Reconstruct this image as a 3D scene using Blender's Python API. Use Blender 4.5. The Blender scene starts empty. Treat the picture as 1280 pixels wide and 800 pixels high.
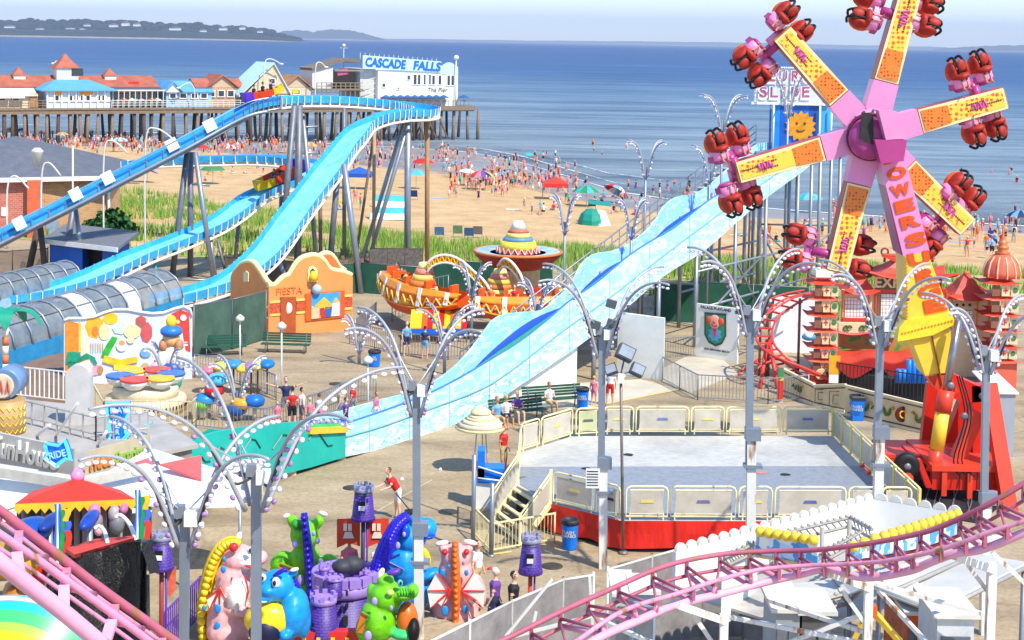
import bpy, bmesh, math, random
from mathutils import Vector, Matrix, Euler, kdtree
R=math.radians
random.seed(7)
sc=bpy.context.scene; HAZE=True
# ---------------- camera, sky, sun, exposure ----------------
F=2000.0; W0=1280.0; PITCH=R(3.5); ROLL=R(1.0); HOR=52.0
PY0=HOR+F*math.tan(PITCH)
CAM=Vector((0,0,16))
RM=(Euler((math.pi/2-PITCH,0,0)).to_matrix() @ Matrix.Rotation(ROLL,3,'Z'))
cd=bpy.data.cameras.new('camera'); co=bpy.data.objects.new('camera',cd); sc.collection.objects.link(co)
co.matrix_world=Matrix.Translation(CAM) @ RM.to_4x4()
cd.sensor_width=36; cd.lens=36*F/W0; cd.shift_y=-(400-PY0)/W0; cd.clip_start=0.5; cd.clip_end=90000
sc.camera=co
SUN_EL=R(52); SUN_AZ=R(138)   # azimuth clockwise from +Y
w=bpy.data.worlds.new('World'); sc.world=w; w.use_nodes=True
nt=w.node_tree; bg=nt.nodes['Background']; sk=nt.nodes.new('ShaderNodeTexSky'); sk.sky_type='NISHITA'
sk.sun_disc=False; sk.sun_elevation=SUN_EL; sk.sun_rotation=SUN_AZ; sk.altitude=0; sk.air_density=1.0; sk.dust_density=0.15; sk.ozone_density=6.0
nt.links.new(sk.outputs[0],bg.inputs[0]); bg.inputs[1].default_value=0.14
sl=bpy.data.lights.new('sun','SUN'); so=bpy.data.objects.new('sun',sl); sc.collection.objects.link(so)
sl.energy=3.1; sl.angle=R(0.6); sl.color=(1,0.94,0.82)
sd=Vector((math.sin(SUN_AZ)*math.cos(SUN_EL),math.cos(SUN_AZ)*math.cos(SUN_EL),math.sin(SUN_EL)))
so.rotation_euler=sd.to_track_quat('Z','Y').to_euler()
sc.view_settings.view_transform='Standard'; sc.view_settings.look='None'; sc.view_settings.gamma=1; sc.view_settings.exposure=0.95
sc.cycles.max_bounces=5; sc.cycles.transparent_max_bounces=12; sc.cycles.volume_bounces=0
# ---------------- helpers ----------------
def ray(px,py):
    return RM @ Vector(((px-640)/F,-(py-PY0)/F,-1))
def A(px,py,D):            # the point seen at (px,py) of the reference grid at depth D
    d=ray(px,py); return CAM+d*(D/d.y)
def G(px,py,z=0.0):        # ... on the level z
    d=ray(px,py); return CAM+d*((z-CAM.z)/d.z)
def PLN(px,py,a,b):        # ... on the upright plane through ground points a,b
    d=ray(px,py); n=Vector((b.y-a.y,-(b.x-a.x),0)); t=(a-CAM).dot(n)/d.dot(n); return CAM+d*t
def V(*a): return Vector(a)
C=sc.collection
def s2l(c):
    c=c/255.0
    return c/12.92 if c<=0.04045 else ((c+0.055)/1.055)**2.4
MATS={}
def M(rgb,rough=.55,metal=0.,var=.12,scale=3.,bump=0.,bscale=30.,alpha=1.,spec=.4,emit=0.,trans=0.,rust=0.,name=None):
    if isinstance(rgb,str): return MATS[rgb]
    key=name or (rgb,rough,metal,var,scale,bump,alpha,rust)
    if key in MATS: return MATS[key]
    m=bpy.data.materials.new('paint' if not name else name); m.use_nodes=True
    t=m.node_tree; b=t.nodes['Principled BSDF']; L=t.links.new
    col=(s2l(rgb[0]),s2l(rgb[1]),s2l(rgb[2]),1)
    b.inputs['Roughness'].default_value=rough; b.inputs['Metallic'].default_value=metal
    b.inputs['Specular IOR Level'].default_value=spec; b.inputs['Alpha'].default_value=alpha
    tc=t.nodes.new('ShaderNodeTexCoord'); n=t.nodes.new('ShaderNodeTexNoise'); n.inputs['Scale'].default_value=scale; n.inputs['Detail'].default_value=6; n.inputs['Roughness'].default_value=.65
    L(tc.outputs['Object'],n.inputs['Vector'])
    mx=t.nodes.new('ShaderNodeMix'); mx.data_type='RGBA'
    mr=t.nodes.new('ShaderNodeMapRange'); mr.inputs[1].default_value=.3; mr.inputs[2].default_value=.7
    L(n.outputs[0],mr.inputs[0]); L(mr.outputs[0],mx.inputs[0])
    mx.inputs[6].default_value=(col[0]*(1-var*1.6),col[1]*(1-var*1.6),col[2]*(1-var*1.5),1)
    mx.inputs[7].default_value=(min(1,col[0]*(1+var)),min(1,col[1]*(1+var)),min(1,col[2]*(1+var)),1)
    out=mx.outputs[2]
    if rust>0:
        n2=t.nodes.new('ShaderNodeTexNoise'); n2.inputs['Scale'].default_value=1.7; n2.inputs['Detail'].default_value=8
        mp=t.nodes.new('ShaderNodeMapping'); mp.inputs['Scale'].default_value=(3,3,.6); L(tc.outputs['Object'],mp.inputs[0]); L(mp.outputs[0],n2.inputs['Vector'])
        r2=t.nodes.new('ShaderNodeMapRange'); r2.inputs[1].default_value=.62-.1*rust; r2.inputs[2].default_value=.72-.1*rust; L(n2.outputs[0],r2.inputs[0])
        m2=t.nodes.new('ShaderNodeMix'); m2.data_type='RGBA'; L(r2.outputs[0],m2.inputs[0]); L(out,m2.inputs[6]); m2.inputs[7].default_value=(.32,.15,.06,1); out=m2.outputs[2]
    L(out,b.inputs['Base Color'])
    if emit>0:
        L(out,b.inputs['Emission Color']); b.inputs['Emission Strength'].default_value=emit
    if bump>0:
        n3=t.nodes.new('ShaderNodeTexNoise'); n3.inputs['Scale'].default_value=bscale; n3.inputs['Detail'].default_value=5; L(tc.outputs['Object'],n3.inputs['Vector'])
        bp=t.nodes.new('ShaderNodeBump'); bp.inputs['Strength'].default_value=bump; bp.inputs['Distance'].default_value=.05; L(n3.outputs[0],bp.inputs['Height']); L(bp.outputs[0],b.inputs['Normal'])
    MATS[key]=m; return m
def nodes(m): return m.node_tree, m.node_tree.nodes['Principled BSDF']
class MB:
    def __init__(s,m=None): s.v=[];s.f=[];s.mi=[];s.ms=[];s.sm=[];s.c=0; s.x=None
    def m(s,mat):
        if mat not in s.ms: s.ms.append(mat)
        s.c=s.ms.index(mat); return s
    def add(s,vs,fs,smooth=False):
        o=len(s.v)
        for p in vs: s.v.append(tuple(p))
        for f in fs: s.f.append(tuple(i+o for i in f)); s.mi.append(s.c); s.sm.append(smooth)
        return s
    def box(s,c,d,rz=0.,rot=None):
        x,y,z=d[0]/2,d[1]/2,d[2]/2; r=rot if rot is not None else Matrix.Rotation(rz,3,'Z')
        c=Vector(c); vs=[c+r@Vector((a*x,b*y,e*z)) for e in(-1,1) for b in(-1,1) for a in(-1,1)]
        return s.add(vs,[(0,2,3,1),(4,5,7,6),(0,1,5,4),(2,6,7,3),(0,4,6,2),(1,3,7,5)])
    def bar(s,a,b,w,h,up=None):      # rectangular bar a->b, w sideways, h along up
        a=Vector(a);b=Vector(b);d=(b-a); 
        if d.length<1e-6: return s
        d.normalize(); up=Vector(up) if up is not None else Vector((0,0,1))
        if abs(d.dot(up))>.985: up=Vector((0,1,0)) if abs(d.y)<.9 else Vector((1,0,0))
        sx=d.cross(up).normalized(); u=sx.cross(d)
        vs=[p+sx*(i*w/2)+u*(j*h/2) for p in(a,b) for j in(-1,1) for i in(-1,1)]
        return s.add(vs,[(0,2,3,1),(4,5,7,6),(0,1,5,4),(2,6,7,3),(0,4,6,2),(1,3,7,5)])
    def tube(s,a,b,r,r2=None,n=8): return s.path([a,b],[r,r if r2 is None else r2],n)
    def path(s,pts,r,n=8,caps=True,closed=False):
        pts=[Vector(p) for p in pts]; N=len(pts)
        if not isinstance(r,(list,tuple)): r=[r]*N
        o=len(s.v); pu=None
        for i,p in enumerate(pts):
            if closed: d=pts[(i+1)%N]-pts[i-1]
            else: d=pts[min(i+1,N-1)]-pts[max(i-1,0)]
            if d.length<1e-9: d=Vector((0,0,1))
            d.normalize()
            if pu is None: pu=Vector((0,0,1)) if abs(d.z)<.9 else Vector((1,0,0))
            sx=d.cross(pu)
            if sx.length<1e-5: sx=d.cross(Vector((.3,.9,.1)))
            sx.normalize(); u=sx.cross(d).normalized(); pu=u
            for k in range(n):
                a=2*math.pi*k/n; s.v.append(tuple(p+(sx*math.cos(a)+u*math.sin(a))*r[i]))
        for i in range(N if closed else N-1):
            j=(i+1)%N
            for k in range(n):
                k2=(k+1)%n; s.f.append((o+i*n+k,o+j*n+k,o+j*n+k2,o+i*n+k2)); s.mi.append(s.c); s.sm.append(n>5)
        if caps and not closed:
            s.f.append(tuple(o+k for k in range(n))); s.mi.append(s.c); s.sm.append(False)
            s.f.append(tuple(o+(N-1)*n+k for k in range(n-1,-1,-1))); s.mi.append(s.c); s.sm.append(False)
        return s
    def lathe(s,base,prof,n=16,ax=None,smooth=True,ph=0,sx=1,sy=1):
        base=Vector(base); q=Vector(ax if ax is not None else (0,0,1)).to_track_quat('Z','Y').to_matrix(); o=len(s.v)
        for r,z in prof:
            for k in range(n):
                a=2*math.pi*k/n+ph; s.v.append(tuple(base+q@Vector((r*math.cos(a)*sx,r*math.sin(a)*sy,z))))
        for i in range(len(prof)-1):
            for k in range(n):
                k2=(k+1)%n; s.f.append((o+i*n+k,o+i*n+k2,o+(i+1)*n+k2,o+(i+1)*n+k)); s.mi.append(s.c); s.sm.append(smooth)
        if prof[0][0]>1e-4: s.f.append(tuple(o+k for k in range(n-1,-1,-1))); s.mi.append(s.c); s.sm.append(False)
        if prof[-1][0]>1e-4: s.f.append(tuple(o+(len(prof)-1)*n+k for k in range(n))); s.mi.append(s.c); s.sm.append(False)
        return s
    def ell(s,c,r,rot=None,nu=12,nv=8):
        c=Vector(c); 
        if not isinstance(r,(list,tuple,Vector)): r=(r,r,r)
        rot=rot if rot is not None else Matrix.Identity(3); o=len(s.v)
        s.v.append(tuple(c+rot@Vector((0,0,-r[2]))))
        for i in range(1,nv):
            t=-math.pi/2+math.pi*i/nv
            for k in range(nu):
                a=2*math.pi*k/nu; s.v.append(tuple(c+rot@Vector((r[0]*math.cos(t)*math.cos(a),r[1]*math.cos(t)*math.sin(a),r[2]*math.sin(t)))))
        s.v.append(tuple(c+rot@Vector((0,0,r[2])))); top=len(s.v)-1
        for k in range(nu):
            k2=(k+1)%nu; s.f.append((o,o+1+k2,o+1+k)); s.f.append((top,o+1+(nv-2)*nu+k,o+1+(nv-2)*nu+k2)); s.mi+=[s.c]*2; s.sm+=[True]*2
        for i in range(nv-2):
            for k in range(nu):
                k2=(k+1)%nu; b=o+1+i*nu; s.f.append((b+k,b+k2,b+nu+k2,b+nu+k)); s.mi.append(s.c); s.sm.append(True)
        return s
    def prism(s,pts,off):            # planar outline extruded by off
        pts=[Vector(p) for p in pts]; off=Vector(off); n=len(pts)
        vs=pts+[p+off for p in pts]
        return s.add(vs,[tuple(range(n))[::-1],tuple(range(n,2*n))]+[(i,(i+1)%n,(i+1)%n+n,i+n) for i in range(n)])
    def quad(s,*p): return s.add(p,[tuple(range(len(p)))])
    def strip(s,a,b,smooth=False):
        n=len(a); return s.add(list(a)+list(b),[(i,i+1,n+i+1,n+i) for i in range(n-1)],smooth)
    def slab(s,a,b,off,smooth=False):      # thick strip between curves a and b, thickness vector off
        off=Vector(off); a=[Vector(p) for p in a]; b=[Vector(p) for p in b]; a2=[p+off for p in a]; b2=[p+off for p in b]
        s.strip(a,b,smooth); s.strip(b2,a2,smooth); s.strip(a2,a); s.strip(b,b2)
        s.quad(a[0],b[0],b2[0],a2[0]); s.quad(a[-1],a2[-1],b2[-1],b[-1]); return s
    def build(s,name,parent=None,mat=None):
        if not s.f: return None
        if mat is not None and not s.ms: s.ms=[mat]
        me=bpy.data.meshes.new(name); L=V(0,0,0)
        if parent is not None:
            r=parent
            while r.parent: r=r.parent
            L=r.location
        me.from_pydata([(x-L.x,y-L.y,z-L.z) for x,y,z in s.v],[],s.f)
        for q in s.ms: me.materials.append(q)
        me.polygons.foreach_set('material_index',s.mi); me.polygons.foreach_set('use_smooth',s.sm)
        bm=bmesh.new(); bm.from_mesh(me); bmesh.ops.recalc_face_normals(bm,faces=bm.faces); bm.to_mesh(me); bm.free()
        me.update(); return link(name,me,parent)
def link(name,me,parent=None):
    o=bpy.data.objects.new(name,me); C.objects.link(o)
    if parent is not None: o.parent=parent
    return o
def tag(o,label,cat,group=None,kind=None):
    if label: o['label']=label
    if cat: o['category']=cat
    if group: o['group']=group
    if kind: o['kind']=kind
    return o
def thing(name,label,cat,loc=(0,0,0),group=None):
    o=bpy.data.objects.new(name,None); o.empty_display_size=.3; C.objects.link(o); o.location=loc; return tag(o,label,cat,group)
KIDS={}
def copytree(o,parent=None,loc=None,rz=None,label=None,scale=None):
    c=o.copy(); C.objects.link(c); c.parent=parent
    if loc is not None: c.location=loc
    if rz is not None: c.rotation_euler=(0,0,rz)
    if scale is not None: c.scale=(scale,)*3 if not isinstance(scale,(tuple,list)) else scale
    if label: c['label']=label
    for k in kidsof(o): copytree(k,c)
    return c
def kidsof(o):
    if o.name not in KIDS: KIDS[o.name]=[x for x in list(C.objects) if x.parent==o]
    return KIDS[o.name]
def struct(name,mb,mat=None):
    o=mb.build(name,None,mat); o['kind']='structure'; return o
def solo(name,mb,label,cat,mat=None,group=None,kind=None):
    # one-mesh thing with its origin at its base
    xs=[p[0] for p in mb.v]; ys=[p[1] for p in mb.v]; zs=[p[2] for p in mb.v]
    o=mb.build(name,None,mat); c=V((min(xs)+max(xs))/2,(min(ys)+max(ys))/2,min(zs))
    o.data.transform(Matrix.Translation(-c)); o.location=c
    return tag(o,label,cat,group,kind)
DG=None
def evalmesh(ob):
    bpy.context.view_layer.update(); dg=bpy.context.evaluated_depsgraph_get()
    me=bpy.data.meshes.new_from_object(ob.evaluated_get(dg)); return me
def text_mesh(txt,size,ext=.01,bold=0.,shear=0.,space=1.0):
    cu=bpy.data.curves.new('txt','FONT'); cu.body=txt; cu.size=size; cu.extrude=ext; cu.offset=bold; cu.shear=shear; cu.space_character=space
    cu.align_x='CENTER'; cu.align_y='CENTER'; cu.resolution_u=3
    ob=bpy.data.objects.new('txt',cu); C.objects.link(ob); me=evalmesh(ob); C.objects.unlink(ob); bpy.data.objects.remove(ob); return me
def text(txt,pos,right,up,size,mat,parent=None,name='lettering',ext=.01,bold=0.,shear=0.,fit=None,hfit=None,space=1.0):
    me=text_mesh(txt,size,ext,bold,shear,space); me.materials.clear(); me.materials.append(mat)
    right=Vector(right).normalized(); up=Vector(up).normalized(); n=right.cross(up)
    if fit:
        xs=[v.co.x for v in me.vertices]; k=fit/(max(xs)-min(xs)); ky=1
        if hfit: ys=[v.co.y for v in me.vertices]; ky=hfit/(max(ys)-min(ys))
        me.transform(Matrix.Diagonal((k,ky if hfit else k,1,1)))
    mt=Matrix((right,up,n)).transposed().to_4x4(); L=V(0,0,0)
    if parent is not None:
        r=parent
        while r.parent: r=r.parent
        L=r.location
    me.transform(Matrix.Translation(Vector(pos)-L)@mt)
    return link(name,me,parent)
def fuse(mb,voxel,sm=2,keep=True,parent_loc=None):
    """merge overlapping lumps into one continuous skin; face colours follow the nearest lump"""
    me=bpy.data.meshes.new('fuse'); me.from_pydata(mb.v,[],mb.f)
    bm=bmesh.new(); bm.from_mesh(me); bmesh.ops.recalc_face_normals(bm,faces=bm.faces); bm.to_mesh(me); bm.free()
    ob=bpy.data.objects.new('fuse',me); C.objects.link(ob)
    r=ob.modifiers.new('r','REMESH'); r.mode='VOXEL'; r.voxel_size=voxel; r.use_smooth_shade=True
    if sm:
        s_=ob.modifiers.new('s','SMOOTH'); s_.factor=.6; s_.iterations=sm
    out=evalmesh(ob); C.objects.unlink(ob); bpy.data.objects.remove(ob)
    kd=kdtree.KDTree(len(mb.f)); 
    for i,f in enumerate(mb.f):
        c=V(0,0,0)
        for k in f: c+=Vector(mb.v[k])
        kd.insert(c/len(f),i)
    kd.balance(); out.materials.clear()
    for q in mb.ms: out.materials.append(q)
    for p in out.polygons:
        p.material_index=mb.mi[kd.find(p.center)[1]]; p.use_smooth=True
    return out
def lerp(a,b,t): return a+(b-a)*t
def interp(xs,ys,x):
    if x<=xs[0]: return ys[0]+(ys[1]-ys[0])*(x-xs[0])/(xs[1]-xs[0])
    for i in range(len(xs)-1):
        if x<=xs[i+1]: return lerp(ys[i],ys[i+1],(x-xs[i])/(xs[i+1]-xs[i]))
    return ys[-1]+(ys[-1]-ys[-2])*(x-xs[-1])/(xs[-1]-xs[-2])
def smoothpts(p,n=4):      # Catmull-Rom through tuples
    p=[Vector(q) for q in p]; out=[]
    for i in range(len(p)-1):
        a=p[max(i-1,0)];b=p[i];c=p[i+1];d=p[min(i+2,len(p)-1)]
        for k in range(n):
            t=k/n; out.append(.5*((2*b)+(c-a)*t+(2*a-5*b+4*c-d)*t*t+(3*b-a-3*c+d)*t**3))
    out.append(p[-1]); return out
# ---------------- palette ----------------
STEEL=M((150,156,165),.4,.5,.1,2,name='galvanised_steel')
STEELD=M((122,124,130),.5,.4,.15,2,name='dark_steel')
WHITE=M((236,235,228),.5,0,.05,1.5,name='white_paint')
WHITER=M((228,226,216),.55,0,.06,1.5,rust=.55,name='rusty_white_paint')
OFFW=M((215,212,202),.6,0,.1,1.5,name='off_white_paint')
CREAM=M((238,222,160),.5,0,.06,2,name='cream_paint')
CREAMP=M((232,214,170),.6,0,.06,1,name='cream_panel')
RED=M((205,30,22),.4,0,.08,1,name='red_paint')
ORANGE=M((230,95,25),.45,0,.1,1.5,name='orange_paint')
YELLOW=M((240,190,30),.45,0,.1,1,name='yellow_paint')
PINK=M((225,120,170),.4,0,.08,1,name='pink_paint')
PINKD=M((185,70,110),.4,0,.1,1,rust=.3,name='rose_paint')
BLUE=M((20,100,205),.45,0,.08,1.5,name='blue_paint')
CYAN=M((90,195,225),.35,0,.06,1,name='cyan_paint')
TEAL=M((30,175,160),.4,0,.08,1,name='teal_paint')
GREEN=M((30,110,70),.5,0,.1,1.5,name='green_paint')
DGREEN=M((25,75,55),.8,0,.15,2,name='green_cloth')
BLACK=M((18,18,20),.6,0,.2,4,name='black_rubber')
DARK=M((45,42,42),.7,0,.2,3,name='dark_timber')
WOOD=M((135,115,95),.8,0,.2,3,bump=.3,name='weathered_wood')
WOODD=M((88,74,64),.85,0,.25,3,bump=.3,name='dark_wood')
GLASSD=M((40,50,65),.12,0,.2,2,spec=.8,name='window_glass')
PURPLE=M((95,60,170),.5,0,.12,6,name='purple_paint')
# ---------------- ground, beach, sea, far shore, air ----------------
SX=[-220,-95,-50,-8,0,9,14,21,34,54,90,200]; SY=[330,300,296,275,256,222,203,192,184,172,158,130]
def Ysh(x): return interp(SX,SY,x)
DI=[(-90,150),(-45,128),(-33,120),(-20,113),(-5,110),(4,110),(15,106),(30,104),(60,100)]
DO=[(-90,190),(-45,178),(-35,168),(-20,152),(-10,138),(-3,132),(6,129),(15,123),(30,120),(60,114)]
def Ydi(x): return interp([a for a,b in DI],[b for a,b in DI],x)
def Ydo(x): return interp([a for a,b in DO],[b for a,b in DO],x)
SEA=-3.0
def gz(x,y):
    a=Ydi(x);b=Ydo(x);s=Ysh(x)
    if y<=a: return 0.0
    if y<=b:
        t=(y-a)/(b-a); return .7*math.sin(math.pi*min(1,t*1.15))*.6-1.0*t*t
    t=(y-b)/(s-b); return lerp(-1.0,SEA,t) + .06*math.sin(x*.21+y*.13)*(1-min(1,abs(t)))
def onsand(px,py):
    p=G(px,py,-1.5)
    for _ in range(12): p=G(px,py,gz(p.x,p.y))
    return p
# pavement
pav=bpy.data.materials.new('pavement'); pav.use_nodes=True
t,b=nodes(pav); L=t.links.new; tc=t.nodes.new('ShaderNodeTexCoord')
def noise(t,sc_,det=6,scv=None,rough=.6):
    n=t.nodes.new('ShaderNodeTexNoise'); n.inputs['Scale'].default_value=sc_; n.inputs['Detail'].default_value=det; n.inputs['Roughness'].default_value=rough
    tc=t.nodes.new('ShaderNodeTexCoord'); mp=t.nodes.new('ShaderNodeMapping'); mp.inputs['Scale'].default_value=scv or (1,1,1)
    t.links.new(tc.outputs['Object'],mp.inputs[0]); t.links.new(mp.outputs[0],n.inputs['Vector']); return n.outputs[0]
def ramp(t,fac,stops):
    r=t.nodes.new('ShaderNodeValToRGB'); e=r.color_ramp.elements
    while len(e)<len(stops): e.new(.5)
    for i,(p,c) in enumerate(stops): e[i].position=p; e[i].color=(s2l(c[0]),s2l(c[1]),s2l(c[2]),1)
    t.links.new(fac,r.inputs[0]); return r.outputs[0]
def mixc(t,fac,a,b_,mode='MIX'):
    m=t.nodes.new('ShaderNodeMix'); m.data_type='RGBA'; m.blend_type=mode
    for s,v in ((0,fac),(6,a),(7,b_)):
        if isinstance(v,(float,int)): m.inputs[s].default_value=v
        elif isinstance(v,tuple): m.inputs[s].default_value=(s2l(v[0]),s2l(v[1]),s2l(v[2]),1)
        else: t.links.new(v,m.inputs[s])
    return m.outputs[2]
def bump(t,b,h,st,dist):
    bp=t.nodes.new('ShaderNodeBump'); bp.inputs['Strength'].default_value=st; bp.inputs['Distance'].default_value=dist
    t.links.new(h,bp.inputs['Height']); t.links.new(bp.outputs[0],b.inputs['Normal'])
c1=ramp(t,noise(t,.22,7,(1,2.2,1)),[(.3,(136,118,92)),(.5,(170,150,118)),(.7,(190,170,137))])
c2=ramp(t,noise(t,6,5),[(.35,(150,150,150)),(.6,(255,255,255))])
c3=mixc(t,.35,c1,c2,'MULTIPLY')
vr=t.nodes.new('ShaderNodeTexVoronoi'); vr.feature='DISTANCE_TO_EDGE'; vr.inputs['Scale'].default_value=.11; tcv=t.nodes.new('ShaderNodeTexCoord'); nz=t.nodes.new('ShaderNodeVectorMath'); nz.operation='ADD'; L(tcv.outputs['Object'],nz.inputs[0]); nzz=t.nodes.new('ShaderNodeTexNoise'); nzz.inputs['Scale'].default_value=.5; nzz.inputs['Detail'].default_value=6; L(tcv.outputs['Object'],nzz.inputs['Vector']); L(nzz.outputs['Color'],nz.inputs[1]); L(nz.outputs[0],vr.inputs['Vector'])
c3=mixc(t,ramp(t,vr.outputs['Distance'],[(.0,(150,150,150)),(.012,(0,0,0))]),c3,(70,58,46))
c3=mixc(t,ramp(t,noise(t,1.1,7,(1,1.4,1),.75),[(.6,(0,0,0)),(.75,(140,140,140))]),c3,(92,80,66))
c4=mixc(t,ramp(t,noise(t,.09,4,(1,.5,1)),[(.55,(0,0,0)),(.62,(150,150,150))]),c3,(158,150,142))
L(c4,b.inputs['Base Color']); b.inputs['Roughness'].default_value=.85; bump(t,b,noise(t,18,4),.3,.02)
m=MB(); xs=[-220+10*i for i in range(43)]
m.strip([V(x,-60,0) for x in xs],[V(x,Ydi(x)+.4,0) for x in xs])
struct('boardwalk_ground',m,pav)
# sand
sm_=bpy.data.materials.new('sand'); sm_.use_nodes=True; t,b=nodes(sm_); L=t.links.new
at=t.nodes.new('ShaderNodeAttribute'); at.attribute_name='wet'
dry=ramp(t,noise(t,.35,8),[(.3,(184,148,102)),(.5,(200,165,116)),(.7,(212,180,132))])
dry=mixc(t,.25,dry,ramp(t,noise(t,3,5),[(.3,(170,150,120)),(.6,(255,255,255))]),'MULTIPLY')
wet=ramp(t,noise(t,.12,6,(.5,1.6,1)),[(.35,(126,116,112)),(.65,(152,140,132))])
ad=t.nodes.new('ShaderNodeMath'); ad.operation='MULTIPLY_ADD'; L(noise(t,.25,5),ad.inputs[0]); ad.inputs[1].default_value=.35; L(at.outputs['Fac'],ad.inputs[2])
wf=t.nodes.new('ShaderNodeMapRange'); wf.inputs[1].default_value=.5; wf.inputs[2].default_value=.72; L(ad.outputs[0],wf.inputs[0])
L(mixc(t,wf.outputs[0],dry,wet),b.inputs['Base Color'])
rr=t.nodes.new('ShaderNodeMapRange'); rr.inputs[3].default_value=.95; rr.inputs[4].default_value=.42; L(wf.outputs[0],rr.inputs[0]); L(rr.outputs[0],b.inputs['Roughness']); bump(t,b,noise(t,2.5,6),.6,.15)
xs=[-220+5*i for i in range(85)]; N=70; vs=[];wt=[]
for x in xs:
    a=Ydi(x)+.4; s=Ysh(x)
    for j in range(N):
        y=a+(s+25-a)*j/(N-1); z=gz(x,y) if y<s else SEA-(y-s)*.03
        vs.append((x,y,z-.004))
        # the tide line: wide wet flat left of centre, narrow on the right
        wd=interp([-220,-60,-5,9,20,54,200],[40,45,72,50,22,13,12],x)
        wt.append(max(0,min(1,1-(s-y)/wd)))
me=bpy.data.meshes.new('sand'); me.from_pydata(vs,[],[(i*N+j,(i+1)*N+j,(i+1)*N+j+1,i*N+j+1) for i in range(len(xs)-1) for j in range(N-1)])
me.materials.append(sm_); at_=me.attributes.new('wet','FLOAT','POINT'); at_.data.foreach_set('value',[0.9*min(1,2.6*q) for q in wt])
for p in me.polygons: p.use_smooth=True
o=link('beach_sand',me); o['kind']='structure'
# sea
wm=bpy.data.materials.new('water'); wm.use_nodes=True; t,b=nodes(wm); L=t.links.new
at=t.nodes.new('ShaderNodeAttribute'); at.attribute_name='deep'
deep=ramp(t,at.outputs['Fac'],[(0,(128,136,138)),(.25,(142,154,158)),(.44,(140,156,164)),(.58,(112,138,158)),(.7,(72,108,150)),(1,(50,86,138))])
st=ramp(t,noise(t,.02,7,(.22,1.6,1),.7),[(.36,(150,165,185)),(.5,(215,222,232)),(.64,(255,255,255))])
deep=mixc(t,.85,deep,st,'MULTIPLY'); deep=mixc(t,.6,deep,ramp(t,noise(t,.12,6,(.25,1.5,1),.7),[(.38,(150,165,180)),(.55,(255,255,255))]),'MULTIPLY')
fo=ramp(t,noise(t,.045,5,(.12,2.2,1)),[(.66,(0,0,0)),(.74,(90,90,90))])
deep=mixc(t,fo,deep,(205,215,222))
sf=t.nodes.new('ShaderNodeAttribute'); sf.attribute_name='surf'
sw=t.nodes.new('ShaderNodeMath'); sw.operation='MULTIPLY_ADD'; L(noise(t,.5,5),sw.inputs[0]); sw.inputs[1].default_value=.5; L(sf.outputs['Fac'],sw.inputs[2])
s2=t.nodes.new('ShaderNodeMapRange'); s2.inputs[1].default_value=.86; s2.inputs[2].default_value=1.05; L(sw.outputs[0],s2.inputs[0])
L(mixc(t,s2.outputs[0],deep,(240,242,240)),b.inputs['Base Color'])
b.inputs['Roughness'].default_value=.5; b.inputs['Specular IOR Level'].default_value=.22
nn=t.nodes.new('ShaderNodeMath'); nn.operation='ADD'; L(noise(t,.6,6,(.5,1.5,1)),nn.inputs[0]); L(noise(t,.08,4,(.3,1.4,1)),nn.inputs[1]); bump(t,b,nn.outputs[0],1,.6)
dd=[-6,-3,0,1.2,2.5,4,6,9,10.5,12,13.5,15,20,25,26.5,28,29.5,31,40,55,75,100,140,200,300,450,700,1200,2500,6000,15000,60000]
xs=[-60000,-20000,-6000,-2000,-700]+[-220+6*i for i in range(71)]+[700,2000,6000,20000,60000]
vs=[];dp=[];su=[]
for x in xs:
    xc=max(-220,min(200,x)); s=Ysh(xc); w1=1.2*math.sin(xc*.13)+.8*math.sin(xc*.31+1)
    for d in dd:
        br=1.0 if abs(d-1.2)<.1 else (.62+.25*math.sin(xc*.09+1.3) if abs(d-12)<.1 else (.5+.3*math.sin(xc*.11) if abs(d-28)<.1 else 0))
        zz=.32*br if d>5 and br>.3 else 0
        vs.append((x,s+d+(w1 if d>3 else w1*.4),SEA+.01+zz)); dp.append(min(1,max(0,(math.log10(max(d,1)+12)-1.1)/2.6))); su.append(br)
N=len(dd)
me=bpy.data.meshes.new('sea'); me.from_pydata(vs,[],[(i*N+j,(i+1)*N+j,(i+1)*N+j+1,i*N+j+1) for i in range(len(xs)-1) for j in range(N-1)])
me.materials.append(wm)
a_=me.attributes.new('deep','FLOAT','POINT'); a_.data.foreach_set('value',dp); a_=me.attributes.new('surf','FLOAT','POINT'); a_.data.foreach_set('value',su)
for p in me.polygons: p.use_smooth=True
o=link('sea',me); o['kind']='structure'
# far headland with woods and houses
HLM=M((18,40,36),.9,0,.5,.02,name='far_woods'); HLR=M((150,140,120),.9,0,.2,.02,name='far_shore_rock')
def headland(name,D,pts,depth,seed):
    rnd=random.Random(seed); m=MB(); pr=smoothpts([V(x,y,0) for x,y in pts],6)
    top=[];lo=[];mid=[];bk=[]
    for q in pr:
        p=A(q.x,q.y,D+depth*.5); j=rnd.uniform(-.06,.1)*(p.z-SEA)
        top.append(V(p.x,p.y,max(p.z+j,SEA+1))); g=A(q.x,q.y,D); lo.append(V(g.x,D+rnd.uniform(-60,60),SEA-2)); mid.append(V(g.x,D+depth*.15,SEA+max(2,(p.z-SEA)*.35))); bk.append(V(p.x*1.1,D+depth,SEA-2))
    m.m(HLR).strip(lo,[lerp(a,b_,.3) for a,b_ in zip(lo,mid)],True); m.m(HLM).strip([lerp(a,b_,.3) for a,b_ in zip(lo,mid)],mid,True).strip(mid,top,True).strip(top,bk,True)
    struct(name,m); return top,mid
hp=[(-60,25),(0,26),(20,27),(40,25.5),(60,27),(100,27),(140,28),(165,27.5),(200,29.5),(240,31),(290,33.5),(320,36),(340,39.5),(356,44),(372,47)]
top,mid=headland('wooded_headland',7800,hp,1900,3)
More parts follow.
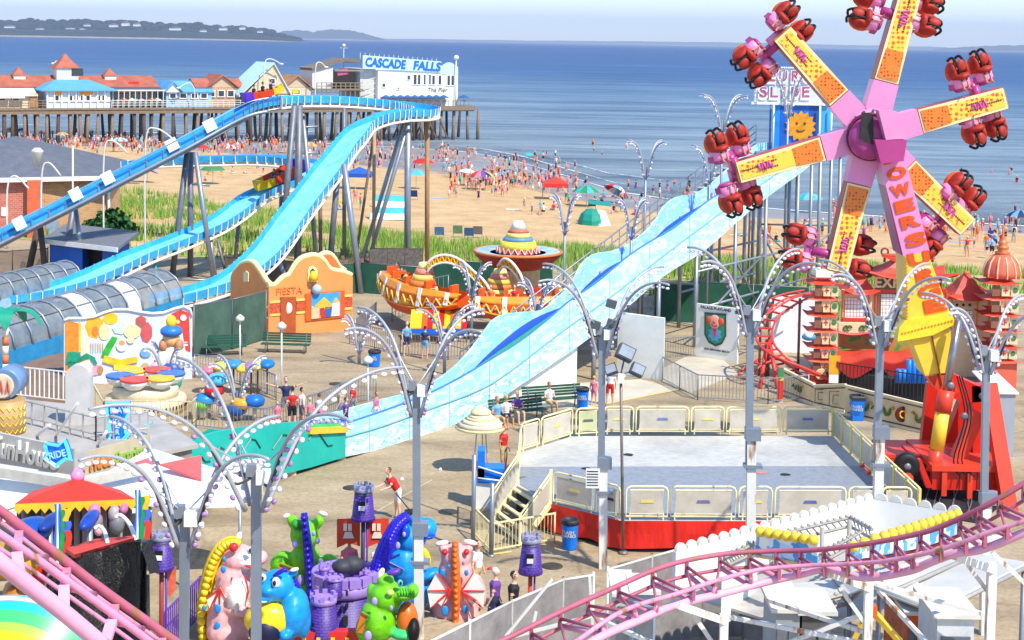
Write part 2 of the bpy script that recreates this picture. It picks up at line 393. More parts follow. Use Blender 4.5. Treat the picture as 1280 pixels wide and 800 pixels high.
headland('distant_headland',21000,[(345,42),(362,38),(385,39),(392,41),(400,38),(430,37.5),(448,40),(462,44),(480,48.5)],1500,4)
headland('faint_far_coast',34000,[(440,47.8),(560,49.2),(640,50.4),(760,51.4),(860,52.2),(980,54.5),(1100,57),(1180,58.8)],2000,5)
headland('right_far_coast',22000,[(1170,61),(1190,59.8),(1210,58.6),(1245,57.2),(1280,56.5),(1330,56)],1500,6)
# tree clumps along the ridge: one leafy mass nobody could count
rnd=random.Random(5); m=MB()
for i in range(420):
    k=rnd.uniform(0,len(top)-1.01); a=int(k); p=lerp(top[a],top[a+1],k-a); q=lerp(mid[a],mid[a+1],k-a); p=lerp(q,p,rnd.uniform(.2,1.02)); r=rnd.uniform(8,22)*(1.0 if a<len(top)-10 else .4)
    m.ell(p,(r*1.6,r,r*rnd.uniform(.5,.9)),None,6,4)
tag(m.build('far_forest',None,HLM),'dark wooded mass covering the headland across the bay','woods',None,'stuff')
rnd=random.Random(11)
HW=M((225,220,210),.8,0,.1,.01,name='far_house_wall'); HRf=M((110,100,95),.8,0,.1,.01,name='far_house_roof')
for i,(px,py,wpx,hpx) in enumerate([(109,33,5,3),(142,34,8,4),(157,32.5,7,5),(171,33,6,4),(219,38,12,4),(279,38,8,4),(303,37,5,4),(12,35,9,3),(50,37,6,2),(88,36.5,8,2),(104,37,5,2),(254,40,6,3),(325,41,5,3)]):
    D=7650; p=A(px,py,D); s=D/F; w_=wpx*s; h=hpx*s*.75; m=MB(); m.m(HW).box((p.x,D,p.z+h/2),(w_,60,h))
    r=thing('far_house','tiny white house on the far headland, '+['low at the left','left one of the middle cluster','tallest of the middle cluster','right end of the middle cluster','long pale one right of the cluster','broad one towards the right end','narrow one near the right tip','long low one at the extreme left','small one down at the left waterline','second one at the left waterline','third one at the left waterline','small one between the two right-hand houses','last one before the wooded tip'][i],'house',(p.x,D,p.z))
    m.build('wall',r); q=MB(); q.prism([(p.x-w_/2-1,D-32,p.z+h),(p.x+w_/2+1,D-32,p.z+h),(p.x,D-32,p.z+h*1.6)],(0,64,0)); q.build('roof',r,HRf)
# boats on the water
for (px,py,s,lab) in [(71,80,1.6,'small white motorboat on the sea above the pier roofs'),(421,48,1.2,'tiny white boat near the horizon right of the headland')]:
    p=G(px,py,SEA); k=s*4; m=MB(); m.m(WHITE); 
    hull=[(-.5,0),( -.45,.16),(.35,.16),(.5,.24),(.38,0)]
    m.prism([p+V(x*k,-.15*k,z*k) for x,z in hull],(0,.3*k,0)); m.prism([p+V(x*k,-.1*k,z*k) for x,z in [(-.15,.16),(.12,.16),(.05,.32),(-.13,.32)]],(0,.2*k,0))
    solo('motorboat',m,lab,'boat')
# the air
hz=bpy.data.materials.new('haze'); hz.use_nodes=True; t=hz.node_tree; t.nodes.clear(); ou=t.nodes.new('ShaderNodeOutputMaterial'); pv=t.nodes.new('ShaderNodeVolumePrincipled'); pv.inputs['Density'].default_value=.00005; pv.inputs['Color'].default_value=(.64,.74,.93,1); pv.inputs['Anisotropy'].default_value=0.0
t.links.new(pv.outputs[0],ou.inputs['Volume'])
if HAZE:
    m=MB(); m.box((0,0,300),(80000,76000,616)); o=m.build('haze',None,hz); tag(o,'pale blue sea haze over the bay','haze',None,'stuff')
# ---------------- the pier ----------------
PA=A(-60,139,260); PB=A(592,128,308); PA.z=0;PB.z=0
PE=(PB-PA).normalized(); PN=V(-PE.y,PE.x,0)      # along, and away from the beach side
if PN.y<0: PN=-PN
PZ=3.5
def pp(px,z=None,back=0.,py=None):      # point on the pier's front face, moved back
    q=PLN(px,py if py is not None else 130,PA,PB)
    return V(q.x,q.y,q.z if py is not None else (PZ if z is None else z))+PN*back
def pz(px,py,back=0.):                    # height of a pixel row on the (moved back) face
    return PLN(px,py,PA+PN*back,PB+PN*back).z
pier=thing('pier','long weathered timber pier on many piles running out over the beach and water','pier',tuple(pp(300,0)))
m=MB(); L0=(PB-PA).length
m.m(WOOD).prism([PA+V(0,0,PZ-.35),PB+V(0,0,PZ-.35),PB+PN*16+V(0,0,PZ-.35),PA+PN*16+V(0,0,PZ-.35)],(0,0,.35))
m.build('deck',pier)
m=MB(); m.m(WOOD).bar(PA+V(0,0,PZ-.75)-PN*.05,PB+V(0,0,PZ-.75)-PN*.05,.4,.5); m.bar(PA+V(0,0,PZ-.85)+PN*7,PB+V(0,0,PZ-.85)+PN*7,.4,.5)
m.build('edge_beam',pier)
rnd=random.Random(2); npl=46
for i in range(npl):
    px=-8+i*(596+8)/(npl-1)+rnd.uniform(-3,3)
    for bk in (.3,8+rnd.uniform(-1,1)):
        p=pp(px,PZ-.6,bk); lean=rnd.uniform(-.5,.5); m=MB(); m.m(WOODD if rnd.random()<.5 else WOOD).tube(p,V(p.x+lean,p.y,SEA-1.2),rnd.uniform(.2,.32),rnd.uniform(.28,.4),7); m.build('piling',pier)
m=MB(); m.m(M((120,80,60),.85,name='brown_timber'))
for px in range(448,560,14):
    a=pp(px,PZ-.8,.1); b=pp(px+14,SEA+.4,.1); m.bar(a,b,.15,.3); a=pp(px+14,PZ-.8,4.1); b=pp(px,SEA+.4,4.1); m.bar(a,b,.15,.3)
m.build('cross_bracing',pier)
m=MB(); m.m(OFFW)
for px in list(range(140,560,7)): p=pp(px,PZ,.2); m.bar(p,p+V(0,0,1.25),.09,.09)
for z in (.45,.85,1.25): m.bar(pp(140,PZ+z,.2),pp(560,PZ+z,.2),.08,.09)
m.build('railing',pier)
m=MB(); m.m(WOOD)
for px in list(range(0,60,9)): p=pp(px,PZ,.2); m.bar(p,p+V(0,0,1.3),.12,.12)
for z in (.45,.85,1.3): m.bar(pp(-10,PZ+z,.2),pp(58,PZ+z,.2),.09,.12)
m.build('timber_railing',pier)
RTILE=M((172,98,76),.8,0,.2,.6,bump=.4,name='red_roof_tiles'); BROOF=M((92,160,205),.6,0,.08,.6,name='blue_roof'); BRNR=M((165,120,85),.85,0,.2,.6,name='brown_roof')
def wallbox(root,x0,x1,z0,z1,b0,b1,mat,name='wall'):
    m=MB(); a=pp(x0,z0,b0); b=pp(x1,z0,b0); m.m(mat).prism([a,b,b+PN*(b1-b0),a+PN*(b1-b0)],(0,0,z1-z0)); return m.build(name,root)
def window(root,x0,x1,y0,y1,bk,mat=None,frame=None):
    a=pp(x0,0,bk-.04);b=pp(x1,0,bk-.04); za=pz(x0,y1,bk);zb=pz(x0,y0,bk)
    m=MB(); m.m(frame or WHITE); c=(a+b)/2; c.z=(za+zb)/2; w_=(b-a).length; h=zb-za
    for (u,v,ww,hh) in ((0,h/2,w_+.3,.14),(0,-h/2,w_+.3,.14),(-w_/2,0,.14,h),(w_/2,0,.14,h)): 
        q=c+PE*u+V(0,0,v); m.bar(q-PE*ww/2,q+PE*ww/2,.14,hh)
    f=m.build('window',root); m=MB(); m.m(mat or GLASSD).bar(c-PE*w_/2,c+PE*w_/2,.06,h); m.build('pane',f); return f
def gable(root,x0,x1,ze,zr,b0,b1,mat,along=True,over=.4,wallmat=None):
    m=MB(); m.m(mat)
    a=pp(x0,ze,b0)-PE*over; b=pp(x1,ze,b0)+PE*over; d=b1-b0
    if along:
        r0=(a+PN*d/2); r0.z=zr; r1=(b+PN*d/2); r1.z=zr
        m.prism([a-PN*over,r0,a+PN*(d+over),a+PN*(d+over)-V(0,0,.15),r0-V(0,0,.15),a-PN*over-V(0,0,.15)],b-a)
    else:
        r=(a+b)/2; r.z=zr
        m.prism([a-PN*over,r-PN*over,b-PN*over,b-PN*over-V(0,0,.2),r-PN*over-V(0,0,.25),a-PN*over-V(0,0,.2)],PN*(d+2*over))
    o=m.build('roof',root)
    if not along:
        m=MB(); a=pp(x0,ze-.1,b0); b=pp(x1,ze-.1,b0); r=(a+b)/2; r.z=zr-.2; m.m(wallmat or WHITE).prism([a,b,r],PN*d); m.build('gable_wall',root)
    return o
def hip(root,x0,x1,ze,zr,b0,b1,mat,over=.4,inset=.35):
    a=pp(x0,ze,b0)-PE*over-PN*over; b=pp(x1,ze,b0)+PE*over-PN*over; d=PN*(b1-b0+2*over); c=b+d; e=a+d; w_=(b-a).length
    r0=a+PE*w_*inset+d/2; r1=b-PE*w_*inset+d/2; r0.z=r1.z=zr; lo=V(0,0,-.18)
    m=MB(); m.m(mat).add([a,b,c,e,r0,r1,a+lo,b+lo,c+lo,e+lo],[(0,1,5,4),(1,2,5),(2,3,4,5),(3,0,4),(0,6,7,1),(1,7,8,2),(2,8,9,3),(3,9,6,0),(6,9,8,7)]); return m.build('roof',root)
# 1 long hall
r=thing('pier_hall','long pier hall with red tiled roof at the left end','pier building',tuple(pp(100)))
wallbox(r,-60,208,PZ,6.95,5.5,14,OFFW); ro=gable(r,-60,208,6.95,8.8,5.5,14,RTILE)
for (x,w_,y0,y1,y2) in ((38.5,16,83,94,101),(98,30,67,85,101),(154.5,16,85,94.5,101)):
    b=9.0; z2=pz(x,y2,b); z1=pz(x,y1,b); z0=pz(x,y0,b); p=pp(x,z2-.6,b); s=w_/2*(p.y/F)*.9
    m=MB(); m.m(OFFW).box(p+V(0,0,(z1-z2+.6)/2),(2*s,2*s,z1-z2+.6),math.atan2(PE.y,PE.x)); cu=m.build('cupola',ro)
    m=MB(); m.m(RTILE).lathe((p.x,p.y,z1),[(s*1.65,0),(s*1.55,.12),(s*.75,(z0-z1)*.5),(.06,z0-z1)],4,None,False,math.pi/4+math.atan2(PE.y,PE.x)); m.build('cupola_roof',ro)
    if w_>20:
        m=MB(); m.m(GLASSD); q=pp(103,0,b-s-.05); m.bar(q+PE*0+V(0,0,lerp(z2,z1,.7)),q+PE*2.0+V(0,0,lerp(z2,z1,.7)),.05,1.3); m.build('window',ro)
# 2 stall row at far left
r=thing('pier_stall','cream pier stall with white awnings beside the blue roofed pavilion','pier building',tuple(pp(25)))
wallbox(r,-20,49,PZ,pz(20,118,1.5),1.5,5,M((222,206,176),.7,name='cream_wall')); m=MB(); m.m(OFFW)
for a_,b_ in ((-5,14),(15,32)): 
    z=pz(10,116,1); m.prism([pp(a_,z,1.5),pp(a_,z-.9,.3),pp(b_,z-.9,.3),pp(b_,z,1.5)],V(0,0,.1))
m.build('awning',r); m=MB(); z=pz(20,111.5,3); m.m(OFFW).prism([pp(-20,z-1.1,.9),pp(49,z-1.1,.9),pp(49,z,4),pp(-20,z,4)],(0,0,.15)); m.build('roof',r)
for x in (5,22): window(r,x-4,x+4,120,127,1.4)
wallbox(r,40,50,PZ,pz(45,117,1.2),1.2,4,M((180,135,90),.8,name='brown_board'),'side_panel')
# 3 blue pavilion
r=thing('pier_pavilion','white pier pavilion with a light blue hipped roof and orange signs','pier building',tuple(pp(95)))
zt=pz(95,112.5,.6); wallbox(r,59,139,PZ,zt,.6,9,M((205,222,236),.6,name='pale_blue_wall')); hip(r,57,141,zt,pz(95,99.5,5),.6,9,BROOF,.8,.28)
for x in (72,89,96,104,111,124,131): window(r,x-2.8,x+2.8,119,127,.55)
m=MB(); m.m(WHITE)
for x in range(60,140,9): p=pp(x,PZ,.4); m.bar(p,p+V(0,0,zt-PZ),.22,.22)
for z in (1.2,): m.bar(pp(60,PZ+z,.4),pp(139,PZ+z,.4),.1,.15)
m.build('porch_posts',r)
for x,wd in ((74,7),(109,14)):
    m=MB(); m.m(M((240,150,30),.5,name='orange_sign')); a=pp(x-wd/2,pz(x,116,.3),.3); b=pp(x+wd/2,pz(x,116,.3),.3); m.bar(a,b,.1,.65); m.build('sign',r)
# 4 terrace
r=thing('pier_terrace','covered pier terrace with white posts and a red sign on its roof','terrace',tuple(pp(175)))
m=MB(); m.m(OFFW); zt=pz(175,113,.8)
for x in range(143,212,7): p=pp(x,PZ,.8); m.bar(p,p+V(0,0,zt-PZ),.13,.13)
m.bar(pp(141,zt,.8),pp(210,zt,.8),.2,.25); m.build('post_row',r)
m=MB(); m.m(M((90,85,95),.8,name='shade_cloth')).prism([pp(141,zt-.1,1),pp(210,zt-.1,1),pp(210,zt+.4,5.3),pp(141,zt+.4,5.3)],(0,0,.1)); m.build('roof',r)
m=MB(); m.m(M((225,50,30),.5,name='red_sign')); z=pz(180,106.5,6); m.bar(pp(174,z,6.2),pp(187,z,6.2),.15,1.3); m.build('sign',r)
rnd=random.Random(8)
for i in range(9):
    x=146+i*7+rnd.uniform(-2,2); c=[(240,170,150),(120,190,220),(235,120,90),(230,220,190),(90,160,210)][i%5]
    m=MB(); m.m(M(c,.8)); p=pp(x,PZ+1.1,1.4+rnd.uniform(0,1.5)); m.lathe(p,[(1.0,0),(.95,.12),(.05,.55)],8); m.m(OFFW).tube(p-V(0,0,1.1),p+V(0,0,.4),.04,n=5)
    solo('cafe_parasol',m,['salmon','light blue','orange red','beige','mid blue','salmon','light blue','orange red','beige'][i]+' café parasol on the pier terrace, '+['first','second','third','fourth','fifth','sixth','seventh','eighth','last'][i]+' from the left','parasol',group='parasols on the pier terrace')
# 5 small blue-roofed shop
r=thing('pier_shop','small blue roofed pier shop with a white gable at its left end','pier building',tuple(pp(238)))
zt=pz(238,114.5,1.5); wallbox(r,211,268,PZ,zt,1.5,8,M((150,185,215),.6,name='blue_wall')); gable(r,222,268,zt,pz(238,101,4.5),1.5,8,BROOF,True); gable(r,209,228,zt,pz(218,101.5,1.2),1.0,8,BROOF,False)
for x in (219,232,246,258): window(r,x-4,x+4,116.5,123,1.4)
# 6,7 red gabled
r=thing('pier_cabin','tan pier cabin with a red roof and a gable facing the beach','pier building',tuple(pp(280)))
zt=pz(280,109,2.5); wallbox(r,262,300,PZ,zt,2.5,8,M((190,150,110),.7,name='tan_wall')); gable(r,266,301,zt,pz(283,93,2.5),2.5,9,RTILE,False,.5,M((200,170,140),.7,name='tan_gable'))
gable(r,252,268,zt,pz(260,98,4),2.5,8,RTILE,True)
for x in (270,282,294): window(r,x-4,x+4,113,121,2.4)
r=thing('pier_kiosk','low red roofed pier kiosk just left of the tall gabled hut','pier building',tuple(pp(300)))
zt=pz(300,108,6); wallbox(r,292,312,PZ,zt,5,9,OFFW); gable(r,291,313,zt,pz(300,98,6),5,9,RTILE,True)
# 8 tall gable
r=thing('pier_gabled_hut','tall pier hut with a steep pale blue roof and a tan gable','pier building',tuple(pp(335)))
TAN=M((205,190,160),.75,name='tan_board'); zt=pz(335,117,1.5); zr=pz(345,79,1.5); wallbox(r,312,366,PZ,zt,1.5,9,TAN)
m=MB(); a=pp(312,zt,1.5); b=pp(367,zt-.3,1.5); t_=pp(345,zr,1.5); m.m(TAN).prism([a,b,t_],PN*8); m.build('gable_wall',r)
m=MB(); m.m(M((190,225,238),.6,name='pale_blue_roof')); m.prism([pp(302,zt-.3,1.2),t_-PN*.4+V(0,0,.15),t_-PN*.4+V(0,0,-.15),pp(302,zt-.6,1.2)],PN*9); m.m(OFFW).prism([t_-PN*.4+V(0,0,.15),pp(369,zt-.5,1.1),pp(369,zt-.8,1.1),t_-PN*.4+V(0,0,-.15)],PN*9); m.build('roof',r)
window(r,341,347,98,105,1.4)
m=MB(); m.m(DARK); a=pp(338,zt-1.2,1.3); m.bar(a,pp(352,zt-1.2,1.3),.1,1.3); m.build('sign',r)
# 9 brown gable
r=thing('pier_hut','small pier hut with a brown gabled roof beside the tall hut','pier building',tuple(pp(378)))
zt=pz(378,109,2.5); wallbox(r,364,396,PZ,zt,2.5,8,M((210,190,165),.7,name='buff_wall')); gable(r,362,393,zt,pz(374,93.5,2.5),2.5,8,BRNR,False,.5,M((200,175,145),.7)); window(r,373,381,112,118,2.4)
m=MB(); m.m(YELLOW).bar(pp(372,pz(378,114,2.3),2.3),pp(379,pz(378,114,2.3),2.3),.1,.8); m.build('sign',r)
# 10 annex with terraces
r=thing('pier_bar','open two level timber bar on the pier left of the white building','pier building',tuple(pp(425)))
z1=pz(425,111,1); z2=pz(425,86,1.5); wallbox(r,398,424,z1,pz(410,84,3),3,9,M((215,212,208),.7,name='grey_board'),'upper_wall')
m=MB(); m.m(M((120,108,98),.8,name='grey_shingle')).prism([pp(396,pz(397,85,2.5),2.5),pp(440,pz(438,72,2.5),2.5),pp(456,pz(456,74,2.5),2.5),pp(456,pz(456,79,2.5),2.5),pp(438,pz(438,77,2.5),2.5),pp(397,pz(397,88,2.5),2.5)],PN*6); m.build('roof',r)
m=MB(); m.m(WOOD).prism([pp(396,z1-.3,.6),pp(456,z1-.3,.6),pp(456,z1-.3,9),pp(396,z1-.3,9)],(0,0,.3)); m.build('upper_deck',r)
m=MB(); m.m(M((150,130,108),.8,name='timber_post'))
for x in range(398,457,6): p=pp(x,PZ,.8); m.bar(p,pp(x,z1+ (1.1 if x%12 else z2-z1),.8),.16,.16)
for z in (z1+.5,z1+1.1): m.bar(pp(397,z,.8),pp(456,z,.8),.1,.12)
m.bar(pp(420,z2-.3,.8),pp(456,z2-.3,.8),.2,.3); m.build('frame',r)
m=MB(); m.m(DARK).prism([pp(420,z1,3.2),pp(452,z1,3.2),pp(452,z2-.2,3.2),pp(420,z2-.2,3.2)],PN*.2); m.build('dark_interior',r)
m=MB(); m.m(M((190,80,120),.6)).bar(pp(424,pz(424,91,1),1),pp(437,pz(424,89,1),1),.1,1.1); m.build('banner',r)
m=MB(); m.m(OFFW)
for k in range(5): m.bar(pp(457,z1-.4-k*1.0+2,.5),pp(470,z1-.4-k*1.0+2+.5,.5),.1,.12)
m.build('stair_rails',r)
# 11 the white building
r=thing('pier_restaurant','white pier building with a pale blue roof sign in blue letters','pier building',tuple(pp(515)))
zt=pz(515,88,1); wallbox(r,475,575,PZ,zt,1,12,WHITE); wallbox(r,456,475,PZ,pz(465,86,2.2),2.2,12,M((200,198,190),.7),'side_wall')
m=MB(); m.m(M((196,232,244),.5,name='pale_cyan_board')); a=pp(455,0,.7);b=pp(553,0,.7)
m.prism([pp(455,pz(455,69,.7),.7),pp(553,pz(553,77,.7),.7),pp(553,pz(553,90.5,.7),.7),pp(455,pz(455,85.5,.7),.7)],PN*.3); sg=m.build('sign_board',r)
mid=lambda x,y: pp(x,pz(x,y,.62),.62)
BL=M((20,110,190),.5,0,.1,2,name='blue_lettering'); upv=V(0,0,1)
for wd,x0,x1 in (('CASCADE',457,508),('FALLS',517,552)):
    a=mid(x0,77.6+(x0-457)*.07); b=mid(x1,77.6+(x1-457)*.07); text(wd,(a+b)/2,(b-a),upv,3,BL,sg,'lettering',.05,.11,.15,(b-a).length,1.75)
m=MB(); m.m(M((190,215,230),.6)); pr=[]
for k in range(9):
    x=553+k*2.7; y=84-6*math.sin(math.pi*k/8); pr.append(pp(x,pz(x,y,.9),.9))
m.prism([pp(553,pz(553,93,.9),.9)]+pr+[pp(575,pz(575,93,.9),.9)],PN*.3); m.build('parapet',r)
for x,y0,y1,w_ in ((513,94,100,2),(521,93,106,2.2),(526,93,106,2),(533,93,106,1.5),(539.5,93,106,1.5),(544,94,106,2),(552,94,106,2),(563,94,107,2),(568,94,107,2),(482,104,109,2.2),(500,109,112,1.2)): window(r,x-w_,x+w_,y0,y1,.95)
m=MB(); m.m(OFFW)
for x in range(458,556,6): p=pp(x,pz(x,70+(x-455)*.08,3),3); m.tube(p-V(0,0,.5),p+V(0,0,.7),.06,n=5)
m.build('roof_stanchions',r)
text("The Pier",pp(549,pz(549,112.5,.9),.9),PE,upv,1,M((120,90,60),.7),r,'small_lettering',.02,0,.2,4.2)
m=MB(); p=pp(571,pz(571,93,.5),.5); m.m(WHITE).tube(V(p.x,p.y,PZ),V(p.x,p.y,pz(571,74,.5)),.12,n=6); m.ell(V(p.x,p.y,pz(571,72,.5)),.5,None,8,6); m.build('finial_lamp',r)
UMB=M((40,90,150),.8,0,.1,2,name='blue_canvas')
for i,x in enumerate(list(range(483,560,9))+[580]):
    m=MB(); p=pp(x,PZ,.2); p+=-PN*0; m.m(UMB).lathe(p+V(0,0,1.6),[(1.15,0),(.9,.15),(.05,.55)],8); m.m(STEEL).tube(p,p+V(0,0,2.1),.04,n=5)
    solo('patio_umbrella',m,'blue patio umbrella on the pier deck before the white building, '+['first','second','third','fourth','fifth','sixth','seventh','eighth','ninth','farthest right'][min(i,9)]+' along the row','umbrella',group='blue umbrellas on the pier deck')
m=MB(); m.m(WOOD)
for x in range(470,590,5): p=pp(x,PZ,-.3); m.bar(p,p+V(0,0,1.0),.1,.1)
m.bar(pp(468,PZ+1,-.3),pp(590,PZ+1,-.3),.1,.12); m.m(WOOD).prism([pp(468,PZ-.8,-.8),pp(592,PZ-.8,-.8),pp(592,PZ-.8,.2),pp(468,PZ-.8,.2)],(0,0,.8)); m.build('front_railing',pier)
m=MB(); p=pp(440,0,4); m.m(OFFW).tube(V(p.x,p.y,PZ),V(p.x,p.y,pz(440,55,4)),.1,.05,6); m.bar(V(p.x-.8,p.y,pz(440,60,4)),V(p.x+.8,p.y,pz(440,60,4)),.08,.08); m.ell(V(p.x,p.y,pz(440,57,4)),.35,None,6,5); solo('mast',m,'thin white mast with a crossbar above the pier bar','mast')
# lamp posts with curved arms on pier
for i,(x,yt,xe,lab) in enumerate([(242,104,222,'left of the small blue roofed shop'),(329,74,350,'in front of the tall gabled hut'),(393,78,406,'at the left end of the open bar')]):
    p=pp(x,0,-.4); zt=pz(x,yt,-.4); e=pp(xe,pz(xe,yt+6,-.4),-.4); m=MB(); m.m(OFFW).path(smoothpts([(p.x,p.y,PZ),(p.x,p.y,zt-1.2),tuple(lerp(V(p.x,p.y,zt),e,.35)+V(0,0,.35)),tuple(e)],5),.1,6); m.ell(e,(.5,.3,.2),None,6,4)
    solo('pier_lamp',m,'curved white lamp post on the pier '+lab,'street lamp')
# ---------------- generic: picket and mesh fences ----------------
def picket(name,label,pts,h=1.1,sp=.14,mat=None,r=.012,post=2.4,cat='fence',group=None,lo=.12):
    pts=[Vector(p) for p in pts]; t=thing(name,label,cat,tuple(pts[0]),group); m=MB(); m.m(mat or STEEL); q=MB(); q.m(mat or STEEL); U=V(0,0,1)
    for a,b in zip(pts[:-1],pts[1:]):
        L=(b-a).length; n=max(1,int(L/sp))
        q.bar(a+U*lo,b+U*lo,.035,.035); q.bar(a+U*h,b+U*h,.045,.045)
        for i in range(n+1):
            p=lerp(a,b,i/n); m.tube(p+U*lo,p+U*h,r,n=4)
        k=max(1,round(L/post))
        for i in range(k+1): p=lerp(a,b,i/k); q.tube(p,p+U*(h+.03),.03,n=6)
    m.build('bars',t); q.build('frame',t); return t
def meshfence(name,label,pts,h,mat,post=3,pm=None,toprail=True,cat='fence',low=0.05):
    pts=[Vector(p) for p in pts]; t=thing(name,label,cat,tuple(pts[0])); m=MB(); m.m(mat); q=MB(); q.m(pm or STEEL); U=V(0,0,1)
    for a,b in zip(pts[:-1],pts[1:]):
        n=max(2,int((b-a).length/.8)); d=(b-a).normalized().cross(U)
        A_=[lerp(a,b,i/n)+U*low+d*.05*math.sin(i*1.7) for i in range(n+1)]; B_=[lerp(a,b,i/n)+U*(h-.03*abs(math.sin(i*2.1))) for i in range(n+1)]
        m.slab(A_,B_,d*.02,True)
        if toprail: q.tube(a+U*h,b+U*h,.035,n=6)
        k=max(1,round((b-a).length/post))
        for i in range(k+1): p=lerp(a,b,i/k); q.tube(p,p+U*(h+.08),.04,n=6)
    m.build('screen',t); q.build('posts',t); return t
# ---------------- log flume ----------------
FB=M((60,170,228),.3,0,.18,1.5,name='flume_blue'); FBL=M((130,214,240),.3,0,.2,1.6,name='flume_pale_blue'); FBD=M((22,110,200),.3,0,.1,1,name='flume_deep_blue')  # noise in the two lighter blues paints water highlights into the colour
WTR=M((190,235,248),.15,0,.12,2.5,name='flume_water')
flume=thing('log_flume','big blue log flume ride with a lift hill and two long drops','log flume',tuple(G(300,360)))
def channel(pts,w,h,root,floor,wall,name='channel',lip=STEEL,inn=None):
    P=[Vector(p) for p in pts]; n=len(P); S=[]
    for i in range(n):
        d=P[min(i+1,n-1)]-P[max(i-1,0)]; d.z=0; d.normalize(); S.append(V(d.y,-d.x,0))
    U=V(0,0,1); m=MB()
    fl=[[P[i]+S[i]*(-w/2+w*k/4) for i in range(n)] for k in range(5)]
    m.m(floor)
    for k in range(4): m.strip(fl[k],fl[k+1],True)
    f=m.build(name,root)
    for sgn in (-1,1):
        m=MB(); m.m(wall); lo=[P[i]+S[i]*sgn*w/2-U*.12 for i in range(n)]; hi=[p+U*h+S[i]*sgn*.06 for i,p in enumerate(lo)]
        m.slab(lo,hi,V(0,0,0)+S[n//2]*sgn*.05,True); m.build('side_wall',root)
        m=MB(); m.m(lip).path([p+S[i]*sgn*.08-U*.25 for i,p in enumerate(lo)],.09,6)
        for i in range(0,n): m.bar(lo[i]+S[i]*sgn*.1-U*.3,hi[i]+S[i]*sgn*.1,.05,.05)
        m.build('side_rail',root)
    m=MB(); m.m(lip)
    for i in range(0,n,1): m.bar(P[i]-S[i]*(w/2+.1)-U*.2,P[i]+S[i]*(w/2+.1)-U*.2,.08,.12)
    m.build('cross_ties',root)
def trk(l,n=5): return smoothpts([A(x,y,D) for x,y,D in l],n)
# lift hill
lift=trk([(-40,318,99),(0,298,100),(80,258,101.5),(160,217,103),(240,176,104.5),(300,143,106),(325,132,106.5),(345,128,107)],4)
channel(lift,1.6,.62,flume,FBD,FB,'lift_channel')
top=trk([(345,128,107),(375,125.5,108),(420,126,109),(465,129,110),(500,133,110.5),(522,136.5,110),(534,139.5,109),(526,142.5,107.6),(505,143.5,107)],4)
channel(top,1.5,.45,flume,FB,FB,'top_channel',WHITE)
dr=trk([(505,143.5,107),(480,148,106.5),(455,160,106),(435,180,105),(418,203,104),(392,237,102),(366,271,100),(342,305,98),(318,331,96),(290,351,94.3),(250,366,93),(195,379,91.5)],4)
channel(dr,2.0,.5,flume,FBL,FB,'drop_channel',WHITE)
lp=trk([(160,206,124),(210,202,123),(270,200,122),(330,199.5,121),(375,204,119),(396,212,116),(384,221,113),(352,232,111.5),(318,247,110),(290,268,108),(262,285,106),(222,302,103.5),(170,322,100.5),(125,343,97),(80,360,94),(30,371,92),(-20,376,91)],4)
channel(lp,1.8,.45,flume,FBL,FB,'loop_channel',WHITE)
# white bands on the lift wall
for x in (15,85,125,205,252):
    p=A(x,292-(x)*.513,99.5+x*.0205); q=A(x+13,292-(x+13)*.513,99.5+(x+13)*.0205); d=(q-p); S=V(d.y,-d.x,0).normalized(); m=MB(); m.m(WHITE); o=S*(.93)
    m.bar(p+o+V(0,0,.2),q+o+V(0,0,.2),.05,.78); m.build('white_panel',flume)
m=MB(); m.m(FBD)
for i in range(len(lift)-1):
    d=lift[i+1]-lift[i]; S=V(d.y,-d.x,0).normalized(); m.bar(lerp(lift[i],lift[i+1],.08)+S*.9+V(0,0,.32),lerp(lift[i],lift[i+1],.92)+S*.9+V(0,0,.32),.04,.14)
m.build('wall_stripe',flume)
m=MB(); m.m(STEEL)
off=[p+V(-.3,-1.3,-.55) for p in lift]; m.path(off,.13,6); m.path([p+V(0,0,.9) for p in off],.03,5); m.build('walkway_rail',flume)
SUP=[(48,282,34,342,104,.22,WOODD),(50,282,58,342,103,.2,WOODD),(92,258,78,345,105,.22,STEELD),(94,258,106,350,103,.16,STEEL),(234,190,214,356,105,.2,STEELD),(238,190,238,350,106,.2,STEELD),(244,190,268,358,104,.17,STEEL),
(368,132,349,300,106,.2,STEELD),(374,132,372,330,107,.25,STEELD),(378,140,398,300,108,.16,STEEL),(400,215,401,320,112,.14,WOOD),(423,205,411,322,106,.2,STEELD),(430,205,453,378,100,.19,STEEL),(468,148,467,322,110,.12,M((185,150,110),.7,name='tan_pole')),
(508,142,447,336,108,.14,STEEL),(514,142,455,340,107,.14,STEEL),(510,146,509,352,107,.22,STEEL),(534,143,534,332,109,.16,M((165,125,85),.7,name='brown_pole')),(470,150,444,290,112,.1,WOOD),(430,130,432,190,112,.14,STEELD),
(196,375,193,386,92,.1,STEEL),(352,235,350,300,113,.16,STEELD),(300,262,293,335,110,.14,STEELD),(262,290,270,355,105,.14,STEEL),(272,300,284,345,105,.1,STEELD),(193,322,197,362,101,.1,TEAL),(340,320,300,372,99,.14,STEELD),(345,315,362,345,101,.14,STEEL)]
for (a,b,c,d,D,r,mt) in SUP:
    m=MB(); m.m(mt); bt=A(c,d,D); m.tube(A(a,b,D),V(bt.x,bt.y,min(bt.z,0.0)) if bt.z<1.2 else V(bt.x,bt.y,0),r,n=8); m.build('support',flume)
for (x0,y0,x1,y1,D) in [(455,315,505,315,108),(450,320,505,324,108),(240,230,262,232,105),(362,190,398,192,108),(215,350,266,350,104),(360,160,398,158,108)]: m=MB(); m.m(STEEL).tube(A(x0,y0,D),A(x1,y1,D),.08,n=6); m.build('cross_beam',flume)
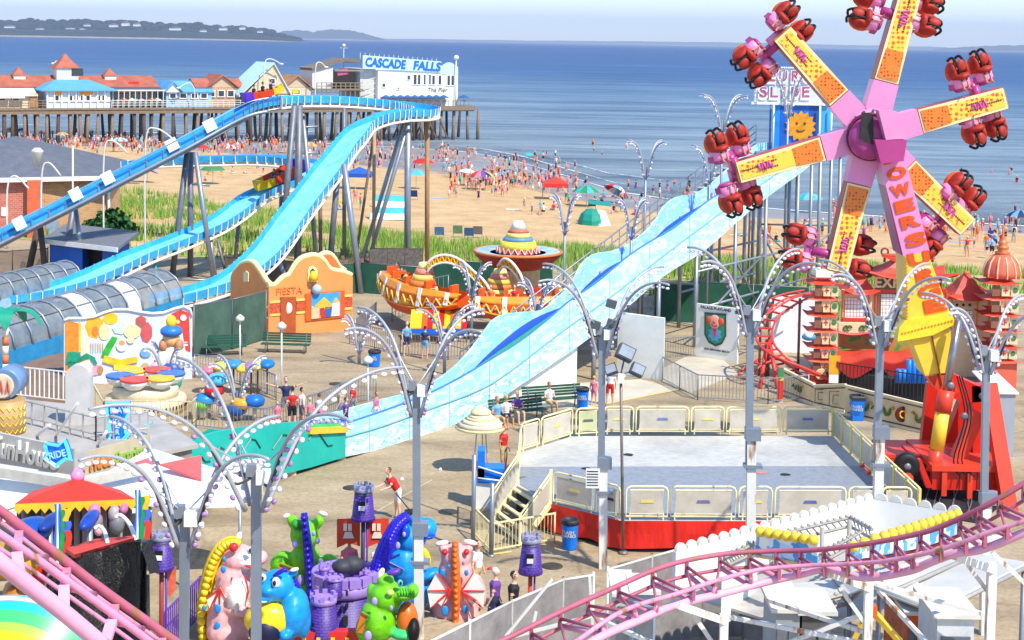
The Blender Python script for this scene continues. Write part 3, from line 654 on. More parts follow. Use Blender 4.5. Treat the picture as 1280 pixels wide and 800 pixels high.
for x0,y0,x1,y1,D in ((388,352,392,330,103),(402,352,398,325,104),(415,350,420,322,104),(436,348,428,320,105),(300,352,304,330,102),(322,352,318,335,101)):
    m=MB(); m.m(WOOD).bar(A(x0,y0,D),A(x1,y1,D),.25,.18); m.build('timber_prop',flume)
meshfence('board_fence','brown board fence under the flume behind the orange facade',[G(282,350),G(380,356),G(462,350)],1.5,M((120,98,80),.9,0,.35,3,name='brown_boards'),1.5,WOODD)
# log boats
def logboat(path,i0,lab,rid):
    a=path[i0]; b=path[i0+1]; d=(b-a).normalized(); S=V(d.y,-d.x,0).normalized(); U=S.cross(d)
    if U.z<0: U=-U
    r=thing('log_boat',lab,'flume boat',tuple(a)); return r,a,d,S,U
def mkboat(a,d,lab,L=2.9):
    d=d.normalized(); S=V(d.y,-d.x,0).normalized(); U=S.cross(d); U=U if U.z>0 else -U
    r=thing('log_boat',lab,'flume boat',tuple(a)); secs=[]; KW=L/3.4
    prof=[(t_,w_*KW,h_*KW,c_) for t_,w_,h_,c_ in [(-.5,.55,.75,PURPLE),(-.3,.62,.62,PURPLE),(-.05,.62,.5,RED),(.2,.62,.48,ORANGE),(.38,.5,.5,YELLOW),(.5,.18,.62,YELLOW)]]
    for nm,rng,mt in (('stern',(0,1),M((90,50,190),.4,name='violet_paint')),('hull',(1,2,3),M((225,70,25),.4,name='flame_paint')),('bow',(3,4,5),YELLOW)):
        m=MB(); m.m(mt); P=[prof[k] for k in rng]
        Lp=[a+d*(t*L)+S*w_*.85 for t,w_,h,_ in P]; Lh=[a+d*(t*L)+S*w_+U*h for t,w_,h,_ in P]; Rp=[a+d*(t*L)-S*w_*.85 for t,w_,h,_ in P]; Rh=[a+d*(t*L)-S*w_+U*h for t,w_,h,_ in P]
        m.slab(Lp,Lh,-S*.08,True); m.slab(Rp,Rh,S*.08,True); m.slab(Lp,Rp,U*.08)
        if 0 in rng: m.prism([Lp[0],Lh[0],Rh[0],Rp[0]],d*.08)
        if 5 in rng: m.slab([lerp(Lh[-2],Rh[-2],t/4) for t in range(5)],[lerp(Lh[-1],Rh[-1],t/4) for t in range(5)],U*-.06); m.prism([Lp[-1],Lh[-1],Rh[-1],Rp[-1]],-d*.05)
        m.build(nm,r)
    return r,S,U
boats=[]
BA=A(349,226,111.6); BD=A(322,237,110.5)-A(376,213,113.2); r,S,U=mkboat(BA,BD,'yellow nosed log boat with dark riders on the lower flume loop',4.1); boats.append((BA,BD,U))
r,S,U=mkboat(A(330,121,106.8),A(352,117,107.4)-A(305,130,106),'log boat with a purple stern cresting the top of the lift hill'); boats.append((A(330,121,106.8),A(352,117,107.4)-A(305,130,106),U))
# ---------------- brick bath house, kiosk ----------------
BRK=bpy.data.materials.new('brick'); BRK.use_nodes=True; t,b=nodes(BRK)
def brickmat(mt,c1,c2,c3,sc_):
    mt.use_nodes=True; t,b=nodes(mt); n=t.nodes.new('ShaderNodeTexBrick'); n.inputs['Scale'].default_value=sc_; tc=t.nodes.new('ShaderNodeTexCoord'); mp=t.nodes.new('ShaderNodeMapping'); mp.inputs['Rotation'].default_value=(R(90),0,0)
    t.links.new(tc.outputs['Object'],mp.inputs[0]); t.links.new(mp.outputs[0],n.inputs['Vector'])
    for k,c in (('Color1',c1),('Color2',c2),('Mortar',c3)): n.inputs[k].default_value=(s2l(c[0]),s2l(c[1]),s2l(c[2]),1)
    n.inputs['Mortar Size'].default_value=.012; t.links.new(n.outputs[0],b.inputs['Base Color']); b.inputs['Roughness'].default_value=.9
brickmat(BRK,(196,150,100),(176,126,84),(200,180,150),1.6)
BRR=bpy.data.materials.new('red_brick'); brickmat(BRR,(190,112,96),(172,94,80),(200,170,150),1.6)
SHG=M((98,102,112),.9,0,.15,1.2,bump=.3,name='grey_shingles')
r=thing('bath_house','brick beach building with a broad grey shingle roof at the left edge','building',tuple(G(100,290)))
a=G(-80,300);b=G(46,296);c=G(136,291)
def wseg(p,q,z0,z1,th,mat,nm,root):
    m=MB(); d=(q-p).normalized(); n=V(-d.y,d.x,0); m.m(mat).prism([V(p.x,p.y,z0),V(q.x,q.y,z0),V(q.x,q.y,z1),V(p.x,p.y,z1)],n*th); return m.build(nm,root)
wseg(a,b,0,4.6,.3,BRR,'wall',r); wseg(b,c,0,4.6,.3,BRK,'wall',r); wseg(c,c+V(-2.5,14,0),0,4.6,.3,BRK,'wall',r)
m=MB(); m.m(SHG); e0=V(a.x-1,a.y-1.2,4.7); e1=V(c.x+1,c.y-1.2,4.7); e2=V(c.x-2,c.y+15,4.7); e3=V(a.x,a.y+15,4.7); r0=V(a.x+2,a.y+8,7.2); r1=V(c.x-10,c.y+8,7.2)
m.add([e0,e1,e2,e3,r0,r1],[(0,1,5,4),(1,2,5),(2,3,4,5),(3,0,4)]); m.build('roof',r)
m=MB(); m.m(WHITE).bar(e0+V(0,-.05,-.12),e1+V(0,-.05,-.12),.2,.34); m.bar(e1-V(0,0,.12),e2-V(0,0,.12),.2,.34); m.build('gutter',r)
m=MB(); m.m(M((225,110,70),.7,name='orange_pier')); p=PLN(41,250,b,c); m.box((G(44,297).x,G(44,297).y-.3,2.3),(1.0,.3,4.5)); m.build('corner_pier',r)
def onp(px,py,a,b,o=.05):
    d=(b-a).normalized(); n=V(d.y,-d.x,0)
    if n.y>0: n=-n
    return PLN(px,py,a,b)+n*o
m=MB(); m.m(WHITE).prism([onp(2,270,a,b,.02),onp(10,270,a,b,.02),onp(10,259,a,b,.02),onp(2,259,a,b,.02)],V(0,-.08,0)); m.build('notice_board',r)
m=MB(); m.m(M((130,150,170),.6,name='grey_blue_door')).prism([onp(58,297,b,c,.02),onp(74,297,b,c,.02),onp(74,276,b,c,.02),onp(58,276,b,c,.02)],V(0,-.1,0)); m.build('door',r)
m=MB(); p=G(137,291); m.m(WHITE).tube(p+V(0,-.3,0),p+V(0,-.3,4.5),.12,n=6); m.build('downpipe',r)
r=thing('blue_kiosk','low blue kiosk with a flat grey roof behind the left flume tunnel','kiosk',tuple(A(100,330,102)))
K0=A(62,325,104);K1=A(138,325,101); K0.z=K1.z=0
for x0,x1,mt,nm in ((62,84,BLUE,'wall'),(84,103,BLUE,'wall'),(128,137,BLUE,'wall')):
    p=PLN(x0,320,K0,K1); q=PLN(x1,320,K0,K1); m=MB(); m.m(mt).prism([V(p.x,p.y,0),V(q.x,q.y,0),V(q.x,q.y,2.4),V(p.x,p.y,2.4)],V(.3,4,0)); m.build(nm,r)
p=PLN(103,320,K0,K1); q=PLN(128,320,K0,K1); m=MB(); m.m(DARK).prism([V(p.x,p.y+1.2,0),V(q.x,q.y+1.2,0),V(q.x,q.y+1.2,2.4),V(p.x,p.y+1.2,2.4)],V(0,.2,0)); m.build('opening',r)
m=MB(); m.m(M((112,114,120),.8,name='flat_roof')); p=PLN(55,320,K0,K1)+V(0,-.6,0); q=PLN(150,320,K0,K1)+V(0,-.6,0); m.prism([V(p.x,p.y,2.45),V(q.x,q.y,2.45),V(q.x,q.y+6,2.75),V(p.x,p.y+6,2.75)],(0,0,.2)); m.m(WHITE).bar(V(p.x,p.y-.05,2.5),V(q.x,q.y-.05,2.5),.08,.3); m.build('roof',r)
# hand rails & chain fence left
meshfence('chain_fence','brown chain link fence beside the flume at the far left',[G(-30,347),G(60,340)],1.6,M((130,110,95),.8,0,.2,8,alpha=.45,name='brown_mesh'),2,WOODD)
# street lamps near bath house
for x,yt,D,xe,lab in ((9,224,118,36,'against the red brick wall'),(52,208,112,76,'with a lantern box before the bath house'),(91,182,120,None,'straight and thin above the lift hill'),(130,180,120,160,'beside the right end of the grey roof'),(182,165,118,220,'tall and thin before the pier piles')):
    p=A(x,yt,D); m=MB(); m.m(OFFW)
    if xe: e=A(xe,yt+12,D); m.path(smoothpts([V(p.x,p.y,0),V(p.x,p.y,p.z-.8),lerp(p,e,.35)+V(0,0,.5),e],5),.07,6)
    else: m.tube(V(p.x,p.y,0),p,.07,n=6)
    if x==52: m.lathe(p+V(-.3,0,0),[(.22,0),(.4,1.0),(.45,1.1),(.2,1.3)],8)
    solo('walk_lamp',m,'slender white lamp post '+lab,'street lamp')
# ---------------- glazed boarding tunnels ----------------
TGL=M((140,148,150),.12,0,.25,1.2,alpha=.72,spec=.8,name='tunnel_glazing'); TGW=M((225,230,232),.3,0,.05,1,name='tunnel_white_panel')
def tunnel(name,label,p,q,wall,rad,npan,whites,wm):
    p=Vector(p);q=Vector(q);p.z=q.z=0; d=(q-p).normalized(); n=V(-d.y,d.x,0); r=thing(name,label,'tunnel',tuple(p))
    L=(q-p).length
    for s in (-1,1):
        m=MB(); m.m(wm).bar(p+n*s*rad+V(0,0,wall/2),q+n*s*rad+V(0,0,wall/2),.1,wall); m.build('side_wall',r)
    K=8
    def arc(c,rr): return [c+n*(rr*math.cos(math.pi*k/K))+V(0,0,wall+rr*math.sin(math.pi*k/K)) for k in range(K+1)]
    for i in range(npan):
        a0=arc(lerp(p,q,(i+.04)/npan),rad); a1=arc(lerp(p,q,(i+.96)/npan),rad); m=MB(); m.m(TGW if i in whites else TGL); m.strip(a0,a1,True); m.build('roof_panel',r)
    for i in range(npan+1):
        m=MB(); m.m(STEEL).path(arc(lerp(p,q,i/npan),rad+.05),.06,6); m.build('rib',r)
    m=MB(); m.m(STEEL)
    for k in (2,4,6): m.tube(arc(p,rad+.05)[k],arc(q,rad+.05)[k],.04,n=5)
    m.build('purlins',r); return r
TW=M((40,140,190),.5,0,.15,1.5,name='tunnel_blue_wall')
tunnel('flume_tunnel','near glazed barrel tunnel of the flume with a teal blue side wall',G(-60,486)+V(0,2,0),G(192,402)+V(0,1.2,0),1.25,1.5,12,(5,8),TW)
tunnel('flume_tunnel','far glazed barrel tunnel of the flume at the left edge',G(-60,402),G(82,368),.9,1.15,8,(),M((150,190,215),.5))
# ---------------- mission style facade ----------------
OR=M((240,150,82),.7,0,.06,.8,bump=.15,name='orange_stucco'); OR2=M((228,120,62),.7,0,.06,.8,name='deep_orange_stucco')
fr=thing('mission_facade','orange stucco fun building with curvy mission gables and a wooden door','building',tuple(G(370,420)))
m0=G(336,421);m1=G(441,412);w0=A(287,380,88.4);w0.z=0
def facade(outl,a,b,mat,nm,th=.35,base=0):
    pts=[onp(x,y,a,b,0) for x,y in outl]; d=(b-a).normalized(); n=V(-d.y,d.x,0); n=n if n.y>0 else -n
    fa=V(pts[0].x,pts[0].y,base); fb=V(pts[-1].x,pts[-1].y,base); m=MB(); m.m(mat).prism([fa]+pts+[fb],n*th); o=m.build(nm,fr)
    m=MB(); m.m(CREAM).path([p+V(0,0,.06)+n*th*.5 for p in smoothpts([tuple(q) for q in pts],2)],.16,6); m.build('cream_trim',fr); return o
T1=[(x,y) for x,y in [(336,358),(345,358),(351,352),(357,347),(363,345),(367,338),(373,329),(381,323),(392,320.5),(400,322),(407,328),(412,336),(418,339.5),(430,341),(441,346)]]
T2=[(288,351),(289,344),(294,337),(300,331),(307,328.5),(314,330),(320,337),(326,346),(331,354),(336,358)]
facade(T1,m0,m1,OR,'main_wall'); facade(T2,w0,m0,OR,'wing_wall')
b0=m0+V(1,4.5,0);b1=m1+V(1,4.5,0)
facade([(396,330),(400,322),(407,318.5),(414,319),(420,325),(425,334),(433,340)],b0,b1,OR2,'rear_gable')

def panel(pts,a,b,mat,nm,root,o=.03,th=.06):
    q=[onp(x,y,a,b,o) for x,y in pts]; d=(b-a).normalized(); n=V(d.y,-d.x,0); n=n if n.y<0 else -n
    m=MB(); m.m(mat).prism(q,n*th); return m.build(nm,root)
def rect(x0,y0,x1,y1): return [(x0,y1),(x1,y1),(x1,y0),(x0,y0)]
YB=M((250,205,105),.6,name='yellow_band'); RP=M((215,90,55),.6,0,.5,9,name='red_pattern_band')
for (xa,xb) in ((337,350),(370,381),(430.5,440)):
    k=lambda x: (x-340)*-.085
    for y0,y1,mt in ((376,379,YB),(380,391.5,RP),(392,395,YB)):
        panel([(xa,y1+k(xa)),(xb,y1+k(xb)),(xb,y0+k(xb)),(xa,y0+k(xa))],m0,m1,mt,'painted_band',fr,.02,.03)
for y0,y1,mt in ((372,375,YB),(376,385,RP),(386,388.5,YB)): panel([(289,y1),(335,y1+10),(335,y0+10),(289,y0)],w0,m0,mt,'painted_band',fr,.02,.03)
dm=M((178,84,38),.6,0,.15,3,name='wood_door'); dr_=panel(rect(350,371,369,416),m0,m1,dm,'door',fr); 
m=MB(); c=onp(359.5,385,m0,m1,.1); m.m(WHITE).ell(c,(.22,.05,.32),None,10,6); m.build('oval_window',dr_)
mf=panel([(381,401),(430,396),(430,363),(381,367)],m0,m1,M((225,95,30),.5,name='mural_frame_orange'),'mural_frame',fr)
panel([(388,398.5),(424,394),(424,364.5),(388,367.5)],m0,m1,M((70,160,215),.5,name='mural_sky'),'mural',mf,.1,.02)
for pts,c in (([(388,398.5),(400,397),(398,385),(388,382)],(235,190,150)),([(392,382),(404,371),(414,380),(410,386),(396,386)],(240,185,60)),([(398,397),(406,396),(404,384),(398,385)],(195,60,50)),([(406,396),(413,395),(414,383),(405,383)],(60,100,170)),([(412,395),(423,394),(423,377),(414,378)],(235,230,220)),([(414,379),(423,377),(419,371)],(240,180,80))):
    panel(pts,m0,m1,M(c,.6),'painted_figure',mf,.125,.015)
nf=panel([(384,352),(396,352),(396,338),(394,334),(390,332),(386,334),(384,338)],m0,m1,CREAM,'niche_frame',fr); panel([(386.5,348),(393,348),(393,338),(390,335),(387,338)],m0,m1,DARK,'niche',nf,.1,.02)
m=MB(); m.m(YELLOW).lathe(onp(390,345,m0,m1,.15),[(.28,-.2),(.2,.1),(.08,.3)],8); m.build('bell',nf)
nf=panel([(306,352),(312,352),(312,341),(309,338.5),(306,341)],w0,m0,CREAM,'niche_frame',fr)
m=MB(); c=onp(394,361,m0,m1,.2); m.m(M((170,200,225),.3)).ell(c,.28,None,10,6); m.build('wall_lamp',fr)
text('FIESTA',onp(361,363.5,m0,m1,.04),m1-m0,(0,0,1),1,M((225,130,60),.6,name='faded_letters'),fr,'lettering',.02,0,0,1.5)

# ---------------- green screens and fences round the plaza ----------------
GS=M((38,92,70),.85,0,.25,.8,name='green_screen'); GS2=M((70,98,84),.8,0,.25,.8,name='grey_green_screen')
meshfence('green_screen','tall grey green screen panels between the painted backdrop and the orange facade',[G(242,446),G(290,437),G(332,425)],2.6,GS2,2.4,STEELD)
meshfence('green_screen','green windscreen fence behind the log flume drop',[G(376,372,0),G(450,366,0),G(530,372)],1.9,GS,3,STEELD)
meshfence('green_screen','green windscreen fence behind the fiesta ride',[G(538,372),G(600,376),G(690,380)],2.4,GS,3,STEELD)
meshfence('green_screen','green windscreen fence right of the slide',[G(818,401),G(872,404)],2.2,GS,3,STEELD)
meshfence('green_screen','green windscreen fence behind the clown sign',[G(872,404),G(1010,412)],2.4,GS,3,STEELD)
meshfence('slat_fence','grey weathered slat fence below the dune grass behind the flume legs',[G(462,352),G(528,352)],2.2,M((105,98,92),.9,0,.35,6,name='grey_slats'),1.2,WOODD)
picket('chain_barrier','grey rail fence in front of the flume supports',[G(490,402),G(535,382),G(560,376)],1.6,.5,STEEL,.02)
# ---------------- fiesta ride with the sombrero hub ----------------
HC=G(646,402); HC=V(HC.x,92,0)
hr=thing('sombrero_ride','orange and yellow fiesta ride with a sombrero hub and curved cars','carousel ride',tuple(HC))
zr=A(646,319,92).z; RR=54*92/F
m=MB(); m.m(M((225,205,160),.6,name='hub_cream')).lathe(HC,[(1.3,0),(1.3,zr-.3),(1.5,zr-.2)],16); m.build('hub_column',hr)
for k in range(-3,4):
    a=-math.pi/2+k*.5; p=HC+V(1.32*math.cos(a),1.32*math.sin(a),1.2); m=MB(); m.m([ORANGE,DARK,RED][k%3]).box(p,(.7,.12,1.3),a+math.pi/2); m.build('panel',hr)
m=MB(); m.m(M((190,60,35),.6,0,.3,5,name='hat_red')).lathe(HC+V(0,0,zr),[(RR*.55,-.75),(RR*.8,-.45),(RR,0),(RR*1.02,.18)],28); hb=m.build('hat_brim_underside',hr)
m=MB(); m.m(M((170,200,225),.5,0,.3,2,name='hat_pale_blue')).lathe(HC+V(0,0,zr),[(RR*1.02,.18),(RR*.97,.3),(RR*.5,.12),(RR*.46,.1)],28); m.build('hat_brim',hr)
m=MB(); m.m(M((215,120,60),.6)).path([HC+V(RR*1.02*math.cos(t),RR*1.02*math.sin(t),zr+.22) for t in [2*math.pi*i/28 for i in range(28)]],.09,6,closed=True); m.build('brim_edge',hr)
cr=[((a_,z_*.68),(b_,y_*.68),c_) for (a_,z_),(b_,y_),c_ in [((RR*.52,.12),(RR*.46,.55),(215,90,70)),((RR*.46,.55),(RR*.4,1.25),(245,215,70)),((RR*.36,1.25),(RR*.34,1.55),(90,150,200)),((RR*.30,1.55),(RR*.26,1.95),(240,220,120)),((RR*.26,1.95),(RR*.2,2.25),(210,110,80)),((RR*.2,2.25),(RR*.1,2.95),(245,235,210))]]
for (a,b,c) in cr:
    m=MB(); m.m(M(c,.5)).lathe(HC+V(0,0,zr),[a,b],20); m.build('hat_crown_band',hr)
m=MB(); m.m(M((235,180,170),.5))
for k in range(20):
    a=2*math.pi*k/20; b=a+.157; z0,z1=(.15,.5); m.tube(HC+V(RR*.52*math.cos(a),RR*.52*math.sin(a),zr+z0),HC+V(RR*.48*math.cos(b),RR*.48*math.sin(b),zr+z1),.04,n=4); m.tube(HC+V(RR*.48*math.cos(b),RR*.48*math.sin(b),zr+z1),HC+V(RR*.52*math.cos(b+.157),RR*.52*math.sin(b+.157),zr+z0),.04,n=4)
m.build('zigzag',hr)
HUL=M((222,84,24),.4,0,.12,1.5,name='hull_orange'); HUY=M((240,150,40),.4,0,.1,1.5,name='hull_yellow')
RC=7.7
CARS=[]
def car(a0,a1,zb,zt,roll):
    N=14; ang=[lerp(a0,a1,i/N) for i in range(N+1)]
    def pt(r,z,i):
        t=i/N; e=.55*(abs(2*t-1)**2.2); return HC+V(r*math.cos(ang[i]),r*math.sin(ang[i]),lerp(z,zt+.1,e if z<zt-.3 else 0)+roll*(t-.5))
    g=thing('fiesta_car','','','x') if False else hr
    m=MB(); m.m(M((120,22,18),.6,name='hull_maroon')); m.strip([pt(RC-.8,zb-.05,i) for i in range(N+1)],[pt(RC+.1,zb+.25,i) for i in range(N+1)],True); m.strip([pt(RC-1.5,zb+.3,i) for i in range(N+1)],[pt(RC-.8,zb-.05,i) for i in range(N+1)],True); c=m.build('car_keel',hr)
    m=MB(); m.m(HUL)
    m.strip([pt(RC+.1,zb+.25,i) for i in range(N+1)],[pt(RC+.35,zb+.75,i) for i in range(N+1)],True); m.strip([pt(RC+.35,zb+.75,i) for i in range(N+1)],[pt(RC+.3,zt-.3,i) for i in range(N+1)],True); m.strip([pt(RC-1.5,zb+.3,i) for i in range(N+1)],[pt(RC-1.5,zt,i) for i in range(N+1)],True)
    for i in (0,N): m.quad(pt(RC-1.5,zb+.3,i),pt(RC-.8,zb-.05,i),pt(RC+.1,zb+.25,i),pt(RC+.35,zb+.75,i),pt(RC+.3,zt-.3,i),pt(RC-1.5,zt,i))
    hull=m.build('car_hull',hr)
    m=MB(); m.m(HUY).slab([pt(RC+.3,zt-.32,i) for i in range(N+1)],[pt(RC+.12,zt,i) for i in range(N+1)],V(0,0,.08),True); m.slab([pt(RC+.12,zt,i) for i in range(N+1)],[pt(RC-.25,zt,i) for i in range(N+1)],V(0,0,.06),True); m.path([pt(RC+.36,zb+.72,i) for i in range(N+1)],.06,5); m.build('yellow_rim',hull)
    m=MB(); m.m(M((250,215,90),.4)); M_=2*N
    z0=zb+.8; z1=zt-.38
    def fp(u,z): 
        i=min(N-1,int(u)); return lerp(pt(RC+.37,z,i),pt(RC+.37,z,i+1),u-i)
    for k in range(M_): 
        u=k/2; a=fp(u,z0 if k%2 else z1); b=fp(u+.5,z1 if k%2 else z0); m.tube(a,b,.045,n=4)
    m.build('zigzag',hull)
    m=MB(); m.m(M((190,25,25),.4))
    for k in range(1,M_,2):
        u=k/2; a=fp(u-.3,z0+.1); b=fp(u+.3,z0+.1); c_=fp(u,z1-.2); m.quad(a,b,c_)
    m.m(M((235,120,130),.4))
    for k in range(2,M_-1,4):
        u=k/2; m.ell(fp(u,z1-.28),.08,None,6,4)
    m.build('red_triangles',hull)
    for i in range(1,N,3):
        m=MB(); p=pt(RC+.42,zt-.95,i); q=pt(RC+.2,zt+.12,i); m.m(WHITE).bar(p,q,.26,.08,(math.cos(ang[i]),math.sin(ang[i]),0)); m.build('white_post',hr)
    for i in range(1,N,3):
        a=pt(RC-.5,zt,i); m=MB(); m.m(ORANGE).bar(a-V(0,0,.4),a+V(0,0,.45),.7,.18,(math.cos(ang[i]+1.57),math.sin(ang[i]+1.57),0)); m.build('seat_back',hr)
    return pt,ang
pt1,an1=car(R(183),R(246),.75,2.5,-.25); CARS.append((pt1,2.5))
pt2,an2=car(R(251),R(300),.7,2.4,.15); CARS.append((pt2,2.4))
STR=[(240,170,50),(225,110,110),(245,225,120),(215,130,60),(245,205,90),(230,140,120),(240,230,150)]
def cone(px,D,y0,y1):
    b=A(px,y0,D); t_=A(px+6,y1,D); H=t_.z-b.z; g=None
    for k in range(7):
        m=MB(); r0=lerp(1.2,.32,k/7); r1=lerp(1.2,.32,(k+1)/7); m.m(M(STR[k],.5)).lathe(lerp(b,t_,k/7),[(r0,0),(r1,H/7)],14); m.build('cone_band',hr)
cone(526,87.5,378,328); cone(620,88.5,378,336)
AR=M((225,110,35),.45,name='arch_orange')
def arch(pts,D0,D1):
    n=len(pts); P=smoothpts([A(x,y,lerp(D0,D1,i/(n-1))) for i,(x,y) in enumerate(pts)],4); m=MB(); m.m(AR); up=[p+V(0,0,.42) for p in P]
    m.slab(P,up,V(0,.3,0),True); m.build('arch_arm',hr); m=MB(); m.m(WHITE).path(up,.08,6); m.path(P,.07,6); m.build('arch_edge',hr)
    m=MB(); m.m(YELLOW)
    for i in range(len(P)-1): m.tube((P[i] if i%2 else up[i])-V(0,.03,0),(up[i+1] if i%2 else P[i+1])-V(0,.03,0),.04,n=4)
    m.build('arch_zigzag',hr)
arch([(534,340),(540,333),(552,328.5),(566,330),(580,338),(592,349)],87,86.5)
arch([(592,349),(604,360),(612,372)],86.5,86)
arch([(622,342),(630,333),(640,338),(650,352),(656,368)],88,86)
# little booth canopy in front
p0=G(512,428);p1=G(583,428)
bt=thing('ticket_booth','small booth canopy in red and yellow below the fiesta cars','booth',tuple(G(548,428)))
zt=PLN(548,400,p0,p1).z; zb=PLN(548,411,p0,p1).z
cols=[YELLOW,YELLOW,ORANGE,RED,YELLOW,RED,YELLOW,ORANGE,YELLOW,RED]
m=None
for k in range(10):
    a=lerp(p0,p1,k/10);b=lerp(p0,p1,(k+1)/10); m=MB(); m.m(cols[k]).prism([V(a.x,a.y,zb),V(b.x,b.y,zb),V(b.x,b.y+1.2,zt+.3),V(a.x,a.y+1.2,zt+.3)],V(0,0,.06)); m.build('canopy_panel',bt)
m=MB(); m.m(BLUE).bar(V(p0.x,p0.y-.05,zb-.15),V(p1.x,p1.y-.05,zb-.15),.06,.28); m.build('blue_fringe',bt)
m=MB(); m.m(STEEL)
for k in (0,.5,1): p=lerp(p0,p1,k); m.tube(V(p.x,p.y,0),V(p.x,p.y,zb),.05,n=6); m.tube(V(p.x,p.y+1.2,0),V(p.x,p.y+1.2,zb),.05,n=6)
m.build('posts',bt)
picket('ride_fence','grey picket fence curving round the front of the fiesta ride',[G(437,430),G(500,444),G(560,450),G(606,446),G(650,425)],1.15,.16,STEEL,.014)
picket('ride_fence','short grey rail fence by the orange facade corner',[G(444,425),G(470,402)],1.1,.16,STEEL,.014)
# ---------------- euro slide ----------------
def wavemat(name,c1,c2,c3,sc_,p0=.46,p1=.53):
    m=bpy.data.materials.new(name); m.use_nodes=True; t,b=nodes(m); n=noise(t,sc_,4,(.6,.6,1.7),.5); n.node.inputs['Distortion'].default_value=1.2
    c=ramp(t,n,[(p0-.06,c1),(p0,c1),(p0+.015,c3),(p1-.02,c3),(p1,c2),(p1+.1,c2)]); t.links.new(c,b.inputs['Base Color']); b.inputs['Roughness'].default_value=.35; MATS[name]=m; return m
CLD=wavemat('cloud_painted_panel',(168,226,236),(202,234,240),(112,192,214),1.5,.49,.515)

N0=A(432,580,60);N1=A(1000,300,95);N0.z=N1.z=0
NE=(N1-N0).normalized(); NB=V(-NE.y,NE.x,0); NB=NB if NB.x<0 else -NB      # away from the viewer = left/back side
SWD=3.6
F0=N0+NB*SWD;F1=N1+NB*SWD
def NP(x,y): return PLN(x,y,N0,N1)
def FP(x,y): return PLN(x,y,F0,F1)
sld=thing('euro_slide','long pale blue wave slide painted with white clouds, rising to a tower','slide',tuple(G(600,530)))
TL=[(432,531),(480,515),(520,500),(552,486),(587,467),(620,447),(655,425),(690,397),(707,382),(722,371),(750,352),(785,322),(815,302),(845,285),(887,251),(915,236),(945,219),(975,202),(1012,184)]
BL_=[(432,571),(480,561),(520,550),(560,534),(600,517),(640,489),(680,462),(727,430),(780,388),(830,345),(880,314),(922,277),(960,246),(1000,217),(1014,206)]
MID=[(432,546),(480,532),(540,510),(600,487),(640,462),(700,416),(762,372),(827,321),(890,274),(960,224),(1012,192)]
def yat(l,x): return interp([a for a,b in l],[b for a,b in l],x)
def s2(l,n=4): return [(p.x,p.y) for p in smoothpts([(x,y,0) for x,y in l],n)]
m=MB(); tl=s2(TL,3); bl=s2(BL_,3)
xs_=[432+ (1012-432)*i/58 for i in range(59)]
tp=[NP(x,yat(tl,x)) for x in xs_]; bt=[NP(x,yat(bl,x)) for x in xs_]
md_=[NP(x,yat(s2(MID,3),x)) for x in xs_]
m.m(CLD).slab(md_,tp,NB*.12); m.build('near_side_panel',sld); m=MB(); m.m(wavemat('cloud_painted_skirt',(176,222,232),(222,228,230),(92,180,206),2.0,.475,.515)).slab(bt,md_,NB*.12); m.build('near_side_skirt',sld)
for k_ in range(3,58,5): m=MB(); m.m(M((150,190,205),.5,name='joint_grey')).tube(bt[k_]-NB*.01,tp[k_]-NB*.01,.02,n=4); m.build('panel_joint',sld)
m=MB(); m.m(M((110,170,190),.4,name='seam_blue')).path([NP(x,y)-NB*.02 for x,y in s2(MID,3)],.035,5); m.build('panel_seam',sld)
m=MB(); m.m(M((60,120,200),.4,name='edge_blue')).path([p+NB*.06+V(0,0,.03) for p in tp],.045,5); m.build('panel_edge',sld)
FT=[(375,527),(405,519),(432,512),(480,499),(515,490),(545,476),(570,458),(592,434),(606,415),(617,400),(632,393),(655,390),(678,388),(695,375),(715,355),(727,331),(745,317),(770,313),(795,300),(818,279),(830,259),(845,247),(865,243),(882,236),(896,224),(912,210),(928,196),(944,182),(960,178),(985,178),(1012,176)]
BU=[(432,534),(500,508),(552,488),(587,467),(598,452),(612,436),(628,420),(645,405),(662,394),(680,387),(707,381),(722,369),(731,356),(742,344),(755,334),(768,327),(785,322),(800,312),(815,301),(824,290),(834,279),(846,270),(860,262),(887,250),(899,241),(907,230),(918,222),(940,217),(975,203),(1012,185)]
ft=s2(FT,3); bu=s2([(x,lerp(yat(TL,x),y,.72)) for x,y in BU],3)
xs2=[378+(1012-378)*i/80 for i in range(81)]
m=MB(); a=[FP(x,min(yat(bu,x)+4,yat(tl,x)+8)) for x in xs2]; b_=[FP(x,yat(ft,x)) for x in xs2]; m.m(CLD).slab(a,b_,NB*.12); m.build('far_side_panel',sld)
LB=M((10,84,205),.75,name='lane_blue'); LG=M((50,190,100),.75,name='lane_green')
near=[NP(x,yat(tl,x))+NB*.15+V(0,0,-.03) for x in xs_]; far=[FP(x,yat(bu,x))-NB*.02 for x in xs_]
lanes=[(0,.30,LG),(.30,1.0,LB)]
for a0,a1,mt in lanes:
    m=MB(); m.m(mt).strip([lerp(p,q,a0) for p,q in zip(near,far)],[lerp(p,q,a1) for p,q in zip(near,far)],True); m.build('slide_lane',sld)
m=MB(); m.m(M((190,235,240),.4)).slab([p-V(0,0,.25) for p in near],[p-V(0,0,.25) for p in far],V(0,0,-.08)); m.build('underside',sld)
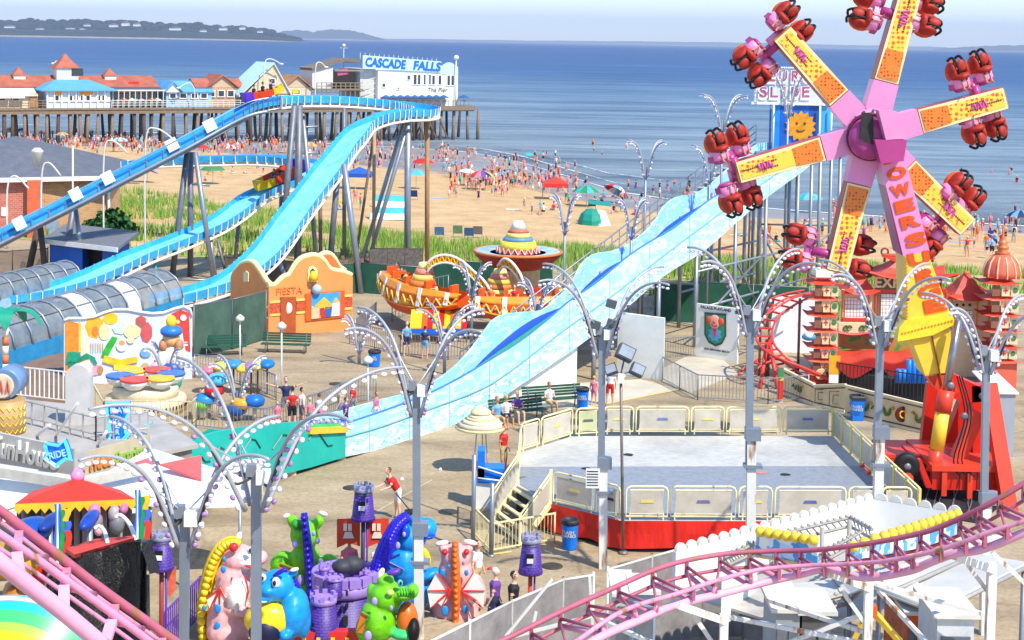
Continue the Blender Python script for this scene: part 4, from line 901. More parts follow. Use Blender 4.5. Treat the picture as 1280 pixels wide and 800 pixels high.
# run out at the foot
TB=[(236,551),(270,540),(310,533),(350,529),(390,526),(432,524)]; TBB=[(236,606),(270,606),(310,602),(350,594),(390,584),(432,571)]
m=MB(); m.m(TEAL).slab([NP(x,y) for x,y in TBB],[NP(x,y) for x,y in TB],NB*.12); ro=m.build('run_out_panel',sld)
m=MB(); m.m(M((30,70,60),.4))
for i in range(4):
    x=250+i*45; m.path([NP(x+k*6,yat(TB,x)+22+10*math.sin(k*1.1+i))-NB*.03 for k in range(6)],.025,4)
m.build('painted_weed',ro)
for o,c,y0 in ((0,(30,90,200),0),(5,(70,200,110),5),(9,(240,190,60),9)):
    m=MB(); m.m(M(c,.35)).slab([NP(x,yat(TB,x)+y0+7) for x in (385,400,416,432)],[NP(x,yat(TB,x)+y0-1) for x in (385,400,416,432)],-NB*(.03+.01*o)); m.build('rainbow_stripe',ro)
m=MB(); m.m(TEAL).slab([NP(x,y)+V(0,0,-.5)+NB*.15 for x,y in TB],[FP(x-18,y-12)+V(0,0,-.5) for x,y in TB],V(0,0,-.1)); m.build('run_out_floor',sld)
m=MB(); m.m(TEAL).slab([FP(x,y+14) for x,y in ((215,566),(270,548),(378,534))],[FP(x,y) for x,y in ((215,560),(270,541),(378,527))],NB*.12); m.build('run_out_back',sld)
# ground beams and feet
m=MB(); m.m(OFFW).bar(A(205,625,56.5),A(432,590,60.2),.15,.2); m.bar(A(432,590,60.2),A(625,533,67.5),.15,.2); m.build('ground_beam',sld)
for x in (300,370,432,500,560,600):
    y=yat(bl,x) if x>=432 else yat(TBB,x); p=NP(x,y)+NB*.3; m=MB(); m.m(M((205,190,150),.8,name='blocking')); m.box(V(p.x,p.y,p.z/2),(.35,.35,abs(p.z)),.6); m.build('block_foot',sld)
# white enclosure under the middle
m=MB(); xw=[605,640,680,727]; q=[NP(x,yat(bl,x)+1)+NB*.3 for x in xw]; m.m(WHITE).slab([V(p.x,p.y,0) for p in q],q,NB*.1); m.build('white_skirting',sld)
q=NP(727,430)+NB*.3; m=MB(); m.m(WHITE).prism([V(q.x,q.y,0),V(q.x,q.y,q.z),V(q.x,q.y,q.z)+NB*3,V(q.x,q.y,0)+NB*3],NE*.1); m.build('end_skirting',sld)
wa=G(771,467);wb=G(829,476); wz=3.0
wl=MB(); wl.m(WHITE).prism([wa,wb,wb+V(0,0,wz),wa+V(0,0,wz)],V(.05,.2,0)); solo('white_panel_wall',wl,'tall white panel wall standing under the middle of the slide','wall')
# posts
for x,y0,yb,mt in ((745,415,None,STEEL),(826,347,None,STEEL),(873,318,None,STEEL),(922,276,None,STEEL),(960,246,None,STEEL),(1000,217,None,STEEL),(1017,206,None,STEEL)):
    for off in (0.1,SWD-.1):
        p=NP(x,y0)+NB*off; m=MB(); m.m(mt).tube(V(p.x,p.y,0),p,.11,n=8); m.build('support_post',sld)
m=MB(); m.m(STEELD)
def und(x,z=None,o=0.1):
    p=NP(x,yat(bl,x))+NB*o; return V(p.x,p.y,p.z if z is None else z)
for (xa,za,xb,zb) in ((873,1,960,4.2),(960,1.2,1010,5.5),(922,4.2,960,.5),(960,5.0,1000,1.0)):
    m.tube(und(xa,za),und(xb,zb),.07,n=6)
m.build('cross_brace',sld)
m=MB(); m.m(STEEL)
for z in (2.0,4.0): m.tube(und(873,z),und(1014,z),.07,n=6); m.tube(und(922,z,SWD-.1),und(1014,z,SWD-.1),.07,n=6)
m.build('horizontal_braces',sld)
# stair with rails behind the far side
st0=[(560,470),(640,440),(700,372),(790,300),(860,235),(912,187),(955,150)]
f2a=F0+NB*.3;f2b=F1+NB*.3; g2a=F0+NB*1.5;g2b=F1+NB*1.5
n=MB(); n.m(STEEL)
xs3=[575+i*9.5 for i in range(40)]
def ry(x): return lerp(440,156,(x-575)/(945-575))
for i,x in enumerate(xs3):
    q=PLN(x,ry(x),g2a,g2b); m=MB(); m.m(STEEL).tube(q-V(0,0,1.1),q,.025,n=5); m.build('stair_baluster',sld)
for dz in (0,.45,.9): n.tube(PLN(575,ry(575),g2a,g2b)-V(0,0,dz),PLN(945,ry(945),g2a,g2b)-V(0,0,dz),.04,n=6)
n.build('stair_handrail',sld)
m=MB(); m.m(OFFW)
for i in range(48):
    x=578+i*7.6; q=PLN(x,ry(x),g2a,g2b)-V(0,0,1.15); m.box(q-NB*.5,(.4,1.0,.06),math.atan2(NE.y,NE.x))
m.build('stair_treads',sld)
m=MB(); m.m(STEEL).bar(PLN(575,ry(575),g2a,g2b)-V(0,0,1.3),PLN(945,ry(945),g2a,g2b)-V(0,0,1.3),.08,.25); 
for x in (640,720,800,880,940): q=PLN(x,ry(x),g2a,g2b)-V(0,0,1.3); m.tube(V(q.x,q.y,0),q,.07,n=6)
m.build('stair_stringer',sld)
# tower and board
TD=99
tw=thing('slide_tower','blue and orange sun painted tower top of the slide with its light bulb sign','tower',tuple(V(A(1000,300,TD).x,TD,0)))
fl=A(1000,187,TD).z
x0=A(966,150,TD).x;x1=A(1038,150,TD).x
m=MB(); m.m(STEEL).prism([V(x0-1.2,TD-2.6,fl-.2),V(x1+.3,TD-2.6,fl-.2),V(x1+.3,TD+.4,fl-.2),V(x0-1.2,TD+.4,fl-.2)],(0,0,.15)); m.build('platform',tw)
for x in (x0-1,x0+1.2,x1-1,x1+.2):
    for y in (TD-2.4,TD+.3): m=MB(); m.m(STEEL).tube(V(x,y,0),V(x,y,fl-.2),.11,n=8); m.build('column',tw)
m=MB(); m.m(STEELD); m.tube(V(x0-1,TD-2.4,1),V(x1,TD-2.4,5),.06,n=6); m.tube(V(x0-1,TD-2.4,5),V(x1,TD-2.4,1),.06,n=6); m.tube(V(x0-1,TD-2.4,5.2),V(x1,TD-2.4,5.2),.06,n=6); m.build('tower_brace',tw)
zt=A(1000,132,TD).z
for k,(a,b,c) in enumerate(((0,.12,(20,140,225)),(.12,.3,(20,90,190)),(.3,.62,(30,110,205)),(.62,.8,(30,90,180)),(.8,1,(70,170,225)))):
    m=MB(); xa=lerp(x0,x1,a);xb=lerp(x0,x1,b); m.m(M(c,.5,0,.25,.5)).prism([V(xa,TD,fl),V(xb,TD,fl),V(xb,TD,zt),V(xa,TD,zt)],(0,.15,0)); m.build('back_panel',tw)
m=MB(); c=A(1001,158,TD-.12); R0=17*TD/F
m.m(M((226,150,30),.5,0,.2,3,name='sun_orange')); pts=[]
for k in range(28): rr=R0*(1.16 if k%2 else .9); a=2*math.pi*k/28; pts.append(c+V(rr*math.cos(a),0,rr*math.sin(a)))
m.prism(pts,(0,.1,0)); sn=m.build('painted_sun',tw); m=MB(); m.m(M((150,80,30),.5))
for dx,dz in ((-.25,.2),(.25,.2)): m.ell(c+V(dx,-.03,dz),(.08,.03,.1),None,6,4)
m.path([c+V(.28*math.cos(t),-.03,-.1+.2*math.sin(t)) for t in [math.pi+.5+i*.43 for i in range(6)]],.04,4); m.build('sun_face',sn)
m=MB(); m.m(WHITE)
for x in (lerp(x0,x1,.8),x1,x0): m.tube(V(x,TD-.3,fl),V(x,TD-.3,zt),.06,n=6)
for k in range(8): x=lerp(lerp(x0,x1,.66),x1,k/7); m.tube(V(x,TD-2.5,fl),V(x,TD-2.5,fl+1.1),.04,n=5)
m.bar(V(lerp(x0,x1,.66),TD-2.5,fl+1.1),V(x1,TD-2.5,fl+1.1),.06,.06); m.build('rails',tw)
sa=A(943,128,TD);sb=A(1032,130,TD); zs0=A(943,127,TD).z; zs1=A(943,107,TD).z; zs2=A(960,86,TD).z
m=MB(); m.m(M((205,210,222),.6,name='sign_backing')); m.prism([V(sa.x,TD,zs0),V(sb.x,TD,zs0),V(sb.x,TD,zs1),V(sa.x,TD,zs1)],(0,.1,0)); m.prism([V(A(963,90,TD).x,TD,zs1+.03),V(sb.x-.3,TD,zs1+.03),V(sb.x-.3,TD,zs2),V(A(963,90,TD).x,TD,zs2)],(0,.1,0)); sg=m.build('sign_board',tw)
m=MB(); m.m(WHITE); m.bar(V(sa.x-.2,TD-.1,zs0-.08),V(sb.x+.2,TD-.1,zs0-.08),.2,.16)
for x in (sa.x,sb.x): m.bar(V(x,TD-.1,zs0),V(x,TD-.1,zs1),.12,.12)
m.build('sign_frame',sg)
m=MB(); m.m(WHITE)
for i in range(24): 
    x=lerp(A(963,90,TD).x,sb.x-.3,i/23); m.ell(V(x,TD-.08,zs2+.08),.07,None,6,4)
for i in range(14): 
    for x in (sa.x,sb.x): m.ell(V(x,TD-.2,lerp(zs0,zs1,i/13)),.06,None,6,4)
m.build('sign_bulbs',sg)
SR=M((190,70,100),.4,name='sign_red'); SWH=M((240,240,245),.4,name='sign_white'); SBL=M((60,110,180),.4,name='sign_blue')
for wd,xc,yc,sp in (('EURO',986,97.5,60),('SLIDE',980,117.5,66)):
    for i,ch in enumerate(wd):
        x=xc+(i-(len(wd)-1)/2)*(sp/len(wd)); p=A(x,yc,TD-.12); p.y=TD-.1
        text(ch,p+V(0,0,-.0),(1,0,0),(0,0,1),1,SWH,sg,'letter',.04,.06,0,.62 if ch!='I' else .2,.86)
        text(ch,p+V(.02,-.06,.1),(1,0,0),(0,0,1),1,SR,sg,'letter_face',.02,.0,0,.46 if ch!='I' else .12,.62)
m=MB(); m.m(SBL).tube(V(sa.x+1,TD-.1,fl),V(sa.x+1,TD-.1,zs0),.07,n=6); m.tube(V(sb.x-.2,TD+.1,fl),V(sb.x-.2,TD+.1,zs0),.07,n=6); m.build('sign_posts',tw)
# clown board
ca=G(869,447);cb=G(921,455)
cl=thing('clown_sign','white upright sign board with a clown shield and PALACE PLAYLAND lettering','sign',tuple(ca))
nrm=V((cb-ca).y,-(cb-ca).x,0).normalized()
h=PLN(869,379,ca,cb).z
m=MB(); m.m(WHITE).prism([ca,cb,V(cb.x,cb.y,h),V(ca.x,ca.y,h)],-nrm*.15); m.build('board',cl)
def on(x,y,o=.03): return PLN(x,y,ca,cb)+nrm*o
SH=[(881,390),(908,392),(908,420),(903,430),(895,433),(886,428),(881,418)]
m=MB(); m.m(M((60,75,75),.5)).prism([on(*p) for p in SH],nrm*.02); sh=m.build('shield',cl)
sc2=lambda p,k:(894.5+(p[0]-894.5)*k,411+(p[1]-411)*k)
m=MB(); m.m(M((50,150,110),.5)).prism([on(*sc2(p,.86),o=.055) for p in SH],nrm*.01); m.build('shield_field',sh)
m=MB(); c=on(894.5,402,.09); m.m(M((225,90,60),.5)); U=V(0,0,1); E=(cb-ca).normalized()
rotm=Matrix((E,-nrm,U)).transposed()
m.ell(c+E*-.33+U*.05,(.2,.05,.2),rotm,8,6); m.ell(c+E*.33+U*.05,(.2,.05,.2),rotm,8,6); m.build('clown_hair',sh)
m=MB(); m.m(M((240,170,150),.5)).ell(c,(.32,.06,.36),rotm,12,8); m.build('clown_face',sh)
m=MB(); m.m(M((200,40,40),.4)).ell(c-U*.02+nrm*.06,.07,None,6,5); m.path([c+nrm*.06+E*(.17*math.cos(t))+U*(-.1+.14*math.sin(t)) for t in [math.pi+.3+i*.4 for i in range(7)]],.03,4); m.build('clown_nose_and_smile',sh)
m=MB(); m.m(M((90,170,220),.5)); pts=[]
for k in range(16): rr=.42 if k%2 else .3; a=2*math.pi*k/16; pts.append(on(894.5,417,.075)+E*rr*math.cos(a)+U*rr*math.sin(a))
m.prism(pts,nrm*.01); m.build('clown_collar',sh)
m=MB(); m.m(M((225,60,70),.5)).prism([on(892,410,.1),on(897,410,.1),on(895.5,421,.1),on(894,421,.1)],nrm*.01); m.build('clown_tie',sh)
LT=M((70,60,60),.6,name='sign_letters')
text('PALACE PLAYLAND',(on(895,386,.02)),E,U,1,LT,cl,'lettering',.01,.02,0,1.75); text('OLD ORCHARD BEACH',(on(896,438,.02)),E,U,1,LT,cl,'lettering',.01,.01,0,1.45)
# lamp masts along the slide (small four armed light fountains on tall masts) are placed with the other lamps
# paving pads and ramps behind the stage
PADM=M((196,186,166),.85,0,.12,.7,name='pale_concrete')
for nm,pts in (('concrete_pad',[(655,512),(735,510),(850,487),(800,474),(700,480)]),('concrete_ramp',[(828,478),(862,492),(922,468),(905,452),(860,446),(828,462)])):
    m=MB(); m.m(PADM).prism([G(x,y,.004) for x,y in pts],(0,0,.004+ (.06 if nm=='concrete_ramp' else 0))); struct(nm,m)
m=MB(); m.m(M((230,195,90),.8,0,.2,3)); a=G(735,510,.015);b=G(850,487,.015); m.strip([a,b],[a+V(.05,.22,0),b+V(.05,.22,0)]); struct('yellow_line',m)
# ---------------- railed stage ----------------
DZ=1.0
sp=[(650,566),(715,545),(1041,545),(1148,652),(776,651),(687,629),(646,607)]
SG=[G(x,y,DZ) for x,y in sp]
stg=thing('ride_platform','empty raised steel platform with cream rails and a red skirt','platform',tuple(G(860,640)))
DKM=bpy.data.materials.new('deck_plate'); DKM.use_nodes=True; t,b=nodes(DKM)
c=ramp(t,noise(t,.5,6),[(.3,(176,176,172)),(.6,(204,202,194))]); c=mixc(t,.4,c,ramp(t,noise(t,3,6,(1,3,1)),[(.35,(170,172,178)),(.6,(255,255,255))]),'MULTIPLY'); t.links.new(c,b.inputs['Base Color']); b.inputs['Roughness'].default_value=.5
DKB=M((146,152,160),.5,.1,.12,4,bump=.5,bscale=14,name='diamond_plate')
m=MB(); m.m(DKM).prism([p-V(0,0,.12) for p in SG],(0,0,.12)); m.build('deck',stg)
m=MB(); bp=[G(x,y,DZ) for x,y in ((651,584),(1078,583),(1146,650),(776,649.5),(688,628),(650,606))]; m.m(DKB).prism([p+V(0,0,.004) for p in bp],(0,0,.012)); m.build('front_plates',stg)
rnd=random.Random(4)
for i in range(4):
    p=G(rnd.uniform(720,1000),rnd.uniform(565,598),DZ+.02); m=MB(); m.m([DARK,M((200,130,110),.7),DARK][i%3]); q=[p+V(.25*rnd.uniform(.5,1)*math.cos(a),.2*rnd.uniform(.5,1)*math.sin(a),.005) for a in [k*2*math.pi/7 for k in range(7)]]; m.prism(q,(0,0,.01)); m.build('deck_stain',stg)
CR=M((240,226,172),.45,0,.05,2,rust=.1,name='cream_rail'); FILL=M((205,196,178),.7,0,.12,1.5,alpha=.82,name='panel_mesh_fill'); FILG=M((196,198,150),.7,0,.12,1.5,alpha=.85,name='green_mesh_fill')
NPN=[0]
def fpanel(a,b,h=1.08,gap=.05,fill=None,mark=None):
    a=Vector(a);b=Vector(b); d=(b-a); L=d.length; d.normalize(); a=a+d*gap; b=b-d*gap; U=V(0,0,1); z0,z1,r=.12,h,.16
    dz=(b.z-a.z)
    P=[a+U*(z0),a+U*(z1-r),a+U*(z1-r*.3)+d*r*.3,a+U*z1+d*r,b+U*z1-d*r,b+U*(z1-r*.3)-d*r*.3,b+U*(z1-r),b+U*z0]
    m=MB(); m.m(CR).path(P,.035,6,closed=True); i0=a+d*.14;i1=b-d*.14
    m.path([i0+U*(z0+.08),i0+U*(z1-.12),i1+U*(z1-.12),i1+U*(z0+.08)],.025,5,closed=True)
    for p in (a+d*.13,b-d*.13): m.tube(p,p+U*(z0+.1),.03,n=5)
    f=m.build('rail_panel',stg); m=MB(); m.m(fill or FILL).prism([i0+U*(z0+.1),i1+U*(z0+.1),i1+U*(z1-.14),i0+U*(z1-.14)],d.cross(U)*.012); g=m.build('mesh_infill',f)
    c=(i0+i1)/2+U*(z0+z1)/2; n=d.cross(U); n=n if n.y<0 else -n
    if mark:
        m=MB(); m.m(M(mark,.5)); m.prism([c+n*.02-d*.22-U*.04,c+n*.02+d*.22-U*.04,c+n*.02+d*.18+U*.05,c+n*.02-d*.18+U*.05],n*.01); m.build('emblem',g)
YM=(228,205,110)
def run(pts,cuts,marks,fill=None):
    # pts: px,py endpoints on the deck ; cuts: x pixels along
    (x0,y0),(x1,y1)=pts
    for i in range(len(cuts)-1):
        f=lambda x: G(x,y0+(y1-y0)*(x-x0)/(x1-x0),DZ)
        fpanel(f(cuts[i]),f(cuts[i+1]),fill=(FILG if fill and i in fill else None),mark=marks[i%len(marks)])
run([(650,566),(716,545)],[650,675,716],[None,YM])
run([(718,546),(752,544)],[718,751],[(90,90,90)],fill=[0])
run([(752,543),(1041,543)],[753,793,862,906,977,1041],[YM,(110,120,180),YM])
# right hand run with yellow slats
ra=G(1041,545,DZ);rb=G(1148,652,DZ)
k=MB(); k.m(CR); U=V(0,0,1)
k.tube(ra+U*1.08,rb+U*1.08,.035,n=6); k.tube(ra+U*.95,rb+U*.95,.03,n=6); k.tube(ra+U*.12,rb+U*.12,.03,n=6)
k.build('side_rail',stg)
for i in range(9):
    p=lerp(ra,rb,i/8); m=MB(); m.m(M((238,214,110),.45,name='yellow_slat')).bar(p,p+U*1.08,.08,.2); m.build('side_slat',stg)
m=MB(); m.m(FILL).prism([ra+U*.15,rb+U*.15,rb+U*.92,ra+U*.92],V(-.01,.01,0)); m.build('side_infill',stg)
run([(776,650),(1148,651)],[780,836,921,966,1058,1100,1140],[YM,(110,110,150),YM,(90,100,160),None,None])
run([(690,630),(774,650)],[690,745,776],[YM,(60,60,80)])
# left end panel beside the stairs
fpanel(G(648,600,DZ),G(650,572,DZ))
# skirt
SKR=bpy.data.materials.new('red_skirt'); SKR.use_nodes=True; t,b=nodes(SKR)
t.links.new(ramp(t,noise(t,.6,4),[(.3,(206,28,18)),(.7,(226,40,26))]),b.inputs['Base Color']); b.inputs['Roughness'].default_value=.45; bump(t,b,noise(t,.9,3,(1.6,1,.6)),.6,.25)
q=[G(672,622,DZ),G(687,629,DZ),G(776,651,DZ),G(1160,652,DZ)]; n=40; pts=[]
for i in range(3):
    for j in range(n//3): pts.append(lerp(q[i],q[i+1],j/(n//3)))
pts.append(q[-1]); m=MB(); m.m(SKR)
top=[p+V(.0,-.06,.02) for p in pts]; bot=[V(p.x,p.y-.05+.07*math.sin(i*1.3),.13+.05*math.sin(i*.7)) for i,p in enumerate(pts)]
mid=[lerp(a,b_,.5)+V(0,-.05*math.sin(i*.9),0) for i,(a,b_) in enumerate(zip(top,bot))]
m.strip(top,mid,True); m.strip(mid,bot,True); m.build('red_skirt',stg)
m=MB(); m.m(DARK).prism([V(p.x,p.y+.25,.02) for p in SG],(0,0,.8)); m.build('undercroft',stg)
# stairs
ta,tb=G(647,606,DZ),G(688,630,DZ); ba,bb=G(614,655,0.0),G(650,684,0.0)
for k in range(5):
    f=(k+.5)/5; z=DZ*(1-(k+.5)/5); a=lerp(ta,ba,f);b_=lerp(tb,bb,f); d=(ba-ta).normalized()*.2; d.z=0; m=MB(); m.m(CREAMP).prism([V(a.x,a.y,z),V(b_.x,b_.y,z),V(b_.x,b_.y,z)+d,V(a.x,a.y,z)+d],(0,0,.05)); m.build('stair_tread',stg)
for a,b_ in ((ta,ba),(tb,bb)):
    m=MB(); m.m(CR); m.bar(a,V(b_.x,b_.y,.02),.06,.2); m.tube(a+U*1.05,b_+U*1.05,.035,n=6); m.tube(a+U*.9,b_+U*.9,.025,n=6); m.tube(a+U*.12,b_+U*.15,.025,n=6)
    m.bar(a,a+U*1.15,.1,.1); m.bar(b_,b_+U*1.1,.1,.1); h=m.build('stair_rail',stg)
    m=MB(); m.m(FILL).prism([a+U*.2,b_+U*.2,b_+U*.88,a+U*.88],V(.01,.01,0)); m.build('mesh_infill',h)
picket('picket_fence','low cream picket fence round the foot of the platform stairs',[G(590,668),G(613,692),G(693,678)],.95,.13,CR,.012)
picket('picket_fence','short grey picket fence left of the platform stairs beside the blue bench',[G(591,662),G(591,640)],1.0,.13,STEEL,.012)
# light mast standing by the skirt
def mastlamp(px,py,yt,lab):
    g=G(px,py); D=g.y; t_=thing('flood_light_mast',lab,'light mast',tuple(g)); tp=A(px-3,yt,D); m=MB(); m.m(M((130,118,110),.5,.3,name='brown_steel')).tube(g,tp,.05,.045,8); m.lathe(g,[(.16,0),(.16,.06),(.06,.1)],8); m.build('pole',t_)
    for (dx,dz,s) in ((.12,.75,1.25),(-.32,.22,.9),(.5,.22,1)):
        m=MB(); m.m(M((60,66,72),.5,.2,name='lamp_housing')); c=tp+V(dx,-.1,dz); rt=Matrix.Rotation(R(25 if dx>0 else -20),3,'Y')@Matrix.Rotation(R(-25),3,'X')
        m.box(c,(.42*s,.3*s,.34*s),0,rt); h=m.build('flood_light',t_); m=MB(); m.m(M((150,160,170),.2)).box(c+rt@V(0,-.16*s,0),(.36*s,.02,.28*s),0,rt); m.build('lens',h)
        m=MB(); m.m(STEEL).tube(c,tp+V(0,0,.05),.03,n=5); m.build('bracket',t_)
    m=MB(); m.m(WHITE).box(tp+V(0,-.05,-.05),(.2,.2,.3)); m.bar(tp+V(-.45,0,0),tp+V(.55,0,0),.05,.05); m.build('junction_box',t_)
mastlamp(779,692,470,'brown pole with grey floodlights standing before the red platform skirt')
# bins
def bin_(px,py,label,mat,lid=True,h=1.0,r=.29,sq=False):
    g=G(px,py) if not isinstance(py,Vector) else py; t_=thing('trash_can',label,'trash can',tuple(g)); m=MB(); m.m(mat); n=4 if sq else 16
    m.lathe(g,[(r*.82,0),(r*.86,.05),(r*.98,h*.8),(r,h*.86)],n,None,not sq,math.pi/4 if sq else 0); b_=m.build('body',t_)
    m=MB(); m.m(M((50,52,58),.5,name='bin_lid') if lid else BLUE).lathe(g+V(0,0,h*.86),[(r*1.08,0),(r*1.08,h*.12),(r*.9,h*.17),(r*.88,h*.1),(.01,h*.06)],n,None,not sq,math.pi/4 if sq else 0); m.build('lid',t_)
    for k,dz in enumerate((.62,.5)):
        me=text_mesh(('TRASH','THANKS')[k],.15*h,.004,.006); me.materials.clear(); me.materials.append(WHITE)
        w_=.36*r*2/.58
        for v in me.vertices:
            a=v.co.x/(r*.98)-.35; y=v.co.z; v.co=V((r*1.02+.0)*math.sin(a),-(r*1.02)*math.cos(a),v.co.y+dz*h)
        me.update(); link('lettering',me,b_)
    return t_
BINB=M((20,120,220),.4,0,.1,2,name='bin_blue')
bin_(712,686,'blue round trash can with a dark lid before the red skirt',BINB,h=.95,r=.27)
bin_(1071,525,'blue square trash can before the cream dragon wall',BINB,h=1.05,r=.38,sq=True)
bin_(728,510,'blue trash can with a black lid beside the bench under the slide',BINB,h=.9,r=.27)
bin_(468,458,'blue trash can on the open paving right of the facade',BINB,h=.8,r=.3)
# notice on the lamp post by the stage and box by stairs
r=thing('control_box','blue bench shaped box on a white cabinet left of the platform stairs','control box',tuple(G(606,632)))
g=G(606,632); m=MB(); m.m(WHITE).box(g+V(.05,0,.45),(.75,.7,.9)); m.build('cabinet',r); m=MB(); m.m(BINB).box(g+V(.2,0,1.15),(.9,.8,.5)); m.build('blue_seat',r); m=MB(); m.m(BINB).box(g+V(-.15,0,1.5),(.25,.8,1.0)); m.build('blue_back',r)
m=MB(); m.m(M((235,235,240),.3)).path([g+V(-.25,-.5,1.5),g+V(.4,-.5,1.3),g+V(.75,-.5,1.2),g+V(.75,-.5,.9)],.03,6); m.path([g+V(-.25,-.5,1.1),g+V(.7,-.5,1.0)],.03,6); m.build('white_hand_rail',r)
m=MB(); m.m(M((150,150,152),.5,.3)).tube(G(591,690),G(591,690)+V(0,0,3.1),.07,n=8); m.tube(G(613,695),G(613,695)+V(0,0,2.2),.06,n=8); solo('steel_posts',m,'pair of plain grey posts at the corner of the stair enclosure','post') if False else None
for x,y,h_,lab in ((591,690,3.1,'taller plain grey post left of the platform stairs'),(614,695,2.3,'shorter plain grey post at the corner of the stair fence')):
    m=MB(); m.m(STEEL).tube(G(x,y),G(x,y)+V(0,0,h_),.07,n=8); m.lathe(G(x,y),[(.12,0),(.12,.03),(.07,.06)],8); solo('steel_post',m,lab,'post')
# beige umbrella
g=G(600,590); um=thing('beach_umbrella','beige striped umbrella beside the foot of the cloud slide','umbrella',tuple(g)); zc=A(600,535,g.y).z
BZ=[(245,225,165),(222,200,170),(250,238,190),(225,205,150),(245,232,190),(228,208,165)]; pr=[(.97,0),(.94,.10),(.78,.24),(.62,.36),(.50,.44),(.38,.52),(.02,.60)]
for i in range(6):
    m=MB(); m.m(M(BZ[i],.8)).lathe(g+V(0,0,zc),[pr[i],pr[i+1]],12); m.build('canopy_band',um)
m=MB(); m.m(M(BZ[0],.8)).lathe(g+V(0,0,zc+.55),[(.4,0),(.36,.1),(.02,.28)],12); m.build('canopy_cap',um)
m=MB(); m.m(OFFW)
for dx in (-.25,.1,.3): m.tube(g+V(dx,0,0),g+V(dx*.5,0,zc+.2),.03,n=6)
m.build('pole',um)
# benches
def bench(px,py,rz,label,n=1.5,h=.45):
    g=G(px,py) ; t_=thing('park_bench',label,'bench',(0,0,0)); BG=M((38,88,70),.5,0,.1,2,name='bench_green')
    m=MB(); m.m(BG)
    for k in range(4): m.box((0,-.2+k*.12,h),(n*2,.1,.04))
    m.build('seat',t_); m=MB(); m.m(BG)
    for k in range(4): m.box((0,.25+k*.03,h+.12+k*.12),(n*2,.03,.1))
    m.build('backrest',t_)
    for x in (-n*.8,n*.8):
        m=MB(); m.m(STEELD).path([V(x,-.22,0),V(x,-.2,h),V(x,.2,h),V(x,.36,h+.55)],.03,6); m.path([V(x,.26,0),V(x,.2,h)],.03,6); m.build('leg',t_)
    t_.location=g; t_.rotation_euler=(0,0,rz); return t_
bench(357,441,R(-4),'dark green bench before the orange facade',1.25)
bench(280,444,R(14),'dark green bench against the green screen left of the facade',1.1)
bench(648,527,R(30),'green bench below the slide with three people on it',1.3)
bench(692,511,R(22),'green bench below the slide with a man in white',1.4)
# wire barrier at the back
picket('picket_fence','long grey picket fence behind the platform towards the pagoda ride',[G(828,476),G(872,500),G(960,505),G(1010,500)],1.15,.15,STEEL,.014)
picket('picket_fence','grey picket fence under the clown sign',[G(828,450),G(870,447)],1.1,.15,STEEL,.014)
# ---------------- six armed thrill ride ----------------
SD=58.0
hub=A(1087,168,SD)
sg_=thing('spinning_ride','giant six armed pink and yellow spinning ride on a red trailer base','thrill ride',tuple(V(A(1175,600,SD).x,SD,0)))
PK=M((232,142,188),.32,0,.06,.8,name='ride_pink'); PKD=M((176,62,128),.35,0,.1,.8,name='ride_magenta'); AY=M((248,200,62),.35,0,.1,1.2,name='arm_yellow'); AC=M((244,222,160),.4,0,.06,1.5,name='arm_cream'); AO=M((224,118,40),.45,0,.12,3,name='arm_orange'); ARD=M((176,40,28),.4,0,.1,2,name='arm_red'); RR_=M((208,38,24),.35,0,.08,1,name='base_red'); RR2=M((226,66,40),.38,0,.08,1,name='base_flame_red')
k_=SD/F
TIPS=[(1137,-14),(976,42),(921,215),(1044,338),(1207,283),(1254,122)]
FY=V(0,-1,0)
random.seed(21)
def face(root,P,d,s,a,b,w0,w1,mat,nm,o,th=.02):
    m=MB(); m.m(mat); q=[P+d*a-s*w0/2,P+d*b-s*w1/2,P+d*b+s*w1/2,P+d*a+s*w0/2]; m.prism([x+FY*o for x in q],FY*th); return m.build(nm,root)
def speckle(name,base,dot,sc_,th):
    mt=bpy.data.materials.new(name); mt.use_nodes=True; t,b=nodes(mt); v=t.nodes.new('ShaderNodeTexVoronoi'); v.inputs['Scale'].default_value=sc_; v.inputs['Randomness'].default_value=.25; tc=t.nodes.new('ShaderNodeTexCoord'); t.links.new(tc.outputs['Object'],v.inputs['Vector'])
    a=ramp(t,v.outputs['Distance'],[(th,(255,255,255)),(th+.06,(0,0,0))]); g=ramp(t,noise(t,1.1,3),[(.44,(0,0,0)),(.5,(255,255,255))]); f=mixc(t,1.0,a,g,'MULTIPLY') if sc_<6 else a
    t.links.new(mixc(t,f,base,dot),b.inputs['Base Color']); b.inputs['Roughness'].default_value=.4; return mt
AOS=speckle('orange_sequins',(232,124,38),(165,36,18),8,.34); AYS=speckle('yellow_sequins',(246,200,70),(222,96,40),5.5,.36)
armroots=[]
